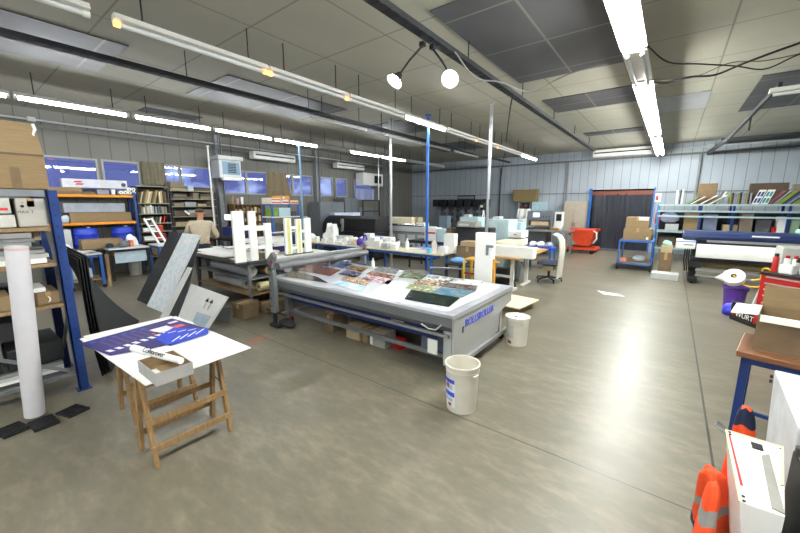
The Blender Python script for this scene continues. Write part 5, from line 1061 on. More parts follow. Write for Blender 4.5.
put(370, 241, .3, .16, .12, 'pale orange paper packet beside the purple bag', M('pale_orange_paper', 'e7c596', .7))
put(364, 236, .5, .2, .22, 'lilac blue tub behind the white film heap', M('lilac_tub', 'a9aede', .5))
q = pk(378, 243.5); REG.append((q.x - .13, q.x + .13, PY0 + .02, PY0 + .36)); crumple(q.x, PY0 + .14, PZ, .1, .09, .10, M('violet_bag', '5a3fb4', .5), 'small violet bag on the packing table', 'plastic_bag', 'bag', 31)
m = MB(); m.tube([(q.x + .02 + .06 * math.cos(k * .5), PY0 + .3, PZ + .14 + .13 * math.sin(k * .5)) for k in range(9)], .02, 8); m.tube([(q.x - .02, PY0 + .3, PZ + .003), (q.x + .08, PY0 + .3, PZ + .1)], .02, 8); tag(m.build('strap', M('violet_strap', '4c38a8', .5), smooth=True), 'violet looped strap rising behind the small violet bag', 'strap')
put(384, 245, .25, .22, .22, 'white square box with a dark slot by the pale pole', foam, lab=(ink, .4, .7, .1, .2))
put(392, 240, .22, .18, .3, 'upright white box behind the jars on the packing table', foam)
for k, (px, py, r, h, mt, l) in enumerate(((395, 246, .05, .1, grey_dk, 'dark jar'), (397.5, 243, .05, .16, grey_lt, 'pale grey jar'), (405, 246, .045, .08, M('brown_jar', '7a5f4c', .4), 'brown jar'), (411, 247, .05, .06, grey_dk, 'low dark tin'), (400, 241, .06, .2, grey_pl, 'tall grey canister'), (419, 242, .05, .14, grey_lt, 'light grey canister'), (424, 240, .05, .18, M('silver_can', 'b4b4b0', .3, .4), 'silver can'), (413, 240, .04, .22, dark_st, 'slim dark canister'))):
    q = pk(px, py); sp_ = spot(q.x - r, q.y, 2 * r, 2 * r, h); q.x = sp_[0] + r; y = sp_[1] + r; m = MB(); m.lathe(q.x, y, [(.001, PZ), (r, PZ + .002), (r, PZ + h * .8), (r * .85, PZ + h * .88), (r * .9, PZ + h), (.001, PZ + h)], 14); tag(m.build('jar', mt, smooth=True), l + ' in the clutter on the packing table', 'jar')
put(401, 245, .34, .26, .14, 'white open carton in the middle of the packing table clutter', foam)
put(403, 242, .22, .2, .24, 'bright white box behind the open carton on the packing table', foam)
put(416, 244, .16, .14, .1, 'grey parts box between the canisters', grey_pl)
for k, (px, py, w, d, r, mt, l) in enumerate(((421, 249, .55, .22, .1, M('lilac_blue_paper', '9aa6ea', .6), 'lilac blue paper on the packing table, flat by its front edge'), (428, 248, .5, .24, -.15, M('blue_paper', '6f88e0', .6), 'blue paper on the packing table, beside the spray bottles'), (413, 249, .4, .2, .2, paper, 'white paper at the front edge of the packing table'))):
    q = pk(px, py); sheet(q.x, max(q.y, PY0 + .14), PZ + .001 + k * .005, w, d, r * .3, mt, l)
q = pk(432, 245); REG.append((q.x - .05, q.x + .05, PY0 + .27, PY0 + .37)); bottle(q.x, PY0 + .32, PZ, .045, .26, foam, foam, 'white spray bottle on the packing table beside the blue pole')
q = pk(426, 243); REG.append((q.x - .05, q.x + .05, PY0 + .45, PY0 + .55)); bottle(q.x, PY0 + .5, PZ, .04, .2, grey_lt, grey_dk, 'pale grey bottle with dark cap behind the blue paper')
q = pk(437, 251.5); cup(q.x, PY0 + .08, PZ, .06, .1, M('cyan_cup', '69c6e6', .4), 'cyan blue cup at the front corner of the packing table')
m = MB(); m.lathe(q.x, PY0 + .28, [(.001, PZ), (.06, PZ), (.062, PZ + .2), (.03, PZ + .25), (.001, PZ + .25)], 14); tag(m.build('bottle', M('pinkish_white_bottle', 'e8d8d4', .4), smooth=True), 'pinkish white bottle behind the cyan cup', 'bottle')
put(440.5, 250, .22, .18, .11, 'blue plastic box beside the cyan cup', blue_pl)
q = pk(447, 252); carton((q.x, q.x + .25, PY0 + .3, PY0 + .48, PZ + .001, PZ + .42), 'tall white carton with pinkish marks at the end of the packing table', foam, tape=False, lab=(M('salmon_packet', 'd8836a', .6), .1, .5, .05, .3))
q = pk(451, 251); carton((q.x + .02, q.x + .2, PY0 + .06, PY0 + .2, PZ + .001, PZ + .16), 'small white carton beside the tall white one at the table end', foam, tape=False)
rnd = random.Random(21)
for k in range(22):
    px = 333 + k * 3.1 if k < 16 else 392 + (k - 16) * 6; py = 239 + (k * 7 % 5) * 1.3; q = pk(px, py); w = rnd.uniform(.09, .2); h = rnd.uniform(.05, .2); y = PY0 + .04 + (k * 5 % 7) * .09; d_ = rnd.uniform(.06, .12); sp_ = spot(q.x, y, w, d_, h)
    if not sp_: continue
    x, y = sp_; carton((x, x + w, y, y + d_, PZ + .001, PZ + h), 'small white packet in the heap on the packing table', [foam, wf, paper, grey_lt][k % 4], tape=False, name='packet', group='white packets on the packing table')
# crate, blue tray and brown cartons past the table end
q = onz(462, 262, .35); t = table(-3.6, -2.75, 6.2, 6.86, .66, 'low dark table beyond the packing table end holding brown cartons', M('charcoal_top', '2e3036', .5), dark_st, rails=False)
carton((-3.5, -3.0, 6.5, 6.82, .661, 1.0), 'brown carton on the low dark table beside the white column', card_dk)
carton((-3.42, -3.02, 6.52, 6.8, 1.002, 1.1), 'pale tan carton stacked on the brown one by the white column', card_lt)
crumple(-3.35, 6.36, .661, .16, .07, .06, M('sky_blue_bag', '6fa3dc', .5), 'sky blue plastic bag in front of the brown carton', 'plastic_bag', 'bag', 33)
cup(-2.95, 6.38, .661, .05, .1, foam, 'white cup on the low dark table beside the sky blue bag')
# white bag on the stub table by the foam stand
table(-8.52, -8.08, 6.35, 6.9, .76, 'small amber topped table beside the long packing table', M('amber_top', 'c79a4e', .6), dark_st, rails=False)
crumple(-8.3, 6.55, .76, .14, .12, .14, wf, 'white plastic bag on the small amber table', 'plastic_bag', 'bag', 35)
# ================================================================== DARK MACHINE, GREY CABINETS IN THE FAR CORNER
t = thing('covered_machine', 'big black machine with a round housing below the far windows', 'machine', (-8.9, 8.9, 0)); bm_ = M('black_machine', '121214', .55, 0, .2, 8)
m = MB(); m.box(-10.1, -7.6, 8.5, 9.3, .1, .95); m.build('base', bm_, t, .03)
m = MB(); m.cyl((-10.15, 9.0, .98), (-9.1, 9.0, .98), .48, n=28); m.build('round_housing', bm_, t, .02, True)
m = MB(); m.prism([(-9.1, 8.55, .95), (-9.1, 8.6, 1.38), (-9.1, 8.8, 1.45), (-9.1, 9.3, 1.45), (-9.1, 9.3, .95)], (1.5, 0, 0)); m.build('cover', bm_, t, .02)
m = MB(); m.box(-9.15, -9.05, 8.5, 8.58, .9, 1.36); m.build('side_bracket', grey_pl, t, .01)
for k in range(7): m = MB(); m.tube([(-10.0 + k * .13, 8.46, .3 + .1 * (k % 3)), (-9.95 + k * .13, 8.40, .75), (-9.9 + k * .14, 8.46, 1.2 - .05 * (k % 2))], .018, 6); m.build('hose', rubber, t, smooth=True)
for k in range(4): m = MB(); m.bar((-9.8 + k * .16, 8.49, .75), (-9.7 + k * .16, 8.49, .9 + .05 * k), .02); m.build('lever', M('pewter_lever', 'a8a08a', .4), t)
for x in (-9.9, -7.8): m = MB(); m.box(x - .06, x + .06, 8.55, 9.2, 0, .1); m.build('foot', dark_st, t)
crumple(-10.22, 8.2, 0, .22, .16, .2, grey_dk, 'grey bundle on the floor at the round end of the black machine', 'cloth_bundle', 'cloth', 36)
t = thing('cable_drum', 'pale round fan-like drum beside the round end of the black machine', 'drum', (-10.45, 8.0, 0)); m = MB(); m.cyl((-10.45, 7.98, 1.28), (-10.45, 8.06, 1.28), .16, n=20); m.build('disc', M('pale_cyan_disc', 'cfe2e6', .4), t); m = MB(); m.cyl((-10.45, 8.02, 0), (-10.45, 8.02, 1.15), .03, n=10); m.build('stand', grey_pl, t)
gcab = M('grey_blue_cabinet', '74797f', .5, .2, .06)
for k, (y0, y1, z1, l) in enumerate(((9.35, 10.7, 1.95, 'wide grey steel cabinet below the far windows'), (10.75, 11.55, 2.12, 'taller grey steel cabinet next to the wide one'), (11.6, 12.6, 1.7, 'low grey steel cabinet by the net curtain'))):
    t = thing('steel_cabinet', l, 'cabinet', (-11.5, y0, 0)); m = MB(); m.box(-11.9, -11.25, y0, y1, .06, z1); m.build('body', gcab, t, .008); m = MB(); m.box(-11.85, -11.3, y0 + .03, y1 - .03, 0, .06); m.build('plinth', dark_st, t)
    for s in (0, 1):
        a = y0 + .03 + s * (y1 - y0 - .04) / 2; b = a + (y1 - y0 - .1) / 2; m = MB(); m.box(-11.25, -11.235, a, b, .1, z1 - .04); d = m.build('door', gcab, t, .003); m = MB(); yh = b - .06 if s == 0 else a + .06; m.box(-11.235, -11.215, yh - .012, yh + .012, .9, 1.1); m.build('handle', chrome, d)
board((-10.9, -10.6, 9.55, 11.0, 1.30, 1.52), 'white and blue striped carton lying on the grey printer', M('pale_lilac_carton', 'cfd6ea', .6), 'long_box', 'box')
t = thing('office_printer', 'grey office machine below the striped white and blue carton', 'printer', (-10.75, 10.3, 0)); m = MB(); m.box(-11.0, -10.5, 9.5, 11.05, .0, .9); m.build('body', grey_dk, t, .02); m = MB(); m.box(-11.0, -10.48, 9.45, 11.1, .9, 1.298); m.build('head', grey_pl, t, .03); m = MB(); m.box(-10.48, -10.47, 9.7, 10.8, 1.0, 1.12); m.build('display', M('pale_blue_display', 'bfcbe8', .4), t)
t = thing('clothes_rail', 'dark metal rail frame before the net curtain', 'frame', (-10.9, 12.1, 0))
for y in (11.5, 12.6): m = MB(); m.bar((-10.9, y, 0), (-10.9, y, 2.05), .04); m.build('post', black, t)
for z in (1.55, 2.03): m = MB(); m.bar((-10.9, 11.5, z), (-10.9, 12.6, z), .04); m.build('rail', black, t)
# finishing machine behind the packing table
t = thing('finishing_machine', 'grey finishing machine with a cream panel behind the packing table', 'machine', (-7.4, 9.9, 0))
m = MB(); m.box(-8.5, -6.2, 9.6, 10.5, .1, .95); m.build('base', grey_pl, t, .02); m = MB(); m.box(-8.4, -6.3, 9.55, 10.3, .95, 1.12); m.build('deck', grey_lt, t, .01)
m = MB(); m.box(-7.85, -6.95, 9.7, 9.95, 1.2, 1.42); m.build('cream_panel', cream, t, .02); m = MB(); m.box(-7.7, -7.1, 9.8, 10.2, 1.1, 1.22); m.build('panel_neck', grey_dk, t)
m = MB(); m.cyl((-8.3, 9.6, 1.16), (-6.4, 9.6, 1.16), .05, n=12); m.build('feed_roller', chrome, t, smooth=True)
for k in range(5): m = MB(); m.box(-8.3 + k * .42, -8.0 + k * .42, 9.585, 9.6, .45, .85); m.build('side_door', grey_lt, t)
for x in (-8.3, -6.4): m = MB(); m.box(x - .08, x + .08, 9.7, 10.4, 0, .1); m.build('foot', dark_st, t)
carton((-8.3, -7.95, 9.75, 10.2, 1.122, 1.3), 'blue grey box on the grey finishing machine', M('steel_blue_box', '8fa3b8', .5), tape=False)
carton((-6.94, -6.82, 9.9, 10.2, 1.122, 1.42), 'tan upright carton beside the cream panel', card_lt, tape=False)
carton((-6.8, -6.5, 9.75, 10.1, 1.122, 1.25), 'white box at the end of the grey finishing machine', foam, tape=False)
# dark bench with boxes and the sloping printer, between the packing table and the pale blue machines
t = table(-6.1, -3.66, 8.35, 9.05, .82, 'dark bench behind the packing table carrying boxes and a black printer', M('navy_bench_top', '23283a', .5), dark_st, rails=True)
b = FB(425.5, 437, 221.5, 232, 8.5, .3, .821)
carton((b[0], b[1], 8.45, 8.8, .821, 1.2), 'white carton with a red band on the dark bench', foam, tape=False, lab=(red_ink, .2, .95, .55, .68)); b = FB(437, 445, 224, 235, 8.45, .25, .821)
carton((b[0] + .01, b[1], 8.42, 8.75, .821, 1.18), 'pale blue carton beside the red banded carton', paleblue, tape=False); b2 = FB(445.5, 450, 224, 232, 8.5, .2, .821)
carton((b2[0] + .04, b2[1] + .02, 8.5, 8.8, .821, 1.22), 'brown carton between the pale blue one and the black printer', card_dk, tape=False)
b = FB(452, 488, 221, 238, 8.45, .6, .821); x0, x1 = b[0] + .03, b[1]
t = thing('label_printer', 'black sloping desktop printer with a grey lid on the dark bench', 'printer', ((x0 + x1) / 2, 8.7, .821))
m = MB(); m.prism([(x0, 8.4, .822), (x0, 8.42, 1.0), (x0, 8.62, 1.25), (x0, 8.95, 1.25), (x0, 8.95, .822)], (x1 - x0, 0, 0)); m.build('body', black, t, .02)
m = MB(); m.prism([(x0 + .05, 8.55, 1.252), (x0 + .05, 8.6, 1.4), (x0 + .05, 8.9, 1.4), (x0 + .05, 8.95, 1.252)], ((x1 - x0) * .55, 0, 0)); m.build('lid', M('warm_grey_lid', '97938b', .4), t, .015)
m = MB(); m.box(x0 + .12, x0 + .4, 8.56, 8.57, 1.29, 1.34); m.build('maker_plate', grey_lt, t)
# pale blue machines
def paleblock(px0, px1, pt, Y, dep, label, drawers=0):
    b = FB(px0, px1, pt, 240, Y, dep, .0); x0, x1, z1 = b[0], b[1], b[5]; t = thing('folding_machine', label, 'machine', ((x0 + x1) / 2, Y, 0))
    m = MB(); m.box(x0, x1, Y, Y + dep, .08, z1); m.build('cabinet', paleblue, t, .02); m = MB(); m.box(x0 + .04, x1 - .04, Y + .04, Y + dep - .04, 0, .08); m.build('plinth', dark_st, t)
    m = MB(); m.box(x0 + .04, x0 + (x1 - x0) * .45, Y - .004, Y, z1 - .3, z1 - .04); m.build('cover_plate', M('pale_blue_plate', 'c8e0e6', .4), t, .003)
    m = MB(); m.box(x0 + .1, x0 + .3, Y + .1, Y + .4, z1, z1 + .08); m.build('top_unit', grey_lt, t, .01)
    for k in range(drawers): m = MB(); m.box(x1 + .002, x1 + .36, Y + .05, Y + dep - .1, .5 + k * .22, .68 + k * .22); d = m.build('drawer', foam, t, .01); m = MB(); m.box(x1 + .14, x1 + .22, Y + .03, Y + .05, .58 + k * .22, .6 + k * .22); m.build('handle', dark_st, d)
    return t
paleblock(459, 477, 217, 11.0, .6, 'pale blue machine cabinet farther off behind the black printer')
paleblock(487, 508, 219.5, 9.6, .7, 'pale blue machine with white drawers behind the drawing table', 3)
paleblock(511, 520, 222, 10.6, .5, 'narrow pale blue machine behind the white drawers')
b = FB(480, 488, 219, 228, 11.9, .4, .0); carton((b[0], b[1] + .1, 12.0, 12.5, 0, b[5]), 'mid blue machine box between the pale blue cabinets', M('dusty_blue_machine', 'a3bccb', .5), name='machine_box', tape=False)
# multi head machine along the end wall
mh = M('grey_machine_column', '7d838b', .5); t = thing('multi_head_machine', 'row of black headed grey machine columns along the end wall', 'machine', (-8.6, 15.9, 0))
x0m, x1m = ony(433, 210, 15.8).x, ony(487, 210, 15.8).x
m = MB(); m.box(x0m, x1m, 15.7, 16.3, .0, .78); m.build('machine_bed', grey_dk, t, .02)
for k in range(7):
    x = x0m + .1 + k * (x1m - x0m - .3) / 6
    m = MB(); m.box(x, x + .26, 16.0, 16.3, .78, 2.05); m.build('column', mh, t, .01)
    m = MB(); m.box(x - .02, x + .30, 15.62, 15.98, 1.75, 2.1); m.build('sewing_head', black, t, .03)
    if k < 6:
        for j in range(3): m = MB(); m.box(x + .3, x + .58, 15.9, 16.2, .95 + j * .32, 1.15 + j * .32); m.build('rack_box', grey_dk, t, .006)
b = FB(441, 449, 212, 222, 15.4, .3, 0); carton((b[0], b[1], 15.2, 15.6, 0, 1.3), 'blue grey cabinet standing before the multi head machine', M('steel_blue_box', '8fa3b8', .5), name='side_cabinet', tape=False)
t = thing('notice_board', 'dark framed grey board on the end wall above the machine heads', 'board', (-8.5, YF - .05, 2.0)); p = ony(458, 195.5, YF); q = ony(475, 200, YF)
m = MB(); m.box(p.x, q.x, YF - .05, YF - .005, 2.12, p.z); m.build('wall_mount_frame', black, t); m = MB(); m.box(p.x + .04, q.x - .04, YF - .055, YF - .05, 2.15, p.z - .06); m.build('face', grey_pl, t)
p = ony(483, 222, 13.0); t = thing('camera_tripod', 'white legged tripod with a black head near the multi head machine', 'tripod', (p.x, 13, 0))
for a in range(3): m = MB(); m.bar((p.x + .35 * math.cos(a * 2.1 + .4), 13 + .3 * math.sin(a * 2.1 + .4), 0), (p.x, 13, 1.65), .035); m.build('leg', foam, t)
m = MB(); m.box(p.x - .1, p.x + .1, 12.9, 13.1, 1.65, 1.9); m.build('tripod_head', black, t, .02); m = MB(); m.cyl((p.x - .02, 12.88, 1.78), (p.x - .02, 12.8, 1.78), .05, n=14); m.build('lens', grey_lt, t, smooth=True)
# ================================================================== DRAWING TABLE, CHAIR
WT = .77; t = thing('drawing_table', 'wide cream and white drawing table on a T-foot pedestal', 'table', (-3.0, 8.0, 0))
tx0, tx1, ty0, ty1 = -3.56, -2.32, 7.02, 9.05
m = MB(); m.box(tx0, tx1, ty0, ty1, WT - .035, WT); m.build('table_top', M('amber_ply', 'd0a45e', .55, 0, .12, 4, stretch=(1, 8, 1)), t, .004)
for y, s in ((ty0 + .25, 1), (ty1 - .85, 1)):
    m = MB(); m.box(tx1 - .28, tx1 - .2, y - .03, y + .03, .05, WT - .035); m.build('pedestal', white, t, .006); m = MB(); m.box(tx1 - .275, tx1 - .205, y - .3, y + .28, 0, .05); m.build('t_foot', white, t, .01)
    m = MB(); m.box(tx0 + .2, tx0 + .28, y - .03, y + .03, 0, WT - .035); m.build('leg', white, t, .006)
m = MB(); m.box(tx0 + .24, tx1 - .24, ty0 + .22, ty0 + .27, .3, .35); m.build('stretcher', white, t, .004)
b = FB(484, 534.5, 244, 258, 7.08, .2, WT); carton((b[0], b[1] - .02, 7.06, 7.26, WT + .001, 1.0), 'long white carton along the front edge of the drawing table', foam, name='white_box', tape=False)
for k in range(3): board((-3.24 + .02 * k, -2.85 + .05 * k, 7.6 + .03 * k, 8.5, WT + .001 + .08 * k, WT + .079 + .08 * k), f'{["lowest", "middle", "top"][k]} cream board pack of the pile behind the long white carton', cream, bevel=.004)
q = Vector((-2.52, 7.95, WT)); sheet(-2.62, 8.6, WT + .003, .42, .32, .6, cream, 'loose cream sheet askew on the bare table beside the board pile', curl=.03)
m = MB(); m.cyl((-2.40, 7.72, WT + .001), (-2.40, 7.72, WT + .006), .03, n=14); tag(m.build('sticker', red_ink), 'small round red mark on the drawing table top', 'sticker')
carton((-3.2, -2.9, 7.9, 8.12, 0, .36), 'dark case on the floor under the drawing table', grey_dk, tape=False, name='case')
crumple(-2.85, 7.62, 0, .22, .16, .14, M('black_bin_bag', '17181b', .4), 'black bag on the floor under the drawing table', 'plastic_bag', 'bag', 41)
crumple(-3.05, 8.62, .0, .2, .15, .3, M('pale_grey_bag', '9fb0b4', .5), 'pale grey bag hanging low beneath the drawing table', 'plastic_bag', 'bag', 42)
cc = onz(544, 281); cx, cyy = cc.x + .08, cc.y + .06
t = thing('office_chair', 'office chair with a tall pale curved back and black star base', 'chair', (cx, cyy, 0))
for k in range(5):
    a = k * 2 * PI / 5 + .35; ex, ey = cx + .3 * math.cos(a), cyy + .3 * math.sin(a); m = MB(); m.bar((cx, cyy, .12), (ex, ey, .075), .05, .035); l = m.build('base_leg', black, t, .004); m = MB(); m.cyl((ex - .012, ey, .03), (ex + .012, ey, .03), .03, n=12); m.build('castor', rubber, l, smooth=True)
m = MB(); m.cyl((cx, cyy, .1), (cx, cyy, .42), .03, n=12); m.build('gas_column', black, t, smooth=True)
m = MB(); m.box(cx - .24, cx + .24, cyy - .23, cyy + .23, .42, .5); m.build('seat', M('blue_grey_seat', '46506a', .8), t, .03)
m = MB(); m.box(cx - .13, cx + .13, cyy - .13, cyy + .13, .27, .4); m.build('seat_mechanism', M('cream_mechanism', 'b8aa8c', .5), t, .02)
bz = [(cx + .24, .12), (cx + .26, .5), (cx + .27, .8), (cx + .25, 1.0), (cx + .18, 1.12), (cx + .07, 1.16)]
m = MB(); m.slab([[(x, cyy + yy * (1 if z < 1.05 else .85), z) for yy in (-.22, -.1, .1, .22)] for x, z in bz], .035); m.build('backrest', M('cream_shell', 'd9d5c8', .45), t, smooth=True, bevel=.008)
m = MB(); m.slab([[(x - .03, cyy + yy * .9, z) for yy in (-.2, -.08, .08, .2)] for x, z in bz[1:5]], .03); m.build('back_cushion', M('grey_cushion', '8d8f8e', .85), t, smooth=True)
m = MB(); m.bar((cx, cyy, .4), (cx + .26, cyy, .45), .06, .03); m.build('back_bracket', black, t)
# blue shelf with bags behind the chair
t = table(-3.35, -2.6, 10.45, 11.0, .62, 'blue framed low shelf behind the drawing table loaded with bags', blue_pl, blue_lt, .04, .05, .25)
for k, (x, c, l) in enumerate(((-3.2, 'c8ccd8', 'pale lilac'), (-2.97, 'e9e9ec', 'white'), (-2.74, '8a93b0', 'slate blue'))): crumple(x, 10.7, .62, .09, .2, .08, M('bag_%d' % k, c, .5), f'{l} filled bag on the low blue shelf behind the chair', 'plastic_bag', 'bag', 50 + k)
# ================================================================== GUILLOTINE, CABINETS, SKIP
GY = 13.9; t = thing('paper_guillotine', 'big grey paper guillotine with a lit cutting window and steel side table', 'guillotine', (-3.9, 14.2, 0))
gx0, gx1 = ony(527, 226, GY).x, ony(552, 226, GY).x; sx0, sx1 = ony(521, 230, GY - .3).x, ony(570, 230, GY - .3).x
gm = M('grey_guillotine', '787d86', .45, .2, .06)
m = MB(); m.box(sx0, sx1, GY - .5, GY + .5, .86, .93); m.build('steel_table', M('steel_table_top', 'a6aab0', .3, .7), t, .006)
m = MB(); m.box(gx0 - .05, gx1 - .1, GY - .35, GY + .4, .05, .86); m.build('pedestal', grey_dk, t, .02)
for x in (sx0 + .06, sx1 - .08):
    for y in (GY - .42, GY + .42): m = MB(); m.box(x - .035, x + .035, y - .035, y + .035, 0, .86); m.build('leg', grey_st, t)
m = MB(); m.box(gx0, gx1, GY - .05, GY + .35, 1.24, 1.62); hd = m.build('head', gm, t, .02)
m = MB(); m.box(gx0 + .22, gx0 + .46, GY - .056, GY - .05, 1.38, 1.54); m.build('display', M('pale_cyan_display', 'e6f6fa', .4, emit=(.85, .95, 1), es=.9), hd)
for k in range(3): m = MB(); m.cyl((gx0 + .6 + k * .11, GY - .06, 1.4), (gx0 + .6 + k * .11, GY - .05, 1.4), .02, n=10); m.build('button', black, hd)
for x in (gx0, gx1 - .06): m = MB(); m.box(x, x + .06, GY - .05, GY + .35, .93, 1.24); m.build('side_cheek', gm, t)
m = MB(); m.box(gx0 + .06, gx1 - .06, GY + .2, GY + .22, .93, 1.24); m.build('back_plate', M('amber_back_plate', 'c28f63', .5), t)
for k in range(7): m = MB(); x = gx0 + .16 + k * (gx1 - gx0 - .3) / 7; m.box(x, x + .1, GY - .03, GY + .02, 1.07, 1.21); m.build('clamp_finger', M('cream_clamp', 'f0d2a8', .4), t)
m = MB(); m.box(gx0 + .06, gx1 - .06, GY - .04, GY - .02, 1.0, 1.06); m.build('blade', chrome, t)
b = FB(553.5, 562, 212.5, 225, GY, .2); x0, x1 = b[0], b[1]
t = thing('control_console', 'white control console with a dark screen beside the guillotine head', 'console', ((x0 + x1) / 2, GY, .931)); m = MB(); m.box(x0, x1, GY + .05, GY + .2, 1.05, 1.58); m.build('case', foam, t, .02); m = MB(); m.box(x0 + .06, x1 - .05, GY + .044, GY + .05, 1.25, 1.5); m.build('screen', ink, t); m = MB(); m.prism([(x0, GY - .2, .96), (x0, GY + .1, .98), (x0, GY + .1, 1.06)], (x1 - x0, 0, 0)); m.build('keyboard', grey_lt, t); m = MB(); m.box(x0 + .08, x1 - .08, GY - .1, GY + .18, .931, .98); m.build('foot_plate', grey_lt, t)
b = FB(551, 558.5, 226, 229, GY - .42, .12, .931); carton((b[0], b[1], GY - .42, GY - .28, .931, 1.02), 'amber wooden block on the guillotine side table', M('amber_block', 'b07a3c', .6), name='wood_block', tape=False)
carton((sx0 + .1, sx0 + .45, GY - .4, GY - .1, .931, .98), 'dark clamp lying on the guillotine table end', grey_dk, tape=False, name='clamp')
# coat, open locker, pale cupboard, crate, beige cabinet
b = FB(516, 528, 202, 240, 16.3, .45, 0); x0, x1 = b[0], b[1]
t = thing('open_locker', 'tall grey open locker with dark shelves full of small things', 'locker', ((x0 + x1) / 2, 16.5, 0))
for x in (x0, x1 - .03): m = MB(); m.box(x, x + .03, 16.3, 16.75, 0, 1.96); m.build('side_panel', grey_pl, t)
m = MB(); m.box(x0, x1, 16.73, 16.75, 0, 1.96); m.build('back_panel', grey_dk, t)
for k in range(6): m = MB(); m.box(x0 + .03, x1 - .03, 16.32, 16.73, .05 + k * .38, .07 + k * .38); m.build('shelf', grey_pl, t)
for k in range(5): carton((x0 + .06 + .1 * (k % 2), x1 - .12, 16.4, 16.65, .071 + k * .38, .3 + k * .38), f'dark box inside the grey open locker, {ORD[k]} shelf up', [grey_dk, navy, card_dk, grey_dk, M('dark_red_box', '6a3030', .6)][k], tape=False, group='boxes in the open locker')
b = FB(529.5, 543, 202, 240, 16.25, .45, 0); t = thing('tall_cupboard', 'pale blue tall cupboard beside the open locker', 'cupboard', ((b[0] + b[1]) / 2, 16.5, 0)); m = MB(); m.box(b[0], b[1], 16.25, 16.74, .05, 1.97); m.build('body', M('pale_blue_cupboard', 'a9c4cf', .5), t, .01); m = MB(); m.box(b[0] + .02, b[1] - .2, 16.235, 16.25, .1, 1.93); d = m.build('door', M('pale_blue_cupboard', 'a9c4cf', .5), t, .004); m = MB(); m.box(b[1] - .3, b[1] - .27, 16.22, 16.235, .95, 1.15); m.build('handle', chrome, d); m = MB(); m.box(b[0] + .03, b[1] - .03, 16.3, 16.7, 0, .05); m.build('plinth', dark_st, t)
b = FB(512.5, 536, 189.5, 200.5, 16.35, .38, 1.975); carton((b[0], b[1], 16.35, 16.72, 1.975, b[5]), 'long brown crate on top of the locker and cupboard', M('olive_brown_crate', '7d6b45', .7, 0, .12, 5, stretch=(1, 1, 10)), tape=False, name='crate')
p = ony(524, 210, 14.6); g = []
for i in range(8):
    s = i / 7; g.append([(p.x - .26 + .52 * j / 8 - .05 * s, 14.6 + .03 * math.sin(j * 1.9 + s * 2), 1.68 - s * .95) for j in range(9)])
t = thing('work_coat', 'white work coat hung on a dark stand behind the guillotine', 'coat', (p.x, 14.6, 0)); m = MB(); m.slab(g, .05); m.build('coat_body', foam, t, smooth=True); m = MB(); m.cyl((p.x, 14.66, 0), (p.x, 14.66, 1.72), .02, n=8); m.build('stand_pole', dark_st, t); m = MB(); m.cyl((p.x, 14.66, 0), (p.x, 14.66, .02), .2, n=16); m.build('stand_base', dark_st, t)
m = MB(); m.lathe(p.x, 14.66, [(.001, 1.7), (.1, 1.74), (.09, 1.86), (.001, 1.9)], 14); m.build('cap', ink, t, smooth=True); m = MB(); m.slab([[(p.x - .33 + j * .04, 14.58 - i * .004, 1.3 - i * .1) for j in range(4)] for i in range(5)], .05); m.build('sleeve', M('sky_blue_sleeve', '5e8fd0', .7), t, smooth=True)
x0, x1 = -3.66, -2.83
t = thing('steel_cabinet', 'beige two door steel cabinet against the end wall beside the doorway', 'cabinet', ((x0 + x1) / 2, 16.5, 0)); m = MB(); m.box(x0, x1, 16.25, 16.68, .06, 1.98); m.build('body', beige, t, .008); m = MB(); m.box(x0 + .02, x1 - .02, 16.28, 16.66, 0, .06); m.build('plinth', dark_st, t)
for s in (0, 1):
    a = x0 + .015 + s * .415; m = MB(); m.box(a, a + .395, 16.232, 16.25, .09, 1.95); d = m.build('door', beige, t, .004); m = MB(); xh = a + (.36 if s == 0 else .02); m.box(xh, xh + .02, 16.215, 16.232, .95, 1.1); m.build('handle', chrome, d)
# orange tipping skip
def sk(px, py, Y=14.75): q = ony(px, py, Y); return q.x, q.z
xa = ony(565, 228, 14.75).x; xb = ony(598, 228, 14.75).x; t = thing('tipping_skip', 'orange tipping skip on castors in front of the beige cabinet', 'skip', ((xa + xb) / 2, 15, 0))
top = .93; m = MB(); w = xb - xa
m.hexa([(xa + .45 * w, 14.75, .30), (xb - .22 * w, 14.75, .30), (xb - .22 * w, 15.6, .30), (xa + .45 * w, 15.6, .30), (xa, 14.72, top - .05), (xb - .05 * w, 14.72, top), (xb - .05 * w, 15.63, top), (xa, 15.63, top - .05)]); m.build('hopper', orange, t, .008)
m = MB(); m.box(xa - .02, xb - .05 * w + .02, 14.69, 14.72, top - .09, top - .01); m.box(xa - .02, xb - .05 * w + .02, 15.63, 15.66, top - .09, top - .01); m.build('rim', orange, t)
for y in (14.78, 15.5): m = MB(); m.box(xa + .02, xb, y, y + .08, .14, .24); m.build('chassis_beam', orange, t, .004)
for x in (xa + .05, xb - .12): m = MB(); m.box(x, x + .08, 14.8, 15.55, .15, .23); m.build('cross_beam', orange, t)
for x in (xa + .12, xb - .15):
    for y in (14.82, 15.54): m = MB(); m.cyl((x, y - .03, .075), (x, y + .03, .075), .075, n=16); m.build('castor', rubber, t, smooth=True)
m = MB(); m.box(xa + .47 * w, xa + .56 * w, 14.735, 14.742, .62, .76); m.build('capacity_plate', M('yellow_grey_plate', 'cfcfb0', .5), t)
m = MB(); m.tube([(xb - .12 * w, 14.7, top - .04), (xb - .02 * w, 14.68, top - .12), (xb, 14.68, .6), (xb - .1 * w, 14.7, .42)], .025, 8); m.build('lock_lever', foam, t, smooth=True)
for k in range(3): m = MB(); m.bar((xb - .2 * w, 14.76 + k * .3, .28), (xb - .04 * w, 14.76 + k * .3, .5), .04); m.build('hinge_arm', dark_st, t)
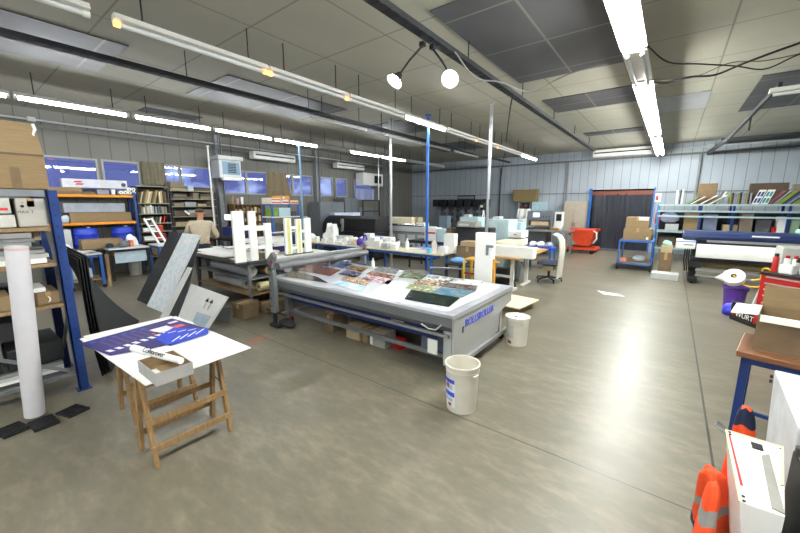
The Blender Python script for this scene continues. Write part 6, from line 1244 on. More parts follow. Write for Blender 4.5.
# ================================================================== CART, EXTINGUISHER, SIGN
KX0, KX1, KY0, KY1 = -1.1, -.32, 11.85, 13.0
t = thing('platform_cart', 'blue tubular two deck cart carrying brown cartons before the doorway', 'cart', ((KX0 + KX1) / 2, 12.4, 0))
for x in (KX0, KX1):
    for y in (KY0, KY1): m = MB(); m.bar((x, y, .15), (x, y, .85), .035); m.build('post', blue_lt, t); m = MB(); m.cyl((x - .02, y, .075), (x + .02, y, .075), .075, n=16); m.build('castor', rubber, t, smooth=True); m = MB(); m.box(x - .03, x + .03, y - .03, y + .03, .08, .17); m.build('castor_fork', dark_st, t)
for z, mt in ((.22, chip), (.85, M('blue_deck', '3f6cae', .5))):
    m = MB(); m.box(KX0 - .018, KX1 + .018, KY0 - .018, KY1 + .018, z - .05, z - .012); m.build('deck_frame', blue_lt, t, .004); m = MB(); m.box(KX0, KX1, KY0, KY1, z - .012, z); m.build('deck', mt, t)
m = MB(); m.tube([(KX1 + .005, KY1, .85), (KX1 + .005, KY1, 1.25), (KX0, KY1, 1.25), (KX0, KY1, .85)], .016, 8); m.build('push_handle', blue_lt, t, smooth=True)
b = FB(622.5, 651, 227.5, 241, 11.95, .5, .851); carton((b[0], b[1], 11.93, 12.45, .851, 1.18), 'large brown carton on the upper deck of the blue cart', card, lab=(paper, .82, .9, .1, .3))
b = FB(625.5, 649, 214.5, 227, 11.98, .45, 1.18); carton((b[0], b[1], 11.97, 12.42, 1.182, 1.50), 'brown carton with a white label stacked on the large cart carton', card, lab=(paper, .55, .95, .72, 1.0))
crumple(KX1 - .1, 12.7, .851, .08, .16, .16, M('spotted_bag', 'a69a6e', .6), 'mottled tan bag beside the cartons on the cart', 'plastic_bag', 'bag', 61)
crumple(KX1 - .3, 12.4, .22, .14, .28, .08, M('white_bundle', 'c4d0d8', .6), 'pale blue white bundle on the lower deck of the cart', 'cloth_bundle', 'cloth', 62)
carton((KX0 + .05, KX0 + .2, 11.9, 12.1, .221, .32), 'small salmon carton on the lower deck of the cart', M('salmon_packet', 'd8836a', .6), tape=False)
t = thing('fire_extinguisher', 'red fire extinguisher fixed to the end wall beside the doorway', 'fire extinguisher', (-.33, YF - .16, .9)); ex = ony(658, 215, YF - .15).x
m = MB(); m.lathe(ex, YF - .14, [(.001, 1.0), (.075, 1.01), (.08, 1.05), (.08, 1.5), (.05, 1.58), (.025, 1.6), (.001, 1.6)], 18); m.build('cylinder', red, t, smooth=True); m = MB(); m.box(ex - .05, ex + .03, YF - .17, YF - .11, 1.6, 1.68); m.build('valve', black, t, .01); m = MB(); m.tube([(ex + .03, YF - .15, 1.64), (ex + .11, YF - .16, 1.5), (ex + .09, YF - .17, 1.15)], .014, 8); m.build('hose', black, t, smooth=True); m = MB(); m.box(ex - .09, ex + .09, YF - .06, YF - .005, 1.2, 1.3); m.build('wall_mount', red, t)
t = thing('fire_sign', 'small white and red fire extinguisher sign on the end wall', 'sign', (-.5, YF - .02, 2.0)); p = ony(657.5, 197.5, YF)
m = MB(); m.box(p.x - .11, p.x + .11, YF - .012, YF - .004, p.z - .16, p.z + .16); m.build('sign_plate', foam, t); m = MB(); x = p.x; z = p.z; m.prism([(x - .05, YF - .0125, z - .1), (x + .03, YF - .0125, z - .1), (x + .03, YF - .0125, z + .04), (x - .01, YF - .0125, z + .08), (x - .05, YF - .0125, z + .04)], (0, -.003, 0)); m.bar((x - .01, YF - .014, z + .08), (x + .08, YF - .014, z + .11), .02, .004); m.build('pictogram', red_ink, t)
quadboard([(-.24, 16.3, .01), (-.04, 16.3, .01), (-.08, 16.68, 1.62), (-.24, 16.68, 1.62)], .03, 'tall olive brown board leaning on the end wall by the extinguisher', M('olive_brown_board', '84724a', .7), 'board', 'board')
p = onz(607, 293); q = onz(612, 294); quadboard([onz(597, 290.5, .004), onz(604, 294.5, .004), onz(625, 296.5, .004), onz(618, 294, .004)], .003, 'flat scrap of white paper lying on the open floor', paper, 'paper_scrap', 'paper')
# ================================================================== SAMPLE RACKS ALONG THE END WALL
QY = 14.5; QX0, QX1 = -.36, 5.1
t = thing('sample_rack', 'long blue framed rack full of sample boards behind the wide printer', 'rack', ((QX0 + QX1) / 2, QY + .4, 0)); cyan_rail = M('pale_cyan_rail', 'b5cdd2', .4, .3)
xs_ = [QX0, ony(701, 210, QY).x, ony(734, 210, QY).x, ony(790, 210, QY).x, 4.0, QX1]
for x in xs_:
    for y in (QY, QY + .8): m = MB(); m.box(x - .03, x + .03, y - .03, y + .03, 0, 1.86); m.build('post', blue_st if x > 0 else M('sky_blue_steel', '3f86c0', .4, .2), t, .004)
m = MB(); m.box(QX0 + .05, QX1, QY + .79, QY + .80, .45, 1.62); m.build('interior_shade_sheet', M('dark_rack_interior', '2c2f33', .8), t)  # added sheet whose colour stands in for the dark rack interior
for z, d in ((1.86, .04), (1.66, .02), (1.5, .02), (1.0, .03), (.45, .03)):
    m = MB(); m.box(QX0, QX1, QY - .04, QY - .01, z - .05, z); m.box(QX0, QX1, QY + .81, QY + .84, z - .05, z); m.build('rail', cyan_rail, t)
    if z not in (1.66, 1.5): m = MB(); m.box(QX0, QX1, QY - .01, QY + .81, z - .03, z - .005); m.build('shelf', M('pale_shelf', 'aab4b6', .5), t)
rnd = random.Random(12); cols = [foam, olive, M('sample_white', 'e6eaea', .5), M('sample_dark', '2d3036', .5), green_ink, M('sample_lilac', '9a8fa8', .5), teal_ink, M('sample_blue', '2f3f7e', .5), M('sample_maroon', '6d3a42', .5), M('sample_grey', '8f979c', .5)]
cn = ['white', 'olive', 'pale', 'dark', 'green', 'lilac', 'teal', 'dark blue', 'maroon', 'grey']
def leanboard(x, w, h, ang, c, label, y=QY + .08, d=.5, z=1.862):
    dx = math.sin(ang) * h; dz = math.cos(ang) * h; dw = w * .95
    m = MB(); m.prism([(x, y, z), (x + dw, y, z), (x + dw + dx, y, z + dz), (x + dx, y, z + dz)], (0, d, 0)); return tag(m.build('sample_board', cols[c], bevel=.003), label, 'board', 'sample boards on the long rack')
seq = []
def px2x(px): return ony(px, 205, QY + .08).x
x = px2x(675); leanboard(x, .06, .44, -.02, 0, 'upright white sample board at the very end of the long rack', d=.5); leanboard(px2x(678.5), .03, .46, .02, 3, 'upright dark sample board next to the end white one'); leanboard(px2x(680.5), .04, .46, .02, 0, 'second upright white sample board near the rack end')
a = [(684, .055, .36, .95, 4), (687.5, .05, .38, .95, 3), (690, .05, .40, .95, 0), (693.5, .04, .36, .95, 1), (696.5, .04, .4, .95, 8), (699.5, .11, .46, .95, 0), (705.5, .05, .42, .95, 1), (708.5, .06, .46, .95, 0), (713, .03, .36, .4, 5), (715.5, .04, .42, .41, 3), (718, .04, .43, .42, 0), (720.5, .03, .40, .43, 4)]
for k, (px, w, h, an, c) in enumerate(a): leanboard(px2x(px), min(w * .75, .05), h, an, c, y=QY + (.60 if an < .9 else .08), d=.02 if an < .9 else .5, label=f'slanted {cn[c]} sample board on the long rack, {ORD[k]} after the upright ones')
for k in range(11):
    px = 729 + k * 2.0; leanboard(px2x(px), .035, .30 + .05 * ((k * 3) % 4) / 4, 0., [1, 3, 5, 9][k % 4], f'dull upright sample pack in the middle of the long rack, {ORD[k]} of its run')
# printed card boards, then coloured boards at the outer end
for k, (px, w, c1, l) in enumerate(((751.5, .15, 7, 'tilted white board with dark blue squares on the long rack'), (760, .15, 6, 'tilted white board with teal squares on the long rack'))):
    x = px2x(px); m = MB(); sl = .12; y = QY + .08; m.prism([(x, y, 1.862), (x + w, y, 1.862), (x + w + sl, y, 2.27), (x + sl, y, 2.27)], (0, .04, 0)); m.mat(1)
    for r in range(2):
        for q in range(2):
            zz = 1.9 + r * .18; xx = x + .012 + q * .07 + sl * (zz - 1.862) / .41; m.prism([(xx, y - .002, zz), (xx + .05, y - .002, zz), (xx + .09, y - .002, zz + .13), (xx + .04, y - .002, zz + .13)], (0, .002, 0))
    tag(m.build('sample_board', [cols[2], cols[c1]]), l, 'board', 'sample boards on the long rack')
for k, (px, w, an, c) in enumerate(((770.5, .05, .6, 8), (773, .06, .65, 9), (776, .05, .7, 4), (778.5, .06, .7, 1), (781.5, .04, .72, 3), (784, .05, .72, 7), (786.5, .06, .75, 9), (789.5, .05, .75, 3), (792, .06, .75, 1), (795, .05, .76, 4), (798, .05, .77, 9), (801, .06, .78, 7), (804, .06, .79, 1))):
    leanboard(px2x(px), w * .8, .48, an, c, f'slanted {cn[c]} sample board towards the outer rack end, {ORD[k]} after the square printed ones')
for k, (px0, px1, pt, pb, l) in enumerate(((696, 715, 183.5, 194, 'brown carton behind the slanted sample boards'), (747, 786, 183, 191, 'long dark brown carton high behind the sample boards'), (790, 806, 184, 191, 'brown grey carton high at the outer rack end'))):
    b = FB(px0, px1, pt, 204, QY + .64, .15, 1.862); carton((b[0], b[1], QY + .64, QY + .78, 1.862, b[5]), l, [card_dk, M('umber_carton', '4f4234', .75), M('taupe_carton', '7d7062', .7)][k], tape=False)
def rk(px0, px1, pt, zb, label, mat, dep=.4, **k):
    b = FB(px0, px1, pt, 230, QY + .1, dep, zb); return carton((b[0], b[1], QY + .08, QY + .08 + dep, zb + .001, max(b[5], zb + .05)), label, mat, tape=False, **k)
rk(682.5, 697, 213, 1.0, 'brown carton inside the rack above the printer end', card); rk(702, 716, 214.5, 1.0, 'blue grey crate inside the rack beside the brown carton', M('blue_grey_crate', '6d7790', .6), name='crate'); rk(722.5, 737, 225, 1.0, 'low tan carton on the rack behind the printer lid', card_lt)
rk(738.5, 751.5, 213.5, 1.0, 'upright grey brown board pack inside the rack', M('taupe_carton', '7d7062', .7)); rk(755, 770, 220, 1.0, 'dark grey case inside the rack', grey_dk); rk(776.5, 786, 217, 1.0, 'tall white box inside the rack above the printer', foam); rk(789.5, 798.5, 219, 1.0, 'green grey carton inside the rack by the white box', M('sage_carton', '9cb89a', .6)); rk(771, 775.5, 227, 1.0, 'small red box beside the tall white one in the rack', red)
rk(664.5, 678, 224, 1.0, 'pale grey plastic crate at the end of the rack', grey_lt, name='crate'); crumple(ony(670, 214, QY + .3).x, QY + .3, ony(670, 222.5, QY + .3).z, .22, .18, .16, M('pale_lilac_bag', 'b9c0dd', .5), 'pale lilac bag slumped on the crate at the rack end', 'plastic_bag', 'bag', 71)
carton((QX0 + .1, QX0 + .55, QY + .1, QY + .6, .451, .8), 'dark carton on the low shelf at the rack end', M('umber_carton', '4f4234', .75), tape=False)
# ================================================================== WIDE FORMAT PRINTER
WY = 10.9; t = thing('wide_format_printer', 'wide format printer with a navy lid and white media web', 'printer', (1.9, WY + .4, 0)); wx0, wx1 = .28, 4.2
nv = M('navy_printer_lid', '26325c', .32, 0, .06)
lidz0, lidz1 = 1.02, 1.22
m = MB(); m.prism([(wx0, WY + .02, lidz0), (wx0, WY - .03, 1.10), (wx0, WY + .02, 1.18), (wx0, WY + .15, lidz1), (wx0, WY + .7, lidz1), (wx0, WY + .75, lidz0)], (wx1 - wx0, 0, 0)); m.build('lid', nv, t, .015)
m = MB(); xb_ = ony(752, 236, WY).x; m.box(xb_, ony(780, 236, WY).x, WY - .035, WY - .01, 1.135, 1.165); m.build('lid_handle', foam, t, .006)
m = MB(); m.box(wx0 + .5, wx1 - .1, WY - .005, WY + .06, .90, 1.02); m.build('print_slot', M('dark_navy_slot', '1d2333', .4), t)
m = MB(); m.box(wx0 + .45, wx1 - .1, WY - .03, WY + .02, .98, 1.03); m.build('slot_lip', grey_pl, t)
px0_, px1_ = ony(676, 245, WY).x, ony(695.5, 245, WY).x
m = MB(); m.box(px0_, px1_, WY - .06, WY + .6, .80, 1.0); pn = m.build('control_unit', foam, t, .015); m = MB(); m.box(px0_, px1_, WY - .062, WY - .055, .965, .985); m.build('blue_line', blue_ink, pn)
m = MB(); m.box(px0_ + .14, px0_ + .32, WY - .062, WY - .059, .885, .91); m.build('grey_mark', M('grey_ink', '7d8188', .5), pn)
m = MB(); m.slab([[(x, WY - .02 + q[0], q[1]) for x in (px1_ + .02, 2.2, 3.9)] for q in ((.0, .93), (-.06, .86), (-.1, .75), (-.09, .62))], .006); m.build('media_web', paper, t, smooth=True)
m = MB(); m.box(px1_ - .05, wx1 - .1, WY - .05, WY + .3, .54, .61); m.build('lower_apron', dark_st, t, .01)
for x in (.55, 3.6):
    m = MB(); m.box(x - .07, x + .07, WY + .1, WY + .35, .1, .85); m.build('leg', black, t, .01); m = MB(); m.box(x - .09, x + .09, WY - .25, WY + .75, .06, .14); m.build('foot', black, t, .01)
    for y in (WY - .2, WY + .7): m = MB(); m.cyl((x - .03, y, .04), (x + .03, y, .04), .04, n=12); m.build('castor', rubber, t, smooth=True)
for z in (.30, .17): m = MB(); m.cyl((.6, WY + .0, z), (3.55, WY + .0, z), .03 if z > .2 else .022, n=14); m.build('take_up_bar', alu, t, smooth=True)
m = MB(); m.cyl((.62, WY + .35, .42), (3.5, WY + .35, .42), .10, n=20); m.build('media_roll', M('kraft_media_roll', '8b7c5c', .6), t, smooth=True)
for k in range(6): m = MB(); m.tube([(.36 + k * .04, WY + .1, .8), (.35 + k * .045, WY - .02, .55), (.40 + k * .04, WY + .1, .25)], .015, 6); m.build('ink_hose', rubber, t, smooth=True)
m = MB(); m.box(.46, .7, WY - .06, WY + .1, .36, .52); m.build('motor_box', black, t, .01)
m = MB(); m.box(1.9, 2.4, WY + .02, WY + .06, .46, .53); m.build('maker_badge', grey_dk, t)
b = FB(781, 815, 246, 272, WY - .9, .5, .0); m = MB(); m.box(b[0], b[1] + .3, WY - .75, WY - .12, .25, 1.0); m.build('ink_cabinet', M('warm_grey_ink_unit', 'b5b4b0', .5, 0, .04), t, .02)
carton((-.14, .14, 11.3, 11.7, 0, .62), 'brown carton on the floor at the end of the wide printer', card_dk); carton((-.12, .12, 11.32, 11.66, .622, .8), 'tan carton stacked on the brown one by the printer end', card_lt, tape=False)
carton((-.25, .3, 10.75, 11.15, 0, .16), 'pale grey flat box on the floor before the printer end', grey_lt, tape=False)
crumple(.0, 11.5, .8, .09, .1, .06, M('mint_bag', 'a8e0c8', .5), 'small mint green bag on the cartons at the printer end', 'plastic_bag', 'bag', 75)
crumple(2.35, WY + .35, lidz1 + .002, .16, .12, .07, M('mint_bag', 'a8e0c8', .5), 'pale mint cloth lying on the navy printer lid', 'cloth_bundle', 'cloth', 76)
# ================================================================== RED TOOL CHEST
rz = math.radians(-38); ch = Vector((1.12, 7.1, 0)); t = thing('tool_chest', 'red drawer tool chest with a black top beside the wide printer', 'tool chest', ch, None, rz)
CW, CD, CH = 1.1, .5, .90
m = MB(); m.box(0, CW, 0, CD, .12, CH - .04); m.build('body', red, t, .008, local=True)
m = MB(); m.box(-.02, CW + .02, -.02, CD + .02, CH - .04, CH); m.build('top_tray', black, t, .01, local=True)
for k, (z0, z1) in enumerate(((.77, .85), (.68, .76), (.59, .67), (.48, .58), (.33, .47), (.16, .32))):
    m = MB(); m.box(.07, CW - .04, -.018, .0, z0, z1); d = m.build('drawer', red, t, .004, local=True); m = MB(); m.box(.07, CW - .04, -.034, -.018, z1 - .022, z1 - .004); m.build('handle', M('silver_drawer_handle', 'c9c9cc', .3, .6), d, .003, local=True)
for x in (.1, CW - .1):
    for y in (.08, CD - .08): m = MB(); m.cyl((x, y - .02, .06), (x, y + .02, .06), .06, n=14); m.build('castor', rubber, t, local=True, smooth=True)
m = MB(); m.box(.02, CW - .02, .02, CD - .02, .08, .12); m.build('base_frame', black, t, local=True)
m = MB(); m.box(.42, .56, -.02, -.018, .79, .83); m.build('maker_badge', M('deep_red_badge', 'd0302c', .4), t, local=True)
def onchest(u, v): return ch + Matrix.Rotation(rz, 3, 'Z') @ Vector((u, v, CH))
for k, (u, v, mt, cm, h, l) in enumerate(((.07, .12, red, ink, .27, 'red spray can with black cap at the tool chest corner'), (.15, .2, foam, red, .25, 'white spray can with red cap behind the corner can'), (.23, .22, foam, red, .25, 'white spray can with red cap in the middle of the chest cans'), (.31, .24, foam, red, .24, 'white spray can with red cap beside the white boxes'), (.47, .3, grey_dk, red, .34, 'tall dark spray can with red cap behind the black clamp'))):
    q = onchest(u, v); spray(q.x, q.y, CH, .034, h, mt, cm, l)
for k, (u, v, w, h, mt, l, lab) in enumerate(((.14, .06, .15, .13, foam, 'white box with black lid at the front of the tool chest', None), (.38, .1, .17, .16, foam, 'white box with a blue edge on the tool chest', (blue_pl, 0., .16, .0, 1.)))):
    q = onchest(u + w / 2, v + .06); carton((q.x - w / 2, q.x + w / 2, q.y - .05, q.y + .05, CH + .001, CH + h), l, mt, tape=False, rz=rz, lab=lab)
q = onchest(.42, .16); t2 = thing('hand_clamp', 'black clamp tool resting on the white boxes of the chest', 'clamp', (q.x, q.y, CH + .162)); m = MB(); m.bar(q + Vector((-.12, .08, .19)), q + Vector((.16, -.1, .19)), .05, .04); m.bar(q + Vector((.16, -.1, .21)), q + Vector((.17, -.11, .03)), .04, .03); m.build('jaw', black, t2, .004); m = MB(); m.bar(q + Vector((-.1, .06, .2)), q + Vector((-.02, .02, .30)), .05, .05); m.build('grip', ink, t2, .004)
q = onchest(.72, .15); t2 = thing('cordless_tool', 'dark blue hand tool with a yellow tip on the tool chest', 'tool', q); m = MB(); m.tube([q + Vector((-.14, .1, .04)), q + Vector((0, 0, .045)), q + Vector((.16, -.12, .04))], [.03, .04, .028], 12); m.build('handle', M('steel_blue_tool', '2d4f86', .4), t2, smooth=True); m = MB(); m.cyl(q + Vector((.16, -.12, .04)), q + Vector((.26, -.2, .04)), .024, .012, n=12); m.build('tip', yellow, t2, smooth=True)
# reel with yellow strap on a purple bin
bp = Vector((1.03, 8.3, 0)); t = thing('purple_bin', 'purple plastic bin standing on the floor beside the tool chest', 'bin', bp); m = MB(); m.lathe(bp.x, bp.y, [(.001, 0), (.13, 0), (.16, .42), (.175, .43), (.175, .45), (.15, .45), (.12, .02), (.001, .02)], 24); m.build('body', purple, t, smooth=True); m = MB(); m.lathe(bp.x, bp.y, [(.165, .39), (.18, .395), (.18, .41), (.167, .415)], 24); m.build('rim', purple, t, smooth=True)
rc = onz(731, 277, .655); rc = Vector((bp.x - .06, bp.y - .1, .61)); nrm = Vector((-.2, -.72, .66)).normalized()
t = thing('film_reel', 'large white film reel with loose end resting on the purple bin', 'reel', rc - Vector((0, 0, .12))); m = MB(); m.cyl(rc - nrm * .05, rc + nrm * .05, .15, n=36); m.build('wound_film', foam, t, .006, True); m = MB(); m.cyl(rc + nrm * .05, rc + nrm * .056, .04, n=18); m.build('core_hole', ink, t)
sd = nrm.cross(Vector((0, 0, 1))).normalized(); sd = -sd if sd.x > 0 else sd; m = MB(); m.prism([rc + sd * .08 - Vector((0, .02, .1)), rc + sd * .24 - Vector((0, 0, .06)), rc + sd * .15 + Vector((0, 0, .02)), rc + sd * .1 + Vector((0, 0, .02))], nrm * .05); m.build('loose_end', foam, t)
y0_ = rc + nrm * .075; st_ = [y0_, y0_ + Vector((.08, -.02, -.1)), y0_ + Vector((.2, -.06, -.16)), y0_ + Vector((.33, -.16, -.12)), y0_ + Vector((.4, -.22, .05)), y0_ + Vector((.38, -.2, .17)), y0_ + Vector((.32, -.14, .16)), y0_ + Vector((.31, -.12, .0)), y0_ + Vector((.22, -.08, -.05))]
cable(st_, .014, yellow, 'bright yellow hose looping from the film reel to the tool chest', 'yellow_hose')
crumple(.98, 7.98, 0, .11, .1, .1, M('royal_blue_bag', '3a3fd0', .5), 'royal blue plastic bag on the floor in front of the purple bin', 'plastic_bag', 'bag', 81)
for k in range(3): m = MB(); a = Vector((1.2 + k * .05, 8.0 - k * .05, .02)); m.cyl(a, a + Vector((.12, .05, .62)), .022, n=10); tag(m.build('profile_tube', [grey_lt, M('lilac_grey_tube', 'a7a2b5', .4), M('maroon_tube', '7c3038', .5)][k], smooth=True), f'{["pale grey", "lilac grey", "maroon"][k]} tube standing between the purple bin and the tool chest', 'tube')
wz = math.radians(-58); wo = Vector((.93, 7.68, 0)); t = thing('tool_case', 'black tool case with red and white lettering on the floor', 'case', wo, None, wz)
m = MB(); m.box(0, .5, 0, .10, .0, .3); m.build('body', black, t, .012, local=True); m = MB(); m.box(.15, .35, .03, .08, .3, .33); m.build('carry_handle', black, t, .01, local=True)
LOC['__'] = Vector((0, 0, 0)); R4 = face_mat((.0, -.001, 0), (1, 0, 0), (0, 0, 1))
o = text('lettering', 'WÜRTH', .11, foam, t, Matrix.Translation(LOC[t.name]) @ face_mat((.31, -.002, .12), (1, 0, 0), (0, 0, 1)), .001)
m = MB(); m.prism([(.03, -.003, .12), (.06, -.003, .09), (.10, -.003, .12), (.10, -.003, .16), (.06, -.003, .13), (.03, -.003, .16)], (0, .003, 0)); m.prism([(.04, -.003, .17), (.06, -.003, .155), (.09, -.003, .17), (.065, -.003, .19)], (0, .003, 0)); m.build('red_emblem', M('emblem_red', 'e0201c', .4), t, local=True)
# ================================================================== WORKBENCH WITH OPEN CARTON
bz_ = math.radians(-11); bo = Vector((.5, 3.54, 0)); t = thing('workbench', 'brown topped workbench on a blue steel frame carrying the open carton', 'bench', bo, None, bz_)
BW, BD, BH = 1.6, .58, .76
m = MB(); m.box(0, BW, 0, BD, BH - .045, BH); m.build('bench_top', wood_dk, t, .006, local=True)
for x in (.03, BW - .08):
    for y in (.05, BD - .1): m = MB(); m.box(x, x + .05, y, y + .05, 0, BH - .045); m.build('leg', blue_st, t, .003, local=True)
m = MB(); m.box(.03, BW - .03, .05, .1, BH - .1, BH - .046); m.box(.03, BW - .03, BD - .1, BD - .05, BH - .1, BH - .046); m.box(.03, .08, .1, BD - .1, BH - .1, BH - .046); m.box(BW - .08, BW - .03, .1, BD - .1, BH - .1, BH - .046); m.build('rail_frame', blue_st, t, local=True)
m = MB(); m.box(.08, BW - .08, .065, .09, .26, .285); m.box(.045, .07, .1, BD - .1, .26, .285); m.build('stretcher', blue_st, t, local=True)
def bl(u, v, z): return bo + Matrix.Rotation(bz_, 3, 'Z') @ Vector((u, v, z))
# open carton
BX = .075; t = thing('cardboard_box', 'open brown carton with raised flaps on the brown workbench', 'box', bl(BX, .12, BH + .001), None, bz_); w, d, h = .62, .40, .275; th = .006
inner = M('inner_white_card', 'dcd8d0', .7)
m = MB(); m.box(0, w, 0, d, 0, .006); m.build('box_base', card, t, local=True)
m = MB(); m.box(0, w, 0, th, .006, h); m.build('front_wall', card_dk, t, local=True); m = MB(); m.box(0, w, d - th, d, .006, h); m.build('back_wall', card, t, local=True)
m = MB(); m.box(0, th, th, d - th, .006, h); m.build('side_wall', M('grey_card_side', 'a49a8c', .7), t, local=True); m = MB(); m.box(w - th, w, th, d - th, .006, h); m.build('side_wall', card, t, local=True)
m = MB(); m.slab([[(x, d - .003 + y, z) for x in (.0, w / 2, w)] for y, z in ((0, h), (.01, h + .08), (.015, h + .165))], .005); m.build('flap', card, t, local=True)
m = MB(); m.slab([[(x, .003 + y, z) for x in (.015, w / 2, w)] for y, z in ((0, h), (-.02, h - .005), (-.035, h - .05 + .008))], .005); m.build('torn_white_flap', inner, t, local=True)
m = MB(); m.slab([[(0 + x, y, z) for y in (.01, d / 2, d - .01)] for x, z in ((0, h - .004), (-.08, h - .012), (-.15, h - .02))], .005); m.build('side_flap', inner, t, local=True)
# white tilted cover, grey box and black machine by the bench
qa = onz(774.5, 369.5, .86); t = thing('printer_cover', 'white and grey machine cover standing beside the workbench front', 'cover', (qa.x + .2, qa.y - .3, 0))
P4 = [qa, Vector((qa.x + .55, qa.y - .06, .86)), Vector((qa.x + .45, qa.y - .75, .86)), Vector((qa.x - .04, qa.y - .72, .86))]
P0 = [Vector((p.x + (.04 if i in (0, 3) else 0), p.y, .02)) for i, p in enumerate(P4)]
m = MB(); m.hexa([P0[3], P0[2], P0[1], P0[0], P4[3], P4[2], P4[1], P4[0]]); m.build('casing', M('cool_white_casing', 'd2d4d8', .4), t, .008)
m = MB(); c = P4[0].lerp(P4[2], .38); m.bar(c + Vector((-.0, .1, .004)), c + Vector((.2, -.1, .004)), .07, .006); m.bar(c + Vector((.06, .12, .004)), c + Vector((.12, -.12, .004)), .04, .006); m.build('black_smear', ink, t)
for k in range(2): m = MB(); q = P4[0].lerp(P4[3], .03) + Vector((-.004, 0, -.04 - k * .03)); m.cyl(q, q + Vector((-.012, 0, 0)), .01, n=8); m.build('screw', dark_st, t)
# near white metal box, tapered, with orange high visibility clothing hung on it
A, B, D, E_ = onz(726, 430, .80), onz(784, 447.5, .80), onz(740, 502, .80), onz(785, 517, .80)
t = thing('metal_box', 'white metal machine box with a dark slot and red seal in front of the workbench', 'box', (A + E_) / 2 * 1 - Vector((0, 0, .8)))
z0 = .03; sh_ = Vector((.07, .0, 0)); wm = M('white_sheet_metal', 'e9e8e4', .35, 0, .03)
m = MB(); m.hexa([Vector((D.x + .11, D.y, z0)), Vector((E_.x, E_.y, z0)), Vector((B.x, B.y, z0)), Vector((A.x + .11, A.y, z0)), D, E_, B, A]); m.build('casing', wm, t, .004)
up = Vector((0, 0, .0015)); def_ = lambda u, v: A.lerp(B, u).lerp(D.lerp(E_, u), v) + up
m = MB(); m.prism([def_(.43, .09), def_(.63, .09), def_(.65, .19), def_(.45, .19)], (0, 0, .003)); m.build('dark_slot', ink, t)
m = MB(); m.prism([def_(.03, .09), def_(.06, .09), def_(.14, .8), def_(.08, .8)], (0, 0, .003)); m.build('red_seal', red_ink, t)
m = MB(); m.prism([def_(.6, .28), def_(.74, .22), def_(1.0, .98), def_(.72, .96)], (0, 0, .004)); m.build('grey_inset', M('warm_grey_inset', '9a9892', .5), t)
m = MB(); m.prism([def_(.95, .04), def_(.99, .04), def_(.99, .62), def_(.92, .64)], (0, 0, .005)); m.build('cream_seal', M('cream_seal', 'e6e0b4', .5), t)
for u, v in ((.06, .03), (.95, .05), (.1, .93), (.1, .98), (.7, .33), (.06, .07)): m = MB(); q = def_(u, v); m.cyl(q, q + Vector((0, 0, .003)), .005, n=10); m.build('screw', ink, t)
for (a, b) in ((A, B), (A, D)): m = MB(); m.bar(a + Vector((0, 0, .001)), b + Vector((0, 0, .001)), .006, .004); m.build('folded_edge', M('cream_seal', 'e6e0b4', .5), t)
m = MB(); q = A + Vector((-.018, .02, .0)); m.tube([q + Vector((.02, -.01, -.02)), q + Vector((-.02, 0, 0)), q + Vector((-.012, .02, .012)), q + Vector((.02, .02, -.01))], .006, 6); m.build('hook', grey_st, t, smooth=True)
m = MB(); m.hexa([Vector((E_.x + .02, E_.y - .3, .03)), Vector((E_.x + .25, E_.y - .3, .03)), Vector((E_.x + .25, E_.y - .06, .03)), Vector((E_.x - .06, E_.y - .06, .03)), Vector((E_.x + .02, E_.y - .3, .70)), Vector((E_.x + .25, E_.y - .3, .70)), Vector((E_.x + .25, E_.y - .06, .70)), Vector((E_.x - .06, E_.y - .06, .70))])
tag(m.build('lower_casing', M('cool_grey_casing', 'b6b6b4', .4), bevel=.006), 'pale grey lower machine casing in front of the white metal box', 'casing')
t = thing('black_machine', 'black machine body with bolts beside the white metal box', 'machine', (B.x + .2, B.y - .2, 0))
m = MB(); m.prism([(B.x + .03, B.y - .4, .03), (B.x + .5, B.y - .4, .03), (B.x + .5, B.y + .02, .03), (B.x + .03, B.y + .02, .03)], (0, 0, .77)); m.build('body', M('charcoal_machine', '2a2b2d', .45, 0, .1), t, .012)
for k in range(4): m = MB(); q = Vector((B.x + .045, B.y - .02 - k * .1, .8)); m.cyl(q, q + Vector((0, 0, .03)), .018, n=12); m.build('bolt', M('bolt_steel', '6a6864', .4, .6), t, smooth=True)
m = MB(); m.box(B.x + .1, B.x + .4, B.y - .36, B.y - .1, .8, .84); m.build('top_plate', black, t, .006)
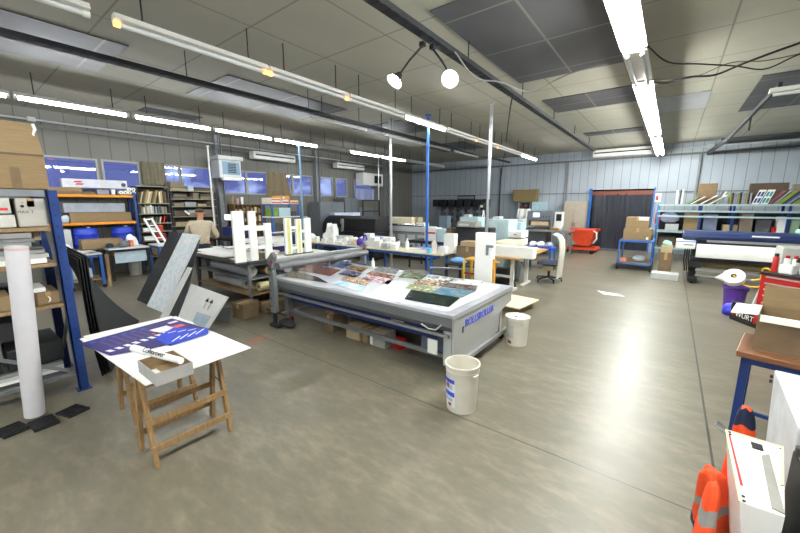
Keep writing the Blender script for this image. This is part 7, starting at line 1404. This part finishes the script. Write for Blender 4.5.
# high visibility clothes
def hivis(x, y):   # reflective band pattern as a material on object height
    return None
m_ = bpy.data.materials.new('hi_vis_orange'); m_.use_nodes = True; nt = m_.node_tree; N = nt.nodes; L = nt.links; bs = N['Principled BSDF']; tc = N.new('ShaderNodeTexCoord'); nz = N.new('ShaderNodeTexNoise'); nz.inputs['Scale'].default_value = 14
L.new(tc.outputs['Object'], nz.inputs['Vector']); rp = N.new('ShaderNodeValToRGB'); rp.color_ramp.elements[0].color = (*lin('d8431a'), 1); rp.color_ramp.elements[1].color = (*lin('ff5a24'), 1); L.new(nz.outputs['Fac'], rp.inputs['Fac']); L.new(rp.outputs['Color'], bs.inputs['Base Color']); bs.inputs['Roughness'].default_value = .8
refl = M('reflective_grey_band', '8f8f8c', .5); nvc = M('navy_cloth', '1c2340', .9)
def cloth(name, label, base, top, wide, depth, folds, bands, parts_navy, seed, taper=.45):
    base = Vector(base); top = Vector(top); t = thing(name, label, 'clothing', base, 'orange high visibility clothes'); k = 18; n = 22; rnd = random.Random(seed)
    vs = []; fs = []; mi = []
    ph = [rnd.uniform(0, 6) for _ in range(4)]
    for i in range(k + 1):
        s = i / k; c = base.lerp(top, s)
        w = wide * (1 - taper * s) ; dd = depth * (1 - .5 * s)
        if i in (0, k): w *= .6; dd *= .6
        for j in range(n):
            a = 2 * PI * j / n; r = 1 + .16 * math.sin(folds * a + ph[0] + s * 2) + .08 * math.sin(2 * a + ph[1] - s * 3)
            vs.append(c + Vector((w * math.cos(a) * r, dd * math.sin(a) * r, .012 * math.sin(3 * a + ph[2]))))
    m = MB(); m.v = vs
    for i in range(k):
        s = (i + .5) / k; mt = 0
        for a, b in bands:
            if a <= s <= b: mt = 1
        for a, b in parts_navy:
            if a <= s <= b: mt = 2
        for j in range(n): m.f.append((i * n + j, i * n + (j + 1) % n, (i + 1) * n + (j + 1) % n, (i + 1) * n + j)); m.m.append(mt)
    m.f += [tuple(range(n))[::-1], tuple(range(k * n, (k + 1) * n))]; m.m += [0, 0]
    m.build('fabric', [m_, refl, nvc], t, smooth=True, sub=1); return t
a = onz(709, 535, .10); b = onz(713, 470, .60); cloth('hi_vis_trousers', 'orange high visibility trousers with grey bands hanging beside the white metal box', a, b, .08, .11, 5, [(.5, .62)], [(0, .2)], 3)
a = onz(733, 540, .10); b = onz(741, 480, .62); cloth('hi_vis_jacket_sleeve', 'orange sleeve with grey band hanging below the white metal box edge', (A.x - .08, D.y + .1, .12), (A.x - .05, D.y + .22, .70), .045, .08, 4, [(.3, .42), (.72, .82)], [], 5)
a = Vector((A.x + .1, A.y + .12, .45)); cloth('hi_vis_jacket', 'orange high visibility jacket with navy trim hung behind the white metal box', (A.x + .10, A.y + .14, .02), (A.x + .07, A.y + .1, .9), .10, .06, 5, [(.3, .42)], [(.9, 1.0)], 8, .72)
cloth('hi_vis_bundle', 'orange cloth with wide grey band bulging out under the white metal box front', (D.x - .02, D.y - .14, .02), (D.x - .02, D.y - .12, .66), .06, .06, 4, [(.55, .75)], [], 9)
# ================================================================== CAMERA, WORLD
cam = bpy.data.objects.new('camera', bpy.data.cameras.new('camera')); C.objects.link(cam); SC.camera = cam
cam.data.sensor_width = 36; cam.data.lens = F / 800 * 36; cam.location = (0, 0, H); cam.data.clip_start = .05
cam.rotation_euler = (PI / 2 - PITCH, 0, YAW)
w = bpy.data.worlds.new('dusk'); SC.world = w; w.use_nodes = True; nt = w.node_tree; N = nt.nodes; L = nt.links
tc = N.new('ShaderNodeTexCoord'); mp = N.new('ShaderNodeMapping'); mp.inputs['Scale'].default_value = (6, 6, 10)
nz = N.new('ShaderNodeTexNoise'); nz.inputs['Scale'].default_value = 1.6; nz.inputs['Detail'].default_value = 6
rp = N.new('ShaderNodeValToRGB'); e = rp.color_ramp.elements
e[0].position = .55; e[0].color = (.20, .22, .47, 1); e[1].position = .68; e[1].color = (.8, .9, 1.15, 1)
L.new(tc.outputs['Generated'], mp.inputs['Vector']); L.new(mp.outputs['Vector'], nz.inputs['Vector']); L.new(nz.outputs['Fac'], rp.inputs['Fac'])
L.new(rp.outputs['Color'], N['Background'].inputs['Color']); N['Background'].inputs['Strength'].default_value = 1.0
SC.view_settings.view_transform = 'Standard'; SC.view_settings.look = 'None'; SC.view_settings.gamma = 1; SC.view_settings.use_curve_mapping = False
SC.view_settings.exposure = 0.2
SC.cycles.use_denoising = True; SC.cycles.max_bounces = 8; SC.cycles.diffuse_bounces = 5; SC.cycles.transparent_max_bounces = 12
SC.cycles.sample_clamp_indirect = 8
